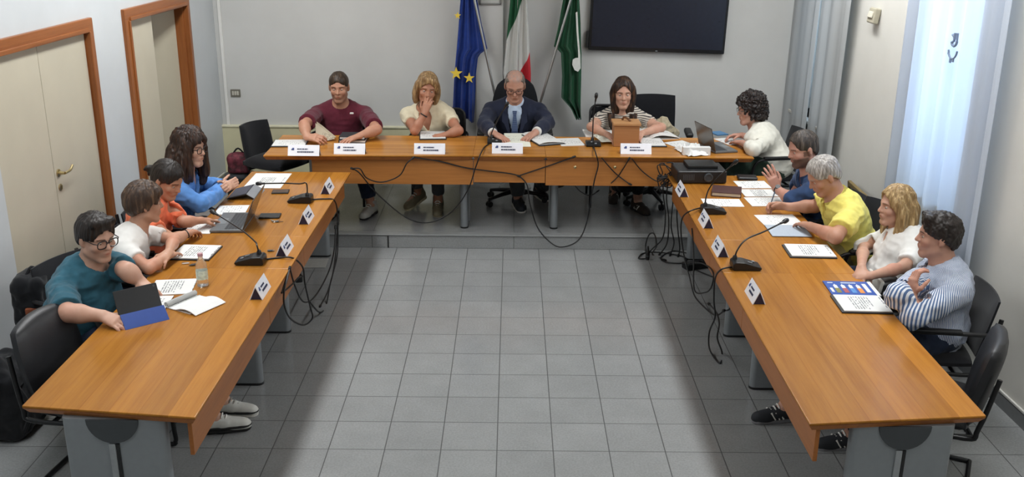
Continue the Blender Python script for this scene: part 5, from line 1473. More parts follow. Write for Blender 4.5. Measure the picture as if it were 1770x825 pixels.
def tablet_stand():
    a, b_ = pz(213, 566, Z7), pz(287, 548, Z7)
    c = (a+b_)/2; xa = unit(b_-a); w = np.linalg.norm(b_-a)*1.02
    r = thing('tablet_computer', 'tablet propped up in a folded blue cover on the left desks', 'tablet', (c[0], c[1], Z7), math.atan2(xa[1], xa[0]))
    al = math.radians(58)
    M = T(0, .035, .012) @ Matrix.Rotation(PI/2-al, 4, 'X').inverted() if False else T(0, .03, .014) @ Matrix.Rotation(math.radians(-28), 4, 'X')
    b = MB(); b.box((0, 0, .085), (w, .009, .17), bevel=.004); bmesh.ops.transform(b.bm, matrix=M, verts=b.bm.verts); b.build('back_shell', M_BLK, r)
    b = MB(); b.box((0, .0052, .085), (w-.02, .002, .155)); bmesh.ops.transform(b.bm, matrix=M, verts=b.bm.verts); b.build('screen', mat('dark_glass_screen', '#0c0d10', .12), r)
    b = MB(); b.cyl((w*.42, -.0055, .155), (w*.42, -.0075, .155), .006); bmesh.ops.transform(b.bm, matrix=M, verts=b.bm.verts); b.build('camera_lens', M_LEGD, r)
    # blue cover folded to a wedge
    mblue = mat('blue_tablet_cover', '#2b4890', .6)
    b = MB(); P = [(-.045, .0), (-.040, .006), (.022, .062), (.030, .056), (.034, 0)]
    m = Matrix(((0, 0, 1, 0), (1, 0, 0, 0), (0, 1, 0, 0), (0, 0, 0, 1)))
    b.prism(P, -w/2, w/2, m); b.build('cover', mblue, r)
tablet_stand()
def bottle():
    p = pz(351, 494, HT)
    r = thing('plastic_bottle', 'small clear plastic water bottle with a pale label and pink cap', 'bottle', (p[0], p[1], Z7), 0)
    pet = NT('clear_pet').set(Color=(.93, .97, .97, 1), Roughness=.06, Transmission=.9, IOR=1.25, Alpha=.75).m
    b = MB(); b.lathe([(.024, 0), (.032, .004), (.033, .02), (.031, .03), (.033, .04), (.033, .10), (.031, .108), (.033, .116), (.030, .135), (.018, .16), (.0135, .168), (.0135, .185)], seg=24); b.build('body', pet, r)
    b = MB(); b.lathe([(.0336, .045), (.0336, .097)], seg=24); b.build('bottle_label', mat('pale_green_label', '#c9d6c6', .5, var=.35, scale=45.), r)
    b = MB(); b.lathe([(.0152, .182), (.0152, .198), (.013, .200)], seg=18); b.build('cap', mat('pink_cap', '#b98c92', .4), r)
bottle()
sheet('printed pages on a dark folder under the hand of the woman in white', [(383, 426), (363, 450), (290, 450), (318, 428)], Z7, M_PTXT, .006, 'document_folder', 'folder', cover=M_FOLD)
def pen(label, a, b_, z, m, r0=.0045, name='pen'):
    p, q = pz(*a, z+r0+.0008), pz(*b_, z+r0+.0008); d = unit(q-p); c = (p+q)/2
    r = thing(name, label, 'pen', (c[0], c[1], z), 0); o = A_([c[0], c[1], z])
    b = MB(); b.tube([p-o, p-o+d*.006, p-o+d*.012, q-o-d*.02, q-o], [.0012, .003, r0, r0, r0*.85], 10); b.build('barrel', m, r)
    b = MB(); b.box((q+p*0-o-d*.025)+A_([0, 0, r0+.0015]), (.035, .003, .0025), (0, 0, math.atan2(d[1], d[0]))); b.build('clip', M_METAL, r)
pen('white pen beside the folder of the woman in the white T-shirt', (314, 456), (327, 455), Z7, M_PAPER)
pen('dark marker lying behind the plastic bottle', (326, 459), (343, 457), Z7, M_LEGD, .006, 'marker_pen')
sheet('printed page under the hands of the woman in the coral T-shirt', [(383, 380), (366, 404), (311, 405), (341, 381)], Z7, M_PTXT2)
M_LGREY = mat('laptop_grey_plastic', '#6f7274', .4, .3); M_KEYS = mat('laptop_keys', '#3a3c3f', .5); M_LID = mat('laptop_lid', '#55504b', .25, .4)
def laptop(label, quad, z, open_deg, screen_on=None, w=None):
    """quad: base corners hinge-left, hinge-right, front-right, front-left as its user sees them"""
    q = [pz(u, v, z) for u, v in quad]; c, xa, ya, W_, H_ = sheet_frame(q)
    r = thing('laptop', label, 'laptop', (c[0], c[1], z), math.atan2(xa[1], xa[0]))
    b = MB(); b.box((0, 0, .010), (W_, H_, .018), bevel=.004); b.build('base', M_LGREY, r)
    k = MB()
    nx, ny = 13, 5
    for i in range(nx):
        for j in range(ny): k.box((-W_*.44+W_*.88*(i+.5)/nx, H_*.42-H_*.50*(j+.5)/ny, .0195), (W_*.88/nx*.86, H_*.50/ny*.84, .003))
    k.build('keyboard', M_KEYS, r, smooth=False)
    b = MB(); b.box((0, -H_*.30, .0193), (W_*.30, H_*.26, .001)); b.build('touchpad', M_LEGM, r)
    a = math.radians(open_deg); M = T(0, H_/2-.004, .018) @ Matrix.Rotation(PI-a, 4, 'X').inverted() if False else T(0, H_/2-.004, .018) @ Matrix.Rotation(-(a-PI/2), 4, 'X')
    b = MB(); b.box((0, .003, H_*.5), (W_, .007, H_), bevel=.003); bmesh.ops.transform(b.bm, matrix=M, verts=b.bm.verts); b.build('lid', M_LID, r)
    b = MB(); b.box((0, -.0012, H_*.52), (W_*.92, .002, H_*.84)); bmesh.ops.transform(b.bm, matrix=M, verts=b.bm.verts); b.build('screen', MATS['dark_glass_screen'] if not screen_on else screen_on, r)
    return r
laptop('open grey laptop of the woman in coral on the left desks', [(443, 368), (420, 403), (362, 403), (384, 375)], Z7, 112)
sheet('printed page lying above the open laptop on the left desks', [(431, 354), (424, 371), (368, 372), (380, 358)], Z7, M_PTXT2)
def pouch(label, quad, z, th, m, name, cat_):
    q = [pz(u, v, z) for u, v in quad]; c, xa, ya, w, h = sheet_frame(q)
    r = thing(name, label, cat_, (c[0], c[1], z), math.atan2(xa[1], xa[0]))
    return r, w, h
r, w, h = pouch('black phone in a case beside the laptop on the left desks', [(447, 371), (484, 371), (486, 378), (450, 379)], Z7, .012, None, 'mobile_phone', 'phone')
b = MB(); b.box((0, 0, .006), (w, h, .011), bevel=.004); b.build('phone_case', M_BLK, r)
b = MB(); b.box((0, 0, .0118), (w*.94, h*.9, .001)); b.build('screen', MATS['dark_glass_screen'], r)
p = pz(474, 385, HT); r = thing('key_bunch', 'small bunch of keys beside the black phone', 'keys', (p[0], p[1], Z7), .6)
b = MB(); b.tube([(.012*math.cos(x), .012*math.sin(x), .003) for x in np.linspace(0, 2*PI, 17)[:-1]], .0015, 6, closed=True); b.build('key_ring', M_METAL, r)
for k, a in enumerate((-.3, .5, 1.6)):
    b = MB(); m = Matrix.Rotation(a, 4, 'Z'); b.box((.045, 0, .003+.002*k), (.035, .006, .002)); b.lathe([(.011, .002+.002*k), (.011, .0045+.002*k)], (.022, 0, 0), 14); bmesh.ops.transform(b.bm, matrix=m, verts=b.bm.verts); b.build('key', M_METAL if k else M_BLK, r)
# tablet of the person in blue, with folded cover
q = [pz(u, v, Z7) for u, v in ((439, 328), (434, 344), (387, 348), (411, 329))]; c, xa, ya, w, h = sheet_frame(q)
r = thing('tablet_computer', 'tablet in a black folding case in front of the person in light blue', 'tablet', (c[0], c[1], Z7), math.atan2(xa[1], xa[0]))
M = T(0, -h/2, .004) @ Matrix.Rotation(.24, 4, 'X')
b = MB(); b.box((0, h/2, .004), (w, h, .008), bevel=.003); bmesh.ops.transform(b.bm, matrix=M, verts=b.bm.verts); b.build('case', M_BLK, r)
b = MB(); b.box((0, h/2, .0086), (w*.93, h*.9, .001)); bmesh.ops.transform(b.bm, matrix=M, verts=b.bm.verts); b.build('screen', mat('lavender_dark_screen', '#3b3a4c', .2), r)
b = MB(); b.box((0, h*.5+.03, .022), (w, .09, .006), (-.55, 0, 0), bevel=.002); b.build('case_flap', mat('grey_case_flap', '#84878c', .5), r)
sheet('printed pages at the far end of the left desks', [(501, 300), (490, 325), (414, 327), (446, 301)], Z7, M_PTXT, .004)
r, w, h = pouch('black phone lying on the left desks in front of the farthest microphone', [(472, 329), (500, 329), (499, 335), (469, 336)], Z7, .01, None, 'mobile_phone', 'phone')
b = MB(); b.box((0, 0, .0045), (w, h, .008), bevel=.003); b.build('phone_case', M_BLK, r); b = MB(); b.box((0, 0, .0088), (w*.9, h*.7, .0008)); b.build('screen', mat('screen_painted_reflection', '#4a2f1a', .1), r)  # brown of the reflected desk wood is painted onto the screen
p = pz(467, 435, HT); r = thing('memory_stick', 'tiny dark memory stick beside the microphone on the left desks', 'memory stick', (p[0], p[1], Z7), .1)
b = MB(); b.box((0, 0, .005), (.032, .016, .009), bevel=.002); b.build('stick_body', M_LEGD, r); b = MB(); b.box((.021, 0, .005), (.011, .011, .005)); b.build('stick_plug', M_METAL, r)

# --- name cards: folded tents
def text_blocks(mb, x0, x1, y, h, rnd, gap=.3):
    x = x0
    while x < x1:
        w = rnd.uniform(.006, .014); mb.append((x, min(x+w, x1), y, h)); x += w+rnd.uniform(.002, .004)
def name_card(label, c, rz, L=.20, H=.085, D=.075, group=None, seed=0):
    """tent card: printed face towards local -y"""
    r = thing('name_card', label, 'name card', c, rz, group); rnd = random.Random(seed)
    b = MB(); th = .0025; m = Matrix(((0, 0, 1, 0), (1, 0, 0, 0), (0, 1, 0, 0), (0, 0, 0, 1)))
    b.prism([(-D/2, 0), (0, H), (D/2, 0), (D/2-.005, 0), (0, H-.011), (-D/2+.005, 0)], -L/2, L/2, m); b.build('folded_card', M_CARD, r)
    inn = MB(); inn.prism([(-D/2+.0055, .0004), (0, H-.0117), (D/2-.0055, .0004)], -L/2+.004, L/2-.004, m); inn.build('card_shade', M_CARDSHADE, r)  # solid dark filler: shade under the fold put in as colour
    n = Vector((0, -H, D/2)).normalized(); up = Vector((0, D/2, H)).normalized(); R = Matrix((Vector((1, 0, 0)), up, Vector((0, -up.z, up.y)))).transposed()
    base = Vector((0, -D/2, 0))
    t = MB(); bl = []
    text_blocks(bl, -L*.20, L*.14, .62, .010, rnd); text_blocks(bl, -L*.20, L*rnd.uniform(.18, .34), .36, .012, rnd)
    sl = math.hypot(H, D/2)
    for x0, x1, v, h in bl: t.box(base+up*sl*v+Vector((0, -up.z, up.y))*.0012+Vector(((x0+x1)/2, 0, 0)), (x1-x0, h, .0012), R)
    t.build('lettering', M_INK, r, smooth=False)
    t = MB(); k = base+up*sl*.62+Vector((-L*.33, 0, 0))+Vector((0, -up.z, up.y))*.0014
    t.box(k, (.016, .020, .0014), R, bevel=.0005); t.box(k+Vector((-.012, 0, 0))-up*.004, (.006, .012, .0014), R); t.build('crest', M_CREST, r)
    return r
M_CARD = mat('white_card', '#e9eaf0', .6, var=.02); M_INK = mat('dark_blue_ink', '#2c3350', .7); M_CREST = mat('blue_crest_ink', '#39477a', .7)
def card_at(label, u0, v0, u1, v1, z, face, seed, group, L=None):
    a, b_ = pz(u0, v0, z), pz(u1, v1, z); c = (a+b_)/2
    d = b_-a; L = L or np.linalg.norm(d)
    return name_card(label, (c[0], c[1], z+.0008), face, L, seed=seed, group=group)
GC = 'folded name cards'
for k, (u0, v0, u1, v1, t) in enumerate(((557, 338, 575, 322, 'at the far inner edge of the left desks'), (519, 391, 540, 371, 'on the left desks opposite the laptop'), (479, 446, 505, 424, 'on the left desks in front of the nearer microphone'), (436, 521, 464, 494, 'nearest the camera on the left desks'))):
    card_at('white folded name card '+t, u0, v0, u1, v1, HT, PI/2, k, GC, .205)
for k, (u0, v0, u1, v1, t) in enumerate(((1184, 344, 1173, 326, 'beside the projector on the right desks'), (1228, 400, 1212, 376, 'beside the farther microphone on the right desks'), (1253, 450, 1236, 423, 'between the two microphones on the right desks'), (1314, 532, 1296, 499, 'nearest the camera on the right desks'))):
    card_at('white folded name card '+t, u0, v0, u1, v1, HT, -PI/2, 10+k, GC, .205)
for k, (u0, v0, u1, v1, t) in enumerate(((501, 268, 551, 268, 'at the left end of the head table'), (580, 265, 630, 265, 'in front of the black notebooks on the head table'), (716, 265, 770, 265, 'in front of the woman in cream'), (850, 264, 904, 264, 'in front of the man in the suit'), (1072, 265, 1125, 265, 'in front of the wooden box'))):
    card_at('white folded name card '+t, u0, v0, u1, v1, HH, 0., 20+k, GC, .262)
# blank white box-card at the right end of the head table
p = pz(1204, 269, HH); r = thing('card_box', 'blank white card box at the front edge of the head table near the projector', 'card box', (p[0], p[1]+.03, Z8), .02)
b = MB(); b.box((0, 0, .034), (.235, .055, .068), bevel=.002); b.build('box_body', M_PAPER, r); b = MB(); b.box((.085, -.028, .02), (.012, .001, .006)); b.build('printed_mark', M_INK, r)

# --- microphones
M_MIC = mat('black_microphone_plastic', '#121314', .35)
def microphone(label, c, rz, neck, tipdir, tall=False, z=HT):
    """c base centre, rz heading of the base (buttons end), neck = list of world points from base to capsule"""
    r = thing('microphone', label, 'microphone', (c[0], c[1], z+.0008), rz, 'gooseneck microphones'); o = Vector((c[0], c[1], z+.0008)); Ri = Matrix.Rotation(-rz, 3, 'Z')
    b = bmesh.new(); P = [(-.085, 0), (.075, 0), (.088, .010), (.085, .022), (-.02, .052), (-.075, .055), (-.09, .045), (-.092, .01)]
    if tall: P = [(-.06, 0), (.08, 0), (.082, .018), (.02, .032), (-.05, .034), (-.062, .02)]
    mb = MB(); m = Matrix(((1, 0, 0, 0), (0, 0, 1, 0), (0, 1, 0, 0), (0, 0, 0, 1)))
    mb.prism(P, -.055 if not tall else -.065, .055 if not tall else .065, m, bevel=.006); mb.build('base', M_MIC, r)
    mb = MB(); mb.lathe([(.011, 0), (.011, .004), (.008, .006)], (.045 if not tall else .05, .018, .036 if not tall else .024), 14, (0, .28, 0)); mb.box((.02, -.015, .0435 if not tall else .03), (.03, .016, .004), (0, .28, 0), bevel=.001); mb.build('button', mat('grey_button', '#777a7c', .4), r)
    pts = [Ri @ (Vector(p)-o) for p in neck]; sp = catmull(pts, 6)
    mb = MB(); mb.lathe([(.016, 0), (.014, .02), (.009, .03)], tuple(pts[0]), 14); mb.tube(sp, .0052, 8); nk = mb.build('gooseneck', M_MIC, r)
    e = Vector(sp[-1]); d = (e-Vector(sp[-2])).normalized()
    mb = MB(); mb.tube([e-d*.03, e, e+d*.006, e+d*.03, e+d*.044, e+d*.05], [.007, .009, .0145, .016, .012, .004], 14); mb.build('capsule', M_BLK, nk)
    return r
P3 = lambda u, v, x: px(u, v, x)
def on(c, dz): return A_([c[0], c[1], HT+dz])
c = pz(519, 349, HT); n0 = pz(531, 340, HT+.05)
microphone('black gooseneck microphone at the far end of the left desks', c, PI, [n0, n0+[0, 0, .10], px(518, 318, n0[0]-.06), px(490, 317, n0[0]-.20), px(452, 317.5, n0[0]-.38)], None)
c = pz(433, 455, HT); n0 = pz(448, 440, HT+.05)
microphone('black gooseneck microphone in the middle of the left desks', c, PI, [n0, n0+[-.01, 0, .06], px(440, 417, n0[0]-.06), px(415, 396, n0[0]-.20), px(372, 369, n0[0]-.40)], None)
c = pz(1233, 368, HT); n0 = pz(1219, 357, HT+.05)
microphone('black gooseneck microphone behind the dark red notebook on the right desks', c, 0., [n0, n0+[0, 0, .06], px(1226, 326, n0[0]+.02), px(1240, 308, n0[0]+.06), px(1258, 292, n0[0]+.12), px(1268, 283, n0[0]+.15)], None)
c = pz(1289, 464, HT); n0 = pz(1270, 449, HT+.05)
microphone('black gooseneck microphone in the middle of the right desks', c, 0., [n0, n0+[.01, 0, .06], px(1290, 414, n0[0]+.07), px(1322, 400, n0[0]+.20), px(1354, 384, n0[0]+.34)], None)
c = pz(855, 246, HH); n0 = pz(850, 239, HH+.03)
microphone('black microphone in front of the man in the suit', c, -PI/2, [n0, n0+[0, 0, .05], py(862, 204, n0[1]-.02), py(874, 184, n0[1]-.04)], None, True, HH)
c = pz(1025, 251, HH); n0 = pz(1024, 243, HH+.03)
microphone('black microphone standing upright beside the wooden box', c, -PI/2, [n0, n0+[0, 0, .06], py(1026, 198, n0[1]), py(1030, 170, n0[1])], None, True, HH)

# --- right row papers: reader faces -x, page-up = -x, page-right = +y
sheet('printed pages on the right desks beside the black spectacle case, nearest the projector', [(1268, 313), (1320, 314), (1336, 326), (1278, 326)], Z7, M_PTXT2, .003, rot=1)
sheet('printed pages in front of the bearded man, middle of three', [(1278, 328), (1336, 328), (1351, 341), (1287, 340)], Z7, M_PTXT, .004, rot=1)
sheet('printed pages under the pen hand of the man in yellow, nearest the camera of three', [(1287, 342), (1345, 342), (1364, 356), (1299, 358)], Z7, M_PTXT2, .004, rot=1)
r, w, h = pouch('slim black spectacle case on the far end of the right desks', [(1275, 306), (1307, 307), (1309, 313), (1274, 312)], Z7, .02, None, 'spectacle_case', 'case')
b = MB(); b.box((0, 0, .013), (w, h, .026), bevel=.010, seg=3); b.build('case_shell', M_BLK, r); b = MB(); b.box((0, 0, .0135), (w*1.002, h*1.004, .0015)); b.build('case_seam', M_LEGD, r)
r, w, h = pouch('dark red leather notebook on the right desks', [(1235, 326), (1280, 331), (1282, 342), (1226, 340)], Z7, .03, None, 'notebook', 'notebook')
mm = mat('dark_red_leather', '#43221f', .45, bump=.1)
b = MB(); b.box((0, 0, .0035), (w, h, .006), bevel=.002); b.box((0, 0, .0315), (w, h, .006), bevel=.002); b.box((0, h/2-.003, .0175), (w, .006, .034), bevel=.002); b.build('cover', mm, r)
b = MB(); b.box((0, -.003, .0175), (w-.012, h-.012, .022)); b.build('page_block', mat('cream_page_edges', '#b9aa94', .8), r)
sheet('white page beside the farther microphone on the right desks', [(1212, 344), (1277, 345), (1287, 357), (1219, 358)], Z7, M_PTXT2, .003, rot=1)
sheet('white pages under the hand of the man in yellow', [(1303, 372), (1370, 372), (1390, 389), (1322, 391)], Z7, M_PTXT2, .003, rot=1)
sheet('pale blue-grey plastic folder beneath the microphone of the man in yellow', [(1322, 391), (1386, 389), (1403, 409), (1336, 410)], Z7+.0032, text_material('blue_grey_folder', '#a9b2bd', '#8792a0', dens=.35), .005, 'document_folder', 'folder', rot=1)
sheet('printed pages on a black folder in front of the woman in the white polo', [(1356, 426), (1428, 426), (1445, 446), (1369, 447)], Z7, M_PTXT, .007, 'document_folder', 'folder', cover=M_FOLD, rot=1)
def brochure():
    r = sheet('blue brochure with pictured bottles on the right desks', [(1423, 488), (1495, 488), (1517, 512), (1437, 511)], Z7, mat('blue_brochure_print', '#1f4fa3', .35, var=.08), .006, 'brochure', 'brochure', rot=1)
    q = [pz(u, v, Z7) for u, v in [(1423, 488), (1495, 488), (1517, 512), (1437, 511)]]; q = q[1:]+q[:1]; c, xa, ya, w, h = sheet_frame(q)
    # local x along the text rows, page-up = ya
    cols = ['#e08a3a', '#4b86c4', '#a04a4f', '#7d7a3c']
    for k in range(4):
        b = MB(); z = .0066; x = w*.40-w*.70*(.5)-0; yy = h*(.22-.17*k)
        # bottles lie with their necks towards page-left
        b.box((w*.20, yy, z), (w*.34, h*.105, .0012), bevel=.0004); tag(b.build('pictured_bottle', mat('print_'+str(k), cols[k], .4), r), None)
        b = MB(); b.box((-w*.08, yy, z), (w*.22, h*.085, .0012), bevel=.0004); b.prism([(-w*.19, yy-h*.02), (-w*.19, yy+h*.02), (-w*.28, yy)], z-.0006, z+.0006); b.build('pictured_neck', M_PAPER, r)
    b = MB(); b.box((w*.0, h*.38, .0066), (w*.62, h*.09, .0012)); b.box((-w*.36, h*.05, .0066), (w*.05, h*.34, .0012)); b.box((-w*.36, -h*.36, .0066), (w*.05, h*.12, .0012)); b.build('white_heading', M_PAPER, r)
    b = MB(); b.box((w*.18, -h*.42, .0066), (w*.3, h*.06, .0012)); b.build('white_panel', M_PAPER, r)
    b = MB(); b.box((0, h*.5+.012, .003), (w, .022, .006)); b.build('page_margin', M_PAPER, r)
brochure()
sheet('printed white document on a dark folder under the blue brochure, before the man in stripes', [(1440, 514), (1518, 514), (1541, 541), (1460, 543)], Z7, M_PTXT, .006, 'document_folder', 'folder', cover=M_FOLD, rot=1)

# --- head table
sheet('printed sheet on a dark folder at the left end of the head table', [(479, 244), (533, 243), (526, 254), (467, 254)], Z8, M_PTXT2, .003, 'document_folder', 'folder', cover=M_FOLD)
for k, (lab, z, wv, m) in enumerate((('black notebook, lower of two before the man in maroon', 0., .235, M_FOLD), ('black notebook, upper of two before the man in maroon', .028, .225, mat('black_notebook_cloth', '#26282d', .6)))):
    p = pz(609, 246, HH); r = thing('notebook', lab, 'notebook', (p[0], p[1]+.06+.01*k, Z8+z), .03-.04*k, 'black notebooks before the man in maroon')
    b = MB(); b.box((0, 0, .002), (wv, .19, .004), bevel=.001); b.box((0, 0, .0245), (wv, .19, .004), bevel=.001); b.box((-wv/2+.002, 0, .0135), (.004, .19, .025)); b.build('cover', m, r)
    b = MB(); b.box((.002, 0, .0132), (wv-.012, .182, .018)); b.build('page_block', M_PAPER, r)
# newspaper held by the man in maroon
def newspaper():
    a = pz(575, 242, HH+.012); c = a; r = thing('folded_paper', 'folded greyish newsprint held open by the man in maroon', 'paper', (c[0], c[1], Z8), 0)
    m = text_material('newsprint', '#b9ad98', '#7d7364', dens=.5, lines=.009)
    P = [py(545, 213, c[1]+.03), py(556, 221, c[1]+.06), py(579, 240, c[1]+.02), py(566, 243.5, c[1]-.01), py(546, 236, c[1]+.0)]
    for off, mm in ((0, m), (.02, mat('newsprint_back', '#a89c86', .8))):
        b = MB(); vs = [b.bm.verts.new(Vector(p-A_([c[0], c[1], Z8])+A_([off*.4, off, off*.5]))) for p in P]; b.bm.faces.new(vs); bmesh.ops.triangulate(b.bm, faces=b.bm.faces); bmesh.ops.solidify(b.bm, geom=list(b.bm.faces), thickness=.003); b.build('leaf', mm, r)
newspaper()
sheet('white sheet on a dark folder in front of the woman in cream', [(729, 229), (771, 229), (768, 241), (724, 242)], Z8, M_PTXT2, .004, 'document_folder', 'folder', cover=M_FOLD)
def open_book(label, quad, z, m, cover=None, hump=.02, name='booklet'):
    q = [pz(u, v, z) for u, v in quad]; c, xa, ya, w, h = sheet_frame(q)
    r = thing(name, label, 'booklet', (c[0], c[1], z), math.atan2(xa[1], xa[0]))
    z0 = 0
    if cover: b = MB(); b.box((.004, -.006, .004), (w+.02, h+.02, .008), bevel=.002); b.build('cover', cover, r); z0 = .008
    b = MB(); b.grid(lambda u, v: Vector((-w/2+w*u, -h/2+h*v, z0+.004+hump*math.sin(PI*u)**.8*(.8+.2*math.cos(4*u)))), 20, 6, -.004); b.build('pages', m, r)
    b = MB(); b.box((0, 0, z0+.002), (w*.97, h*.97, .004)); b.build('under_page', M_PAPER, r)
    return r
sheet('cream printed pages under the hands of the man in the suit', [(872, 231), (914, 231), (916, 254), (873, 254)], Z8, M_PTXT3, .004)
open_book('open white document on a black folder right of the cream pages on the head table', [(917, 233), (952, 231), (964, 250), (917, 254)], Z8, M_PTXT2, M_FOLD, .02)
sheet('white pages lying between the open folder and the upright microphone', [(964, 240), (1003, 239), (1008, 252), (966, 253)], Z8, M_PTXT2, .004)
sheet('white papers behind the upright microphone on the head table', [(1010, 226), (1059, 225), (1060, 238), (1009, 237)], Z8, M_PTXT2, .010)
def crumple(label, quad, z, m, amp, th=.003, seed=1., name='crumpled_paper', lift=.0, cat_='paper', nu=22):
    q = [pz(u, v, z) for u, v in quad]; c, xa, ya, w, h = sheet_frame(q)
    r = thing(name, label, cat_, (c[0], c[1], z), math.atan2(xa[1], xa[0]))
    def fn(u, v):
        p = A_([[u*w*20+seed, v*h*20+seed, seed]]); n = 1-2*abs(vnoise(p)[0]); n2 = vnoise(p*2.3)[0]
        e = min(1., 6*min(u, 1-u, v, 1-v)+.15)
        return Vector((-w/2+w*u+.006*n2, -h/2+h*v+.006*n, .003+max(0, (n*.7+n2*.3)*amp*e+amp*.5*e+lift*math.sin(PI*u)*math.sin(PI*v))))
    b = MB(); b.grid(fn, nu, nu, -th); b.build('folded_sheet', m, r)
    return r
crumple('crumpled pale green sheet at the foot of the upright microphone', [(1030, 233), (1060, 233), (1060, 246), (1034, 248)], Z8+.012, M_PTXT3, .02)
def ballot_box():
    a, b_ = pz(1060.5, 254, HH), pz(1104, 254, HH); c = (a+b_)/2; w = b_[0]-a[0]; d = .19; h = .185
    r = thing('wooden_box', 'plain light wooden box with a lid and leather pull on the head table', 'box', (c[0], c[1]+d/2, Z8), 0)
    mw = wood_mat('pale_box_wood', '#a9764a', '#8d5d36', 'X', .6, .5)
    b = MB(); b.box((0, 0, h/2), (w, d, h), bevel=.003); b.build('box_body', mw, r)
    b = MB(); b.box((0, 0, h+.012), (w+.022, d+.02, .024), bevel=.004); b.build('box_lid', wood_mat('pale_lid_wood', '#b98a5c', '#97683c', 'X', .6, .45), r)
    b = MB(); b.tube(catmull([(-.03, .04, h+.026), (-.015, .03, h+.05), (.015, .0, h+.045), (.035, -.02, h+.026)], 6), [.010]*19, 8); b.build('pull_strap', mat('brown_leather', '#6a4424', .6), r)
ballot_box()
open_book('curled white pages beside the wooden box on the head table', [(1109, 226), (1158, 224), (1166, 241), (1112, 243)], Z8, M_PTXT2, None, .045)
sheet('white page on a black folder right of the wooden box', [(1106, 240), (1142, 240), (1149, 254), (1107, 254)], Z8+.001, M_PTXT2, .005, 'document_folder', 'folder', cover=M_FOLD)
sheet('white sheet between the wooden box and the laptop on the head table', [(1148, 246), (1183, 244), (1202, 252), (1172, 258)], Z8, M_PTXT2, .004)
laptop('open grey laptop of the woman with curly hair on the head table', [(1238, 266), (1209, 252), (1243, 247), (1274, 264)], Z8, 105)
sheet('white pages under the hands of the woman with curly hair', [(1236, 240), (1268, 238), (1286, 249), (1258, 252)], Z8, M_PTXT2, .003)
r, w, h = pouch('small blue folder behind the laptop on the head table', [(1232, 229), (1250, 228), (1254, 234), (1234, 236)], Z8, .01, None, 'document_folder', 'folder')
b = MB(); b.box((0, 0, .006), (w, h, .011), bevel=.002); b.build('cover', mat('blue_folder_card', '#4d7ea8', .5), r); b = MB(); b.box((.004, 0, .006), (w*.99, h*.94, .006)); b.build('page_block', M_PAPER, r)
# projector on the right desks and crumpled bag on it
def projector():
    q = [pz(u, v, HT) for u, v in ((1166, 319), (1250, 319))]; p = (q[0]+q[1])/2
    r = thing('projector', 'black video projector box at the far end of the right desks', 'projector', (p[0]+.02, p[1]+.16, Z7), .03)
    W_ = .40
    b = MB(); b.box((0, 0, .055), (W_, .30, .10), bevel=.010, seg=3); b.build('housing', M_BLK, r)
    b = MB(); b.box((.02, .03, .118), (W_*.62, .20, .03), bevel=.008); b.build('top_cover', M_MIC, r)
    b = MB(); b.lathe([(.036, 0), (.036, .012), (.026, .014), (.024, .006)], (.05, -.150, .055), 22, (PI/2, 0, 0)); b.build('lens_ring', M_LEGD, r)
    b = MB()
    for k in range(8): b.box((-.15+.012*k, -.1505, .055), (.006, .002, .05))
    b.build('vent_grille', M_LEGD, r)
    for sx in (-1, 1):
        b = MB(); b.cyl((sx*.15, -.11, 0), (sx*.15, -.11, .008), .014); b.build('foot', M_CAST, r)
projector()
p = pz(1189, 283, HH)
crumple('crumpled white plastic bag on the front edge of the head table above the projector', [(1170, 258), (1208, 256), (1215, 270), (1186, 272)], Z8, mat('white_plastic_bag', '#d9d9d6', .4), .05, seed=4., name='plastic_bag', cat_='bag')
# beige jacket on the empty office chair
p = py(1133, 222, 2.36)
def jacket():
    r = thing('beige_jacket', 'beige jacket bundled on the seat of the empty office chair', 'jacket', (p[0], 2.40, HP+.50), 0)
    f = Field((p[0]-.3, 2.1, HP+.45), (p[0]+.3, 2.7, HP+1.0), .008)
    f.group([ell((p[0], 2.38, HP+.60), (.19, .15, .10)), ell((p[0]-.04, 2.34, HP+.70), (.12, .10, .09)), rcone((p[0]-.08, 2.30, HP+.70), (p[0]+.06, 2.30, HP+.79), .05, .06), rcone((p[0]+.06, 2.30, HP+.78), (p[0]+.17, 2.33, HP+.70), .05, .04)], .05)
    f.keep(lambda X, Y, Z: (F32(HP+.505)-Z)+0*X+0*Y)
    V, Fc = f.mesh(); V = wrinkle(V, Fc, .018, 6., (16, 16, 16)); V[:, 2] = np.maximum(V[:, 2], HP+.503)
    fast_mesh('cloth', V, Fc, cloth_material('beige_cotton', '#a89d84', var=.25), r, (p[0], 2.40, HP+.50))
jacket()
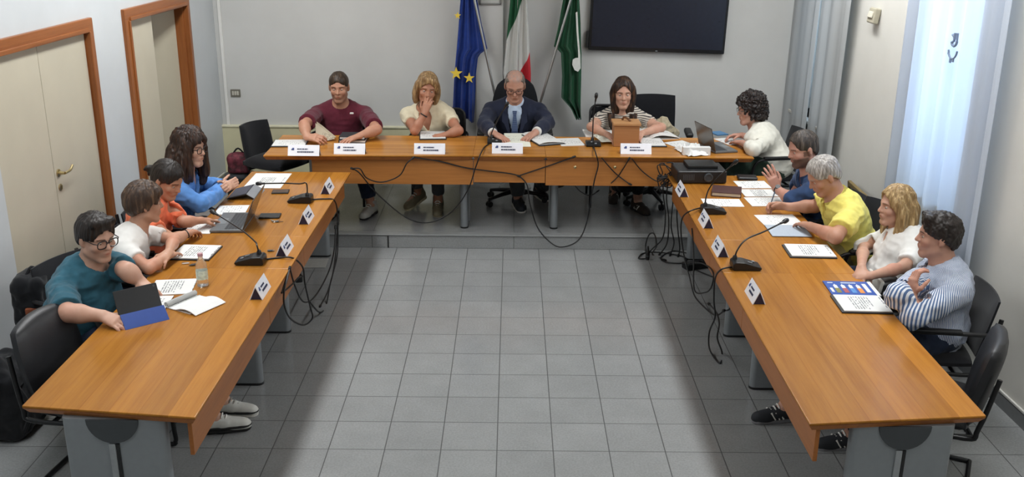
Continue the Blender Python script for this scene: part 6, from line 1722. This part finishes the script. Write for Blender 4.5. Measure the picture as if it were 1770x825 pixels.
# ------------------------------------------------------------------ flags, screen, curtains, bags, cables
def cloth_flag(name, label, pole0, pole1, outline, mat_, cat_, folds=5, amp=.03, depth=.0, extra=None, nu=40, nv=44):
    """outline: list of (v, left world pt, right world pt) rows from top to bottom; folded cloth between them"""
    r = thing(name, label, cat_, tuple(pole0), 0, 'flags behind the head table'); o = A_(pole0)
    b = MB(); b.tube([A_(pole0)*0, A_(pole1)-o], .0125, 12); e = A_(pole1)-o; b.lathe([(.006, 0), (.018, .02), (.004, .09)], tuple(e), 12); b.build('flag_pole', M_METAL, r)
    vs = [x[0] for x in outline]; L = A_([x[1] for x in outline]); R = A_([x[2] for x in outline])
    def edge(E, v): return A_([np.interp(v, vs, E[:, k]) for k in range(3)])
    bm = bmesh.new(); uv = []
    g = []
    for j in range(nv+1):
        v = j/nv; l, rr = edge(L, v), edge(R, v); row = []
        for i in range(nu+1):
            u = i/nu; ph = 2*PI*folds*u+1.3*math.sin(3*v); p = l+(rr-l)*u
            dy = -amp*math.sin(ph)*(.35+.65*v)-.012*math.sin(ph*2.3+v*4)
            row.append(bm.verts.new(Vector(p-o+A_([amp*.25*math.cos(ph)*v, dy, 0]))))
        g.append(row)
    uvl = bm.loops.layers.uv.new('UVMap')
    for j in range(nv):
        for i in range(nu):
            f = bm.faces.new((g[j][i], g[j+1][i], g[j+1][i+1], g[j][i+1]))
            for lp, (a, c_) in zip(f.loops, ((i, j), (i, j+1), (i+1, j+1), (i+1, j))): lp[uvl].uv = (a/nu, 1-c_/nv)
    me = bpy.data.meshes.new('flag_cloth'); bm.to_mesh(me); bm.free(); me.materials.append(mat_)
    me.polygons.foreach_set('use_smooth', [True]*len(me.polygons))
    f = link('flag_cloth', me, r); sd = f.modifiers.new('thickness', 'SOLIDIFY'); sd.thickness = .003
    return r, f, edge, L, R, o
def flag_mat(name, c1):
    t = NT(name); co = t.coords(); c = lin(c1)
    t.set(Color=t.ramp(t.noise(co, 12., 4.), [(.3, tuple([x*.85 for x in c[:3]]+[1])), (.7, tuple([min(1, x*1.12) for x in c[:3]]+[1]))]), Roughness=.7, Spec=.25, Sheen=.2)
    t.bump(t.noise(co, 500., 2.), .1, .001)
    return t.m
FY = 2.93
fp = lambda u, v, y=FY: py(u, v, y)
base = A_([.045, 2.86, HP])
# EU flag
p_eu = fp(855, 140, 2.9); d = unit(fp(822, 0, 2.9)-fp(858, 140, 2.9))
pole1 = fp(822, 0, 2.88)+d*.25; pole0 = A_([.02, 2.86, HP+.10])
top = .32
r, f, *_ = cloth_flag('european_flag', 'blue flag with yellow stars hanging on a slanted pole', pole0, pole1,
    [(0., fp(802, -60), fp(812, -60)), (.18, fp(797, -10), fp(823, -10)), (.33, fp(793, 40), fp(832, 40)), (.50, fp(789, 85), fp(842, 85)), (.53, fp(788, 95), fp(826, 97)), (.66, fp(785, 130), fp(822, 130)), (.85, fp(782, 180), fp(821, 185)), (1., fp(780, 196), fp(820, 213))],
    flag_mat('flag_blue', '#1d3a86'), 'flag', 2.6, .035)
def star(mb, c, R, n=Vector((0, -1, 0)), rot=0., th=.004):
    pts = []
    for k in range(10): a = PI/2+PI*k/5+rot; q = R if k % 2 == 0 else R*.40; pts.append((q*math.cos(a), q*math.sin(a)))
    m = Matrix(((1, 0, 0, c[0]), (0, 0, -1, c[1]), (0, 1, 0, c[2]), (0, 0, 0, 1)))
    mb.prism(pts, 0, th, m)
M_STAR = mat('flag_star_yellow', '#e3c443', .6)
for (u, v, R, y) in ((788.5, 127, .066, 2.872), (811, 135, .055, 2.872), (791, 27, .035, 2.885)):
    b = MB(); q = fp(u, v, y)-pole0; star(b, (q[0], q[1], q[2]), R); tag(b.build('flag_star', M_STAR, r), 'yellow five-pointed star')
# Italian flag: hanging nearly straight, green mostly hidden above
t = NT('flag_tricolour'); uvs = t.n('ShaderNodeUVMap', uv_map='UVMap').outputs[0]; s = t.n('ShaderNodeSeparateXYZ', ins={0: uvs})
dg = t.math('ADD', t.math('MULTIPLY', s.outputs[0], .42), t.math('SUBTRACT', 1., s.outputs[1]))
c1 = t.mix(t.math('GREATER_THAN', dg, .62), lin('#24573a'), lin('#c6c6c2')); c2 = t.mix(t.math('GREATER_THAN', dg, 1.12), c1, lin('#b52b33'))
t.set(Color=c2, Roughness=.7, Spec=.25); 
pole0 = A_([.05, 2.90, HP+.10]); pole1 = fp(897, -80, 2.95)
r, f, *_ = cloth_flag('italian_flag', 'green, white and red flag hanging behind the man in the suit', pole0, pole1,
    [(0., fp(889, -75), fp(900, -75)), (.25, fp(884, -20), fp(911, -20)), (.5, fp(878, 40), fp(914, 40)), (.7, fp(873, 90), fp(916, 90)), (.86, fp(869, 125), fp(918, 125)), (1., fp(873, 165), fp(917, 170))],
    t.m, 'flag', 2.2, .03)
# green regional flag
pole0 = A_([.07, 2.86, HP+.10]); pole1 = fp(985, 0, 2.88)+unit(fp(985, 0, 2.88)-fp(935, 155, 2.88))*.25
r, f, *_ = cloth_flag('green_flag', 'dark green flag with a white emblem hanging on a slanted pole', pole0, pole1,
    [(0., fp(982, -60), fp(992, -60)), (.2, fp(975, -10), fp(1001, -10)), (.36, fp(966, 40), fp(1004, 40)), (.5, fp(957, 80), fp(1005, 80)), (.54, fp(969, 90), fp(1006, 92)), (.70, fp(971, 130), fp(1006, 130)), (.84, fp(969, 168), fp(1005, 180)), (.92, fp(985, 184), fp(1005, 195)), (1., fp(996, 206), fp(1004, 206))],
    flag_mat('flag_green', '#1b4d33'), 'flag', 2.4, .035)
b = MB(); pts = [fp(u, v, 2.872)-pole0 for u, v in ((995, 22), (998, 20), (1000, 60), (1003, 95), (1003.5, 118), (999, 124), (993, 121), (989, 112), (990, 103), (995, 100), (999.5, 100), (999, 85), (996.5, 55))]
b.prism([(p[0], p[2]) for p in pts], 0, .006, Matrix(((1, 0, 0, 0), (0, 0, -1, pts[0][1]), (0, 1, 0, 0), (0, 0, 0, 1)))); b.build('white_emblem', mat('flag_white', '#cfd0cb', .7), r, smooth=False)
# stand
r = thing('flag_stand', 'weighted metal foot holding the flag poles behind the office chair', 'flag stand', (.045, 2.87, HP), 0)
b = MB(); b.lathe([(.16, 0), (.16, .02), (.03, .04), (.03, .10)]); b.build('foot', M_METAL, r); b = MB()
for dx, dy in ((-.025, -.01), (.005, .03), (.025, -.01)): b.lathe([(.018, .08), (.018, .16)], (dx, dy, 0), 12)
b.build('pole_socket', M_METAL, r)
# wall screen
a, c = py(1017, 86, 3.02), py(1252, 95, 3.02)
sx0, sx1 = a[0], c[0]; zb = (a[2]+c[2])/2; SH = (sx1-sx0)*.575
r = thing('wall_screen', 'large black television screen mounted on the back wall', 'television', ((sx0+sx1)/2, 3.06, zb), 0)
w = sx1-sx0
r.rotation_euler = (0, math.atan2(a[2]-c[2], w)*.8, 0)
b = MB(); b.box((0, 0, SH/2), (w, .06, SH), bevel=.008); b.build('bezel', mat('black_gloss_bezel', '#0b0c0f', .25), r)
b = MB(); b.box((0, -.0305, SH/2+.008), (w-.05, .004, SH-.06)); b.build('screen', mat('dark_navy_screen', '#191d2b', .22, var=.1), r)
b = MB(); b.box((0, -.034, .012), (.02, .004, .008)); b.build('indicator', M_LEGM, r)
b = MB(); b.box((-w/2-.012, .0, .10), (.03, .04, .16), bevel=.006); b.build('side_bracket', M_BLK, r)
# framed notice on the pilaster
a, c = py(829, 8, 3.03), py(866, 8, 3.03)
r = thing('framed_notice', 'thin grey framed notice on the pilaster above the flags', 'frame', ((a[0]+c[0])/2, 3.028, a[2]), 0); w = c[0]-a[0]
fr = MB(); hh_ = .30
for x, z, sx, sz in ((0, .008, w, .016), (0, hh_-.008, w, .016), (-w/2+.008, hh_/2, .016, hh_), (w/2-.008, hh_/2, .016, hh_)): fr.box((x, 0, z), (sx, .02, sz), bevel=.003)
fr.build('frame', mat('grey_aluminium_frame', '#8f8f8c', .4, .5), r)
b = MB(); b.box((0, .004, hh_/2), (w-.025, .008, hh_-.025)); b.build('notice_sheet', mat('pale_notice', '#c2c2be', .7), r)
# light switch plate on the back wall
p = py(407, 161, 3.09); r = thing('switch_plate', 'small grey light switch plate on the back wall', 'switch', (p[0], 3.098, p[2]), 0)
b = MB(); b.box((0, -.005, 0), (.10, .01, .075), bevel=.004); b.build('plate', mat('grey_switch_plate', '#6f6b60', .5), r)
for k in range(3): b = MB(); b.box((-.024+.024*k, -.012, 0), (.02, .008, .042), bevel=.003); b.build('rocker', mat('pale_rocker', '#b9b6aa', .5), r)
# alarm sensor on the right wall
def wall_local(y, z, off): return wall_frame(False, y) @ Vector((0, off, z))
q = wall_local(1.12, 2.04, 0.); r = thing('alarm_sensor', 'small cream motion sensor high on the right wall between the curtains', 'sensor', tuple(q), wall_frame(False, 1.12).to_euler().z)
b = MB(); b.box((0, .03, 0), (.13, .05, .12), (.15, 0, 0), bevel=.012, seg=3); b.build('housing', mat('cream_sensor_plastic', '#a9a390', .5), r); b = MB(); b.box((0, .058, .01), (.09, .012, .05), (.35, 0, 0), bevel=.005); b.build('lens_window', mat('sensor_lens', '#c9c4b4', .3), r)
# curtains on the right wall
def curtain_material(name, col, trans):
    t = NT(name); co = t.coords(); c = lin(col)
    t.set(Color=t.ramp(t.noise(t.mapping(co, (14, 14, .6)), 1., 3.), [(.3, tuple([x*.96 for x in c[:3]]+[1])), (.7, c)]), Roughness=.85, Spec=.15)
    tr = t.n('ShaderNodeBsdfTranslucent', ins={'Color': c}); mx = t.n('ShaderNodeMixShader', ins={0: trans}); out = t.t.nodes['Material Output']
    t.l(t.b.outputs[0], mx.inputs[1]); t.l(tr.outputs[0], mx.inputs[2]); t.l(mx.outputs[0], out.inputs[0])
    t.bump(t.noise(co, 600., 2.), .08, .001)
    return t.m
def curtain(name, label, y1, y0, z0, z1, off, folds, amp, m, seed=0, squeeze=None, group=None):
    fm = wall_frame(False, y0); L = y1-y0; rnd = random.Random(seed); ph = [rnd.uniform(0, 6) for _ in range(6)]
    r = thing(name, label, 'curtain', tuple(fm @ Vector((0, 0, 0))), fm.to_euler().z, group)
    n = int(folds*12)
    def fn(u, v):
        x = u*L; a = 2*PI*folds*u+.5*math.sin(5*u+ph[0]); w = amp*(math.sin(a)+.35*math.sin(2.3*a+ph[1]))*(.75+.25*v)
        if squeeze: x = x*(1-squeeze[0]*v)-squeeze[1]*v+squeeze[0]*v*L
        return Vector((x, off+w+.01*math.sin(3*v+ph[2]), z1+(z0-z1)*v))
    # local y of the frame points into the room
    b = MB(); b.grid(lambda u, v: fn(u, v), n, 16, .002); b.build('curtain_cloth', m, r)
    return r, fm
flip = 1
M_CUR1 = curtain_material('grey_white_curtain', '#b9bcbd', .25); M_CUR2 = curtain_material('sheer_white_curtain', '#dfe5ee', .6)
curtain('window_curtain', 'long grey-white curtain hanging in the far right corner, nearest the back wall', 3.04, 2.62, .06, 3.1, .06, 1.5, .012, M_CUR1, 1, (.0, -.03))
curtain('window_curtain', 'narrow middle strip of the grey-white curtains in the right corner', 2.58, 2.20, .06, 3.1, .075, 1.5, .018, M_CUR1, 2, (.10, -.12))
curtain('window_curtain', 'wide pale grey curtain panel next to the plain stretch of right wall', 2.14, 1.43, .06, 3.1, .085, 2.5, .02, M_CUR1, 3, (.06, -.14))
r, fm = curtain('window_curtain', 'bright white sheer curtain with a small dark emblem over the right window', .36, -1.06, .06, 3.1, .10, 6.5, .030, M_CUR2, 4)
# emblem printed on the sheer curtain
e = fm.inverted() @ Vector(px(1645, 80, rwx(-.18)-.15)); ex_, ez = e.x, e.z
b = MB(); yy = .150
def arc(cx, cz, R, a0, a1, th, n=10): b.tube([(cx+R*math.cos(a0+(a1-a0)*k/n), yy, cz+R*math.sin(a0+(a1-a0)*k/n)) for k in range(n+1)], th, 6)
arc(ex_, ez-.02, .058, PI*1.02, PI*1.95, .006); b.box((ex_-.02, yy, ez-.085), (.016, .008, .022)); b.box((ex_+.015, yy, ez-.092), (.018, .008, .026)); b.box((ex_+.052, yy, ez-.048), (.014, .008, .018))
arc(ex_-.002, ez+.035, .034, PI*1.0, PI*1.9, .008); b.tube([(ex_-.036, yy, ez+.035), (ex_-.034, yy, ez+.085)], .006, 6); b.tube([(ex_, yy, ez+.04), (ex_, yy, ez+.082)], .009, 6); b.tube([(ex_+.008, yy, ez+.055), (ex_+.034, yy, ez+.068)], .007, 6); b.tube([(ex_, yy, ez+.035), (ex_+.030, yy, ez+.018)], .008, 6)
b.build('printed_emblem', mat('emblem_blue_grey', '#6f7d92', .8), r)
rod = MB()
for a, c_ in ((3.05, 1.38), (.45, -1.15)):
    f2 = wall_frame(False, c_); t_ = thing('curtain_rail', 'white curtain rail above the %s of the right wall' % ('far curtains' if a > 1 else 'sheer curtain'), 'curtain rail', tuple(f2 @ Vector((0, 0, 3.13))), f2.to_euler().z)
    b = MB(); b.box(((a-c_)/2, .085, 0), (a-c_, .04, .03), bevel=.006); b.build('rail', M_WFRAME, t_)
    for k in range(3): b = MB(); b.box((.1+(a-c_-.2)*k/2, .03, .0), (.03, .07, .02)); b.build('bracket', M_WFRAME, t_)
# framed picture leaning against the wall behind the man in yellow
q = px(1497, 322, 2.80)
r = thing('picture_frame', 'thin gilt picture frame leaning against the right wall behind the man in yellow', 'picture frame', (2.855, .82, .0), math.radians(180-2))
r.rotation_euler = (0, math.radians(-5), math.radians(-2))
fr = MB(); W_, H_ = .50, .72
for y, z, sy, sz in ((0, .02, W_, .04), (0, H_-.02, W_, .04), (-W_/2+.02, H_/2, .04, H_), (W_/2-.02, H_/2, .04, H_)): fr.box((-.015, y, z), (.03, sy, sz), bevel=.006)
fr.build('frame', mat('worn_gilt', '#8a7648', .45, .4), r); b = MB(); b.box((-.010, 0, H_/2), (.008, W_-.06, H_-.06)); b.build('picture_sheet', mat('pale_print', '#a7a9aa', .4), r)

# bags
def blob_bag(name, label, cat_, c, prims, m, wr=.01, extra=None, k=.04, vox=.008):
    r = thing(name, label, cat_, c, 0); lo = np.min([p[1] for p in prims], 0)-.06; hi = np.max([p[2] for p in prims], 0)+.06
    f = Field(lo, hi, vox); f.group(prims, k); V, Fc = f.mesh(); V = relax(V, Fc, 1); V = wrinkle(V, Fc, wr, 3., (14, 14, 14))
    fast_mesh('bag_body', V, Fc, m, r, c)
    if extra: extra(r, A_(c))
    return r
M_BAG = fabric('black_nylon_bag', '#17181b', bump=.3)
# chair out at the left edge carrying a backpack
c = A_(pz(26, 742, 0.))
def bp(r, o):
    b = MB(); b.tube(catmull([A_([.10, .13, .36]), A_([.17, .16, .22]), A_([.13, .17, .05])], 5), .014, 8); b.build('strap', M_BAG, r)
    b = MB(); b.tube(catmull([A_([.08, -.10, .36]), A_([.17, -.12, .2]), A_([.12, -.13, .05])], 5), .014, 8); b.build('strap', M_BAG, r)
    b = MB()
    for z in (.16, .25): b.box((.135, .02, z), (.012, .05, .018), bevel=.003)
    b.build('buckle', M_LEGM, r)
    b = MB(); b.tube(catmull([A_([.12, .15, .09]), A_([.19, .19, .04]), A_([.24, .16, .012])], 4), .010, 8); b.build('loose_strap', M_BAG, r)
blob_bag('backpack', 'black backpack with hanging straps standing on the floor at the left edge', 'backpack', c, [rbox(c+A_([0, 0, .20]), (.12, .17, .195), None, .05), rbox(c+A_([.10, 0, .16]), (.05, .12, .12), None, .04), rcone(c+A_([-.02, -.09, .37]), c+A_([-.02, .07, .37]), .085), rcone(c+A_([-.02, -.09, .36]), c+A_([-.04, -.06, .49]), .07, .04)], M_BAG, .012, bp)
# rucksack hanging on the chair of the man in teal
c = px(64, 528, -2.80)
def rb(r, o):
    ms = mat('silver_reflective_trim', '#b9b6ae', .4)
    for pts in (((.03, -.11, .13), (.09, -.05, .04), (.10, .02, -.10)), ((.0, -.12, .06), (.05, -.12, -.04), (.06, -.10, -.12))):
        b = MB(); b.tube(catmull([A_(p) for p in pts], 5), .008, 8); b.build('reflective_trim', ms, r)
    b = MB(); b.box((.03, -.125, -.03), (.07, .03, .14), (.1, 0, .3), bevel=.012); b.build('side_pocket', mat('rust_orange_nylon', '#8a4a2c', .7), r)
    b = MB(); b.tube(catmull([A_([-.02, -.05, .19]), A_([.0, .0, .24]), A_([.02, .05, .19])], 5), .010, 8); b.build('handle', M_BAG, r)
blob_bag('rucksack', 'black and rust rucksack with pale trim hanging behind the man in teal', 'backpack', c, [rbox(c+A_([0, 0, .02]), (.09, .13, .19), None, .05), rbox(c+A_([.06, 0, -.06]), (.05, .11, .11), None, .04)], M_BAG, .010, rb)
# dark red bag on a stand behind the office chair at the left
c = py(414, 283, 2.25)
blob_bag('shoulder_bag', 'dark red patterned bag beside the empty office chair at the left', 'bag', c, [rbox(c+A_([0, 0, .0]), (.10, .07, .085), None, .03), ell(c+A_([0, 0, .06]), (.09, .06, .05))], mat('dark_red_patterned_cloth', '#5e2430', .7, var=.8, scale=22.), .006,
         lambda r, o: (lambda b: b.build('strap', M_BAG, r))((lambda b: b.tube(catmull([A_([-.08, 0, .05]), A_([0, -.01, .15]), A_([.08, 0, .05])], 6), .008, 8))(MB())))
r = thing('bin', 'black waste bin under the dark red bag', 'bin', (c[0], c[1], HP), 0)
b = MB(); b.lathe([(.10, 0), (.125, .02), (.14, c[2]-HP-.095), (.132, c[2]-HP-.092), (.128, .03)], seg=24); b.build('bin_body', M_BLK, r); b = MB(); b.lathe([(.143, c[2]-HP-.11), (.143, c[2]-HP-.095), (.137, c[2]-HP-.093)], seg=24); b.build('bin_rim', M_LEGD, r)
# handbag in the lap of the woman in the white polo shirt
c = px(1530, 493, 2.32)
def hb(r, o):
    b = MB(); b.box((-.07, 0, .025), (.03, .24, .085), (0, .2, 0), bevel=.012); b.build('flap', mat('off_white_leather', '#d3d1c8', .45), r)
    b = MB(); b.box((-.09, .0, -.012), (.012, .05, .045), bevel=.004); b.build('clasp', M_BLK, r)
    b = MB(); b.tube(catmull([A_([-.05, .10, -.03]), A_([-.10, .06, -.10]), A_([-.10, -.06, -.10]), A_([-.05, -.10, -.03])], 6), .014, 8); b.build('strap', M_BLK, r)
blob_bag('handbag', 'white and black handbag in the lap of the woman in the white polo shirt', 'handbag', c, [rbox(c+A_([0, 0, 0]), (.07, .12, .06), None, .025), rbox(c+A_([.0, 0, -.05]), (.06, .11, .05), None, .02)], mat('black_bag_leather', '#1a1b1e', .4), .004, hb)

# cables -----------------------------------------------------------
M_CAB = mat('black_cable_rubber', '#0d0d0e', .5)
def cable(label, pts, r=.0055, n=8, group='cables'):
    P = catmull([A_(p) for p in pts], n); c = P[0]
    t = thing('cable', label, 'cable', tuple(c), 0, group)
    b = MB(); b.tube([p-c for p in P], r, 8); b.build('cable_sheath', M_CAB, t)
    b = MB(); d = unit(P[-1]-P[-2]); b.tube([P[-1]-c-d*.02, P[-1]-c, P[-1]-c+d*.012], [r*1.7, r*1.8, r*1.2], 8); b.build('cable_plug', M_CAB, t)
YF1 = HY0-.03     # just in front of the head-table edge
ym = HY0+.02
cable('black cable of the suited man\'s microphone looping down past the left desk', [pz(846, 249, HH+.006), pz(838, 254, HH+.007), py(830, 268, YF1), py(822, 290, YF1), py(808, 330, YF1+.02), py(780, 367, YF1+.05), py(740, 385, YF1+.05), py(700, 375, YF1+.05), py(650, 333, YF1+.1), py(622, 300, YF1-.02), py(608, 291, YF1-.03)])
cable('black cable sagging from the far end of the left desks to the head table edge', [pz(606, 292, HT+.012), py(622, 292, YF1-.06), py(634, 308, YF1-.03), py(660, 315, YF1), py(690, 304, YF1), py(703, 283, YF1), py(715, 272.5, YF1+.012)])
cable('thin black cable stretched along the head table front to its middle desk', [py(718, 272.5, YF1+.012), py(760, 279, ym), py(810, 291, ym), py(880, 300, ym), py(898, 305, ym)])
cable('black cable rising from the middle desk to the head table edge', [py(897, 304, ym-.005), py(930, 293, ym), py(965, 281, ym), py(993, 271, YF1+.012)])
cable('black cable hanging in a deep loop below the middle of the head table', [py(898, 305, ym-.01), py(911, 320, ym), py(916, 352, PF-.03), py(930, 395, PF-.03), py(955, 422, PF-.04), py(975, 427, PF-.05), py(1000, 415, PF-.04), py(1014, 385, PF-.02), py(1022, 340, ym-.03), py(1028, 310, ym-.03), py(1034, 285, ym-.02), py(1030, 266, YF1), pz(1026, 255, HH+.006)])
cable('thin dark cable behind the legs of the striped woman\'s chair', [py(990, 316, ym+.1), py(1003, 331, ym+.15), py(1020, 338, ym+.2), py(1034, 330, ym+.25)], .004)
cable('black cable crossing the front of the right head table desk downwards', [py(1040, 273, YF1+.012), py(1062, 298, ym), py(1085, 316, ym), py(1090, 319, ym)], .005)
cable('black cable crossing the front of the right head table desk upwards', [py(1056, 317, ym-.006), py(1070, 303, ym-.006), py(1088, 274, YF1+.012)], .005)
cable('black cable slanting from the head table edge into the tangle by the projector', [py(1092, 274, YF1+.012), py(1110, 296, ym-.004), py(1135, 313, ym-.01), py(1148, 308, ym-.03)], .005)
xc = 1.27
YT = 1.22
for k, (pts, lab) in enumerate(((((1150, 300), (1146, 330), (1150, 370), (1146, 410), (1128, 430), (1120, 446)), 'nearest the middle'), (((1158, 298), (1152, 340), (1156, 380), (1153, 420), (1140, 440)), 'second from the middle'), (((1166, 312), (1163, 350), (1160, 390), (1165, 420), (1158, 445)), 'third from the middle'), (((1172, 330), (1170, 370), (1172, 400), (1175, 430), (1172, 447)), 'next to the right desks'))):
    P = [px(u, v, xc-.03*k+.02*(i % 2)) if False else py(u, v, YT-.02*k) for i, (u, v) in enumerate(pts)]
    P[-1][2] = max(P[-1][2], .008); P = [A_([p[0], p[1], max(p[2], .008)]) for p in P]
    cable('black cable dropping beside the projector to the floor, '+lab, P, .0055)
rr = random.Random(5)
for k in range(5):
    u0, v0 = 1150+rr.uniform(-6, 6), 285+rr.uniform(-4, 4)
    P = [py(u0, v0, YT-.01*k)]
    for j in range(6): P.append(py(1152+rr.uniform(-16, 14), 292+6*j+rr.uniform(-9, 9), YT-.03-.012*k))
    cable('short tangled cable loop under the projector corner, %s strand' % ['front', 'second', 'third', 'fourth', 'rear'][k], P, .0048)
def fl(pts, z=.007): return [pz(u, v, z) for u, v in pts]
cable('black cable coiled on the floor by the far end of the right desks', fl([(1122, 447), (1104, 447), (1112, 438), (1135, 436), (1165, 440), (1185, 446), (1180, 455), (1150, 453), (1143, 444), (1165, 434), (1195, 440)]))
cable('black cable standing in a loop on the floor beside the step', [pz(1119, 446, .01), px(1116, 425, 1.16), px(1122, 406, 1.17), px(1131, 405, 1.19), px(1135, 425, 1.19), pz(1128, 440, .008), pz(1150, 450, .008)], .006)
r = thing('cable_connector', 'black cable connector standing on the floor beside the cable coil', 'connector', tuple(pz(1119, 449, .0)), 0); b = MB(); b.lathe([(.016, 0), (.018, .02), (.018, .075), (.012, .085), (.006, .12)], seg=12); b.build('connector_body', M_CAB, r); b = MB(); b.lathe([(.019, .03), (.019, .04)], seg=12); b.build('grip_ring', M_LEGD, r)
cable('black cable running along the floor under the right desks', fl([(1180, 455), (1210, 470), (1240, 482), (1253, 488)])+[px(1262, 530, 1.42), px(1250, 537, 1.40)])
cable('black cable looping down from the middle of the right desks', [pz(1266, 462, HT+.006), px(1247, 466, 1.295), px(1236, 482, 1.285), px(1234, 520, 1.30), px(1236, 548, 1.32), px(1226, 575, 1.33), px(1227, 605, 1.34), pz(1244, 628, .008), pz(1248, 610, .008), px(1240, 585, 1.33), px(1243, 560, 1.34), px(1238, 540, 1.34), px(1225, 525, 1.33)])
cable('black cable hanging from the farther microphone of the right desks', [pz(1213, 359, HT+.006), px(1193, 365, 1.295), px(1180, 376, 1.285), px(1177, 400, 1.30), px(1182, 440, 1.33), px(1192, 480, 1.36), px(1200, 510, 1.37), px(1214, 528, 1.38), px(1236, 545, 1.37), px(1252, 537, 1.38)])
cable('black cable twisting under the middle of the right desks', [px(1196, 395, 1.345), px(1199, 440, 1.34), px(1200, 500, 1.33), px(1218, 506, 1.33), px(1230, 495, 1.33), px(1232, 470, 1.34), px(1212, 455, 1.36), px(1180, 455, 1.38)])
r = thing('power_strip', 'black power strip lying under the far end of the right desks', 'power strip', tuple(A_(pz(1210, 462, 0.))), .4); b = MB(); b.box((0, 0, .025), (.30, .10, .05), bevel=.008); b.build('strip_body', M_BLK, r)
for k in range(3): b = MB(); b.lathe([(.02, .05), (.02, .052), (.017, .049)], (-.09+.09*k, 0, 0), 16); b.build('socket', M_LEGD, r)
# left side
cable('black cable from the farthest left microphone down the desk front', [pz(540, 345, HT+.006), pz(560, 344, HT+.006), px(577, 346, -1.335), px(583, 365, -1.325), px(583, 400, -1.33), px(581, 430, -1.34), px(576, 470, -1.345), px(566, 505, -1.35), px(553, 530, -1.35)])
cable('black cable from the middle left microphone looping below the desks', [pz(455, 449, HT+.006), pz(480, 446, HT+.006), pz(505, 446, HT+.006), px(523, 462, -1.335), px(527, 490, -1.325), px(536, 530, -1.33), px(540, 550, -1.34), px(525, 562, -1.35), px(503, 552, -1.35), px(492, 530, -1.345), px(491, 505, -1.34), px(497, 480, -1.335), px(501, 463, -1.34)])
cable('black cable crossing below the left desks', [px(500, 464, -1.36), px(489, 500, -1.355), px(488, 506, -1.35), px(505, 492, -1.35), px(516, 480, -1.35), px(522, 478, -1.355)], .005)
cable('black cable slack under the left desks towards the step', [px(501, 464, -1.365), px(510, 495, -1.36), px(525, 522, -1.36), px(545, 512, -1.36), px(568, 470, -1.36), px(578, 430, -1.36), px(580, 392, -1.36)])
cable('second slack black cable under the left desks towards the step', [px(536, 523, -1.37), px(552, 540, -1.37), px(563, 530, -1.37), px(571, 490, -1.37), px(583, 440, -1.375), px(584, 385, -1.375)])
p = px(516, 481, -1.43); r = thing('cable_adapter', 'black plug adapter hanging below the middle of the left desks', 'adapter', tuple(p), .3); b = MB(); b.box((0, 0, 0), (.05, .09, .04), bevel=.01); b.build('adapter_body', M_CAB, r); b = MB(); b.cyl((0, .045, 0), (0, .065, 0), .012); b.build('adapter_plug', M_CAB, r)
r = thing('floor_plate', 'pale grey plate lying on the floor under the left desks', 'plate', tuple(A_(pz(540, 456, 0.))), .05); b = MB(); b.box((-.05, 0, .004), (.34, .22, .006), bevel=.002); b.build('plate_sheet', mat('pale_grey_plate', '#a2a29d', .5), r)
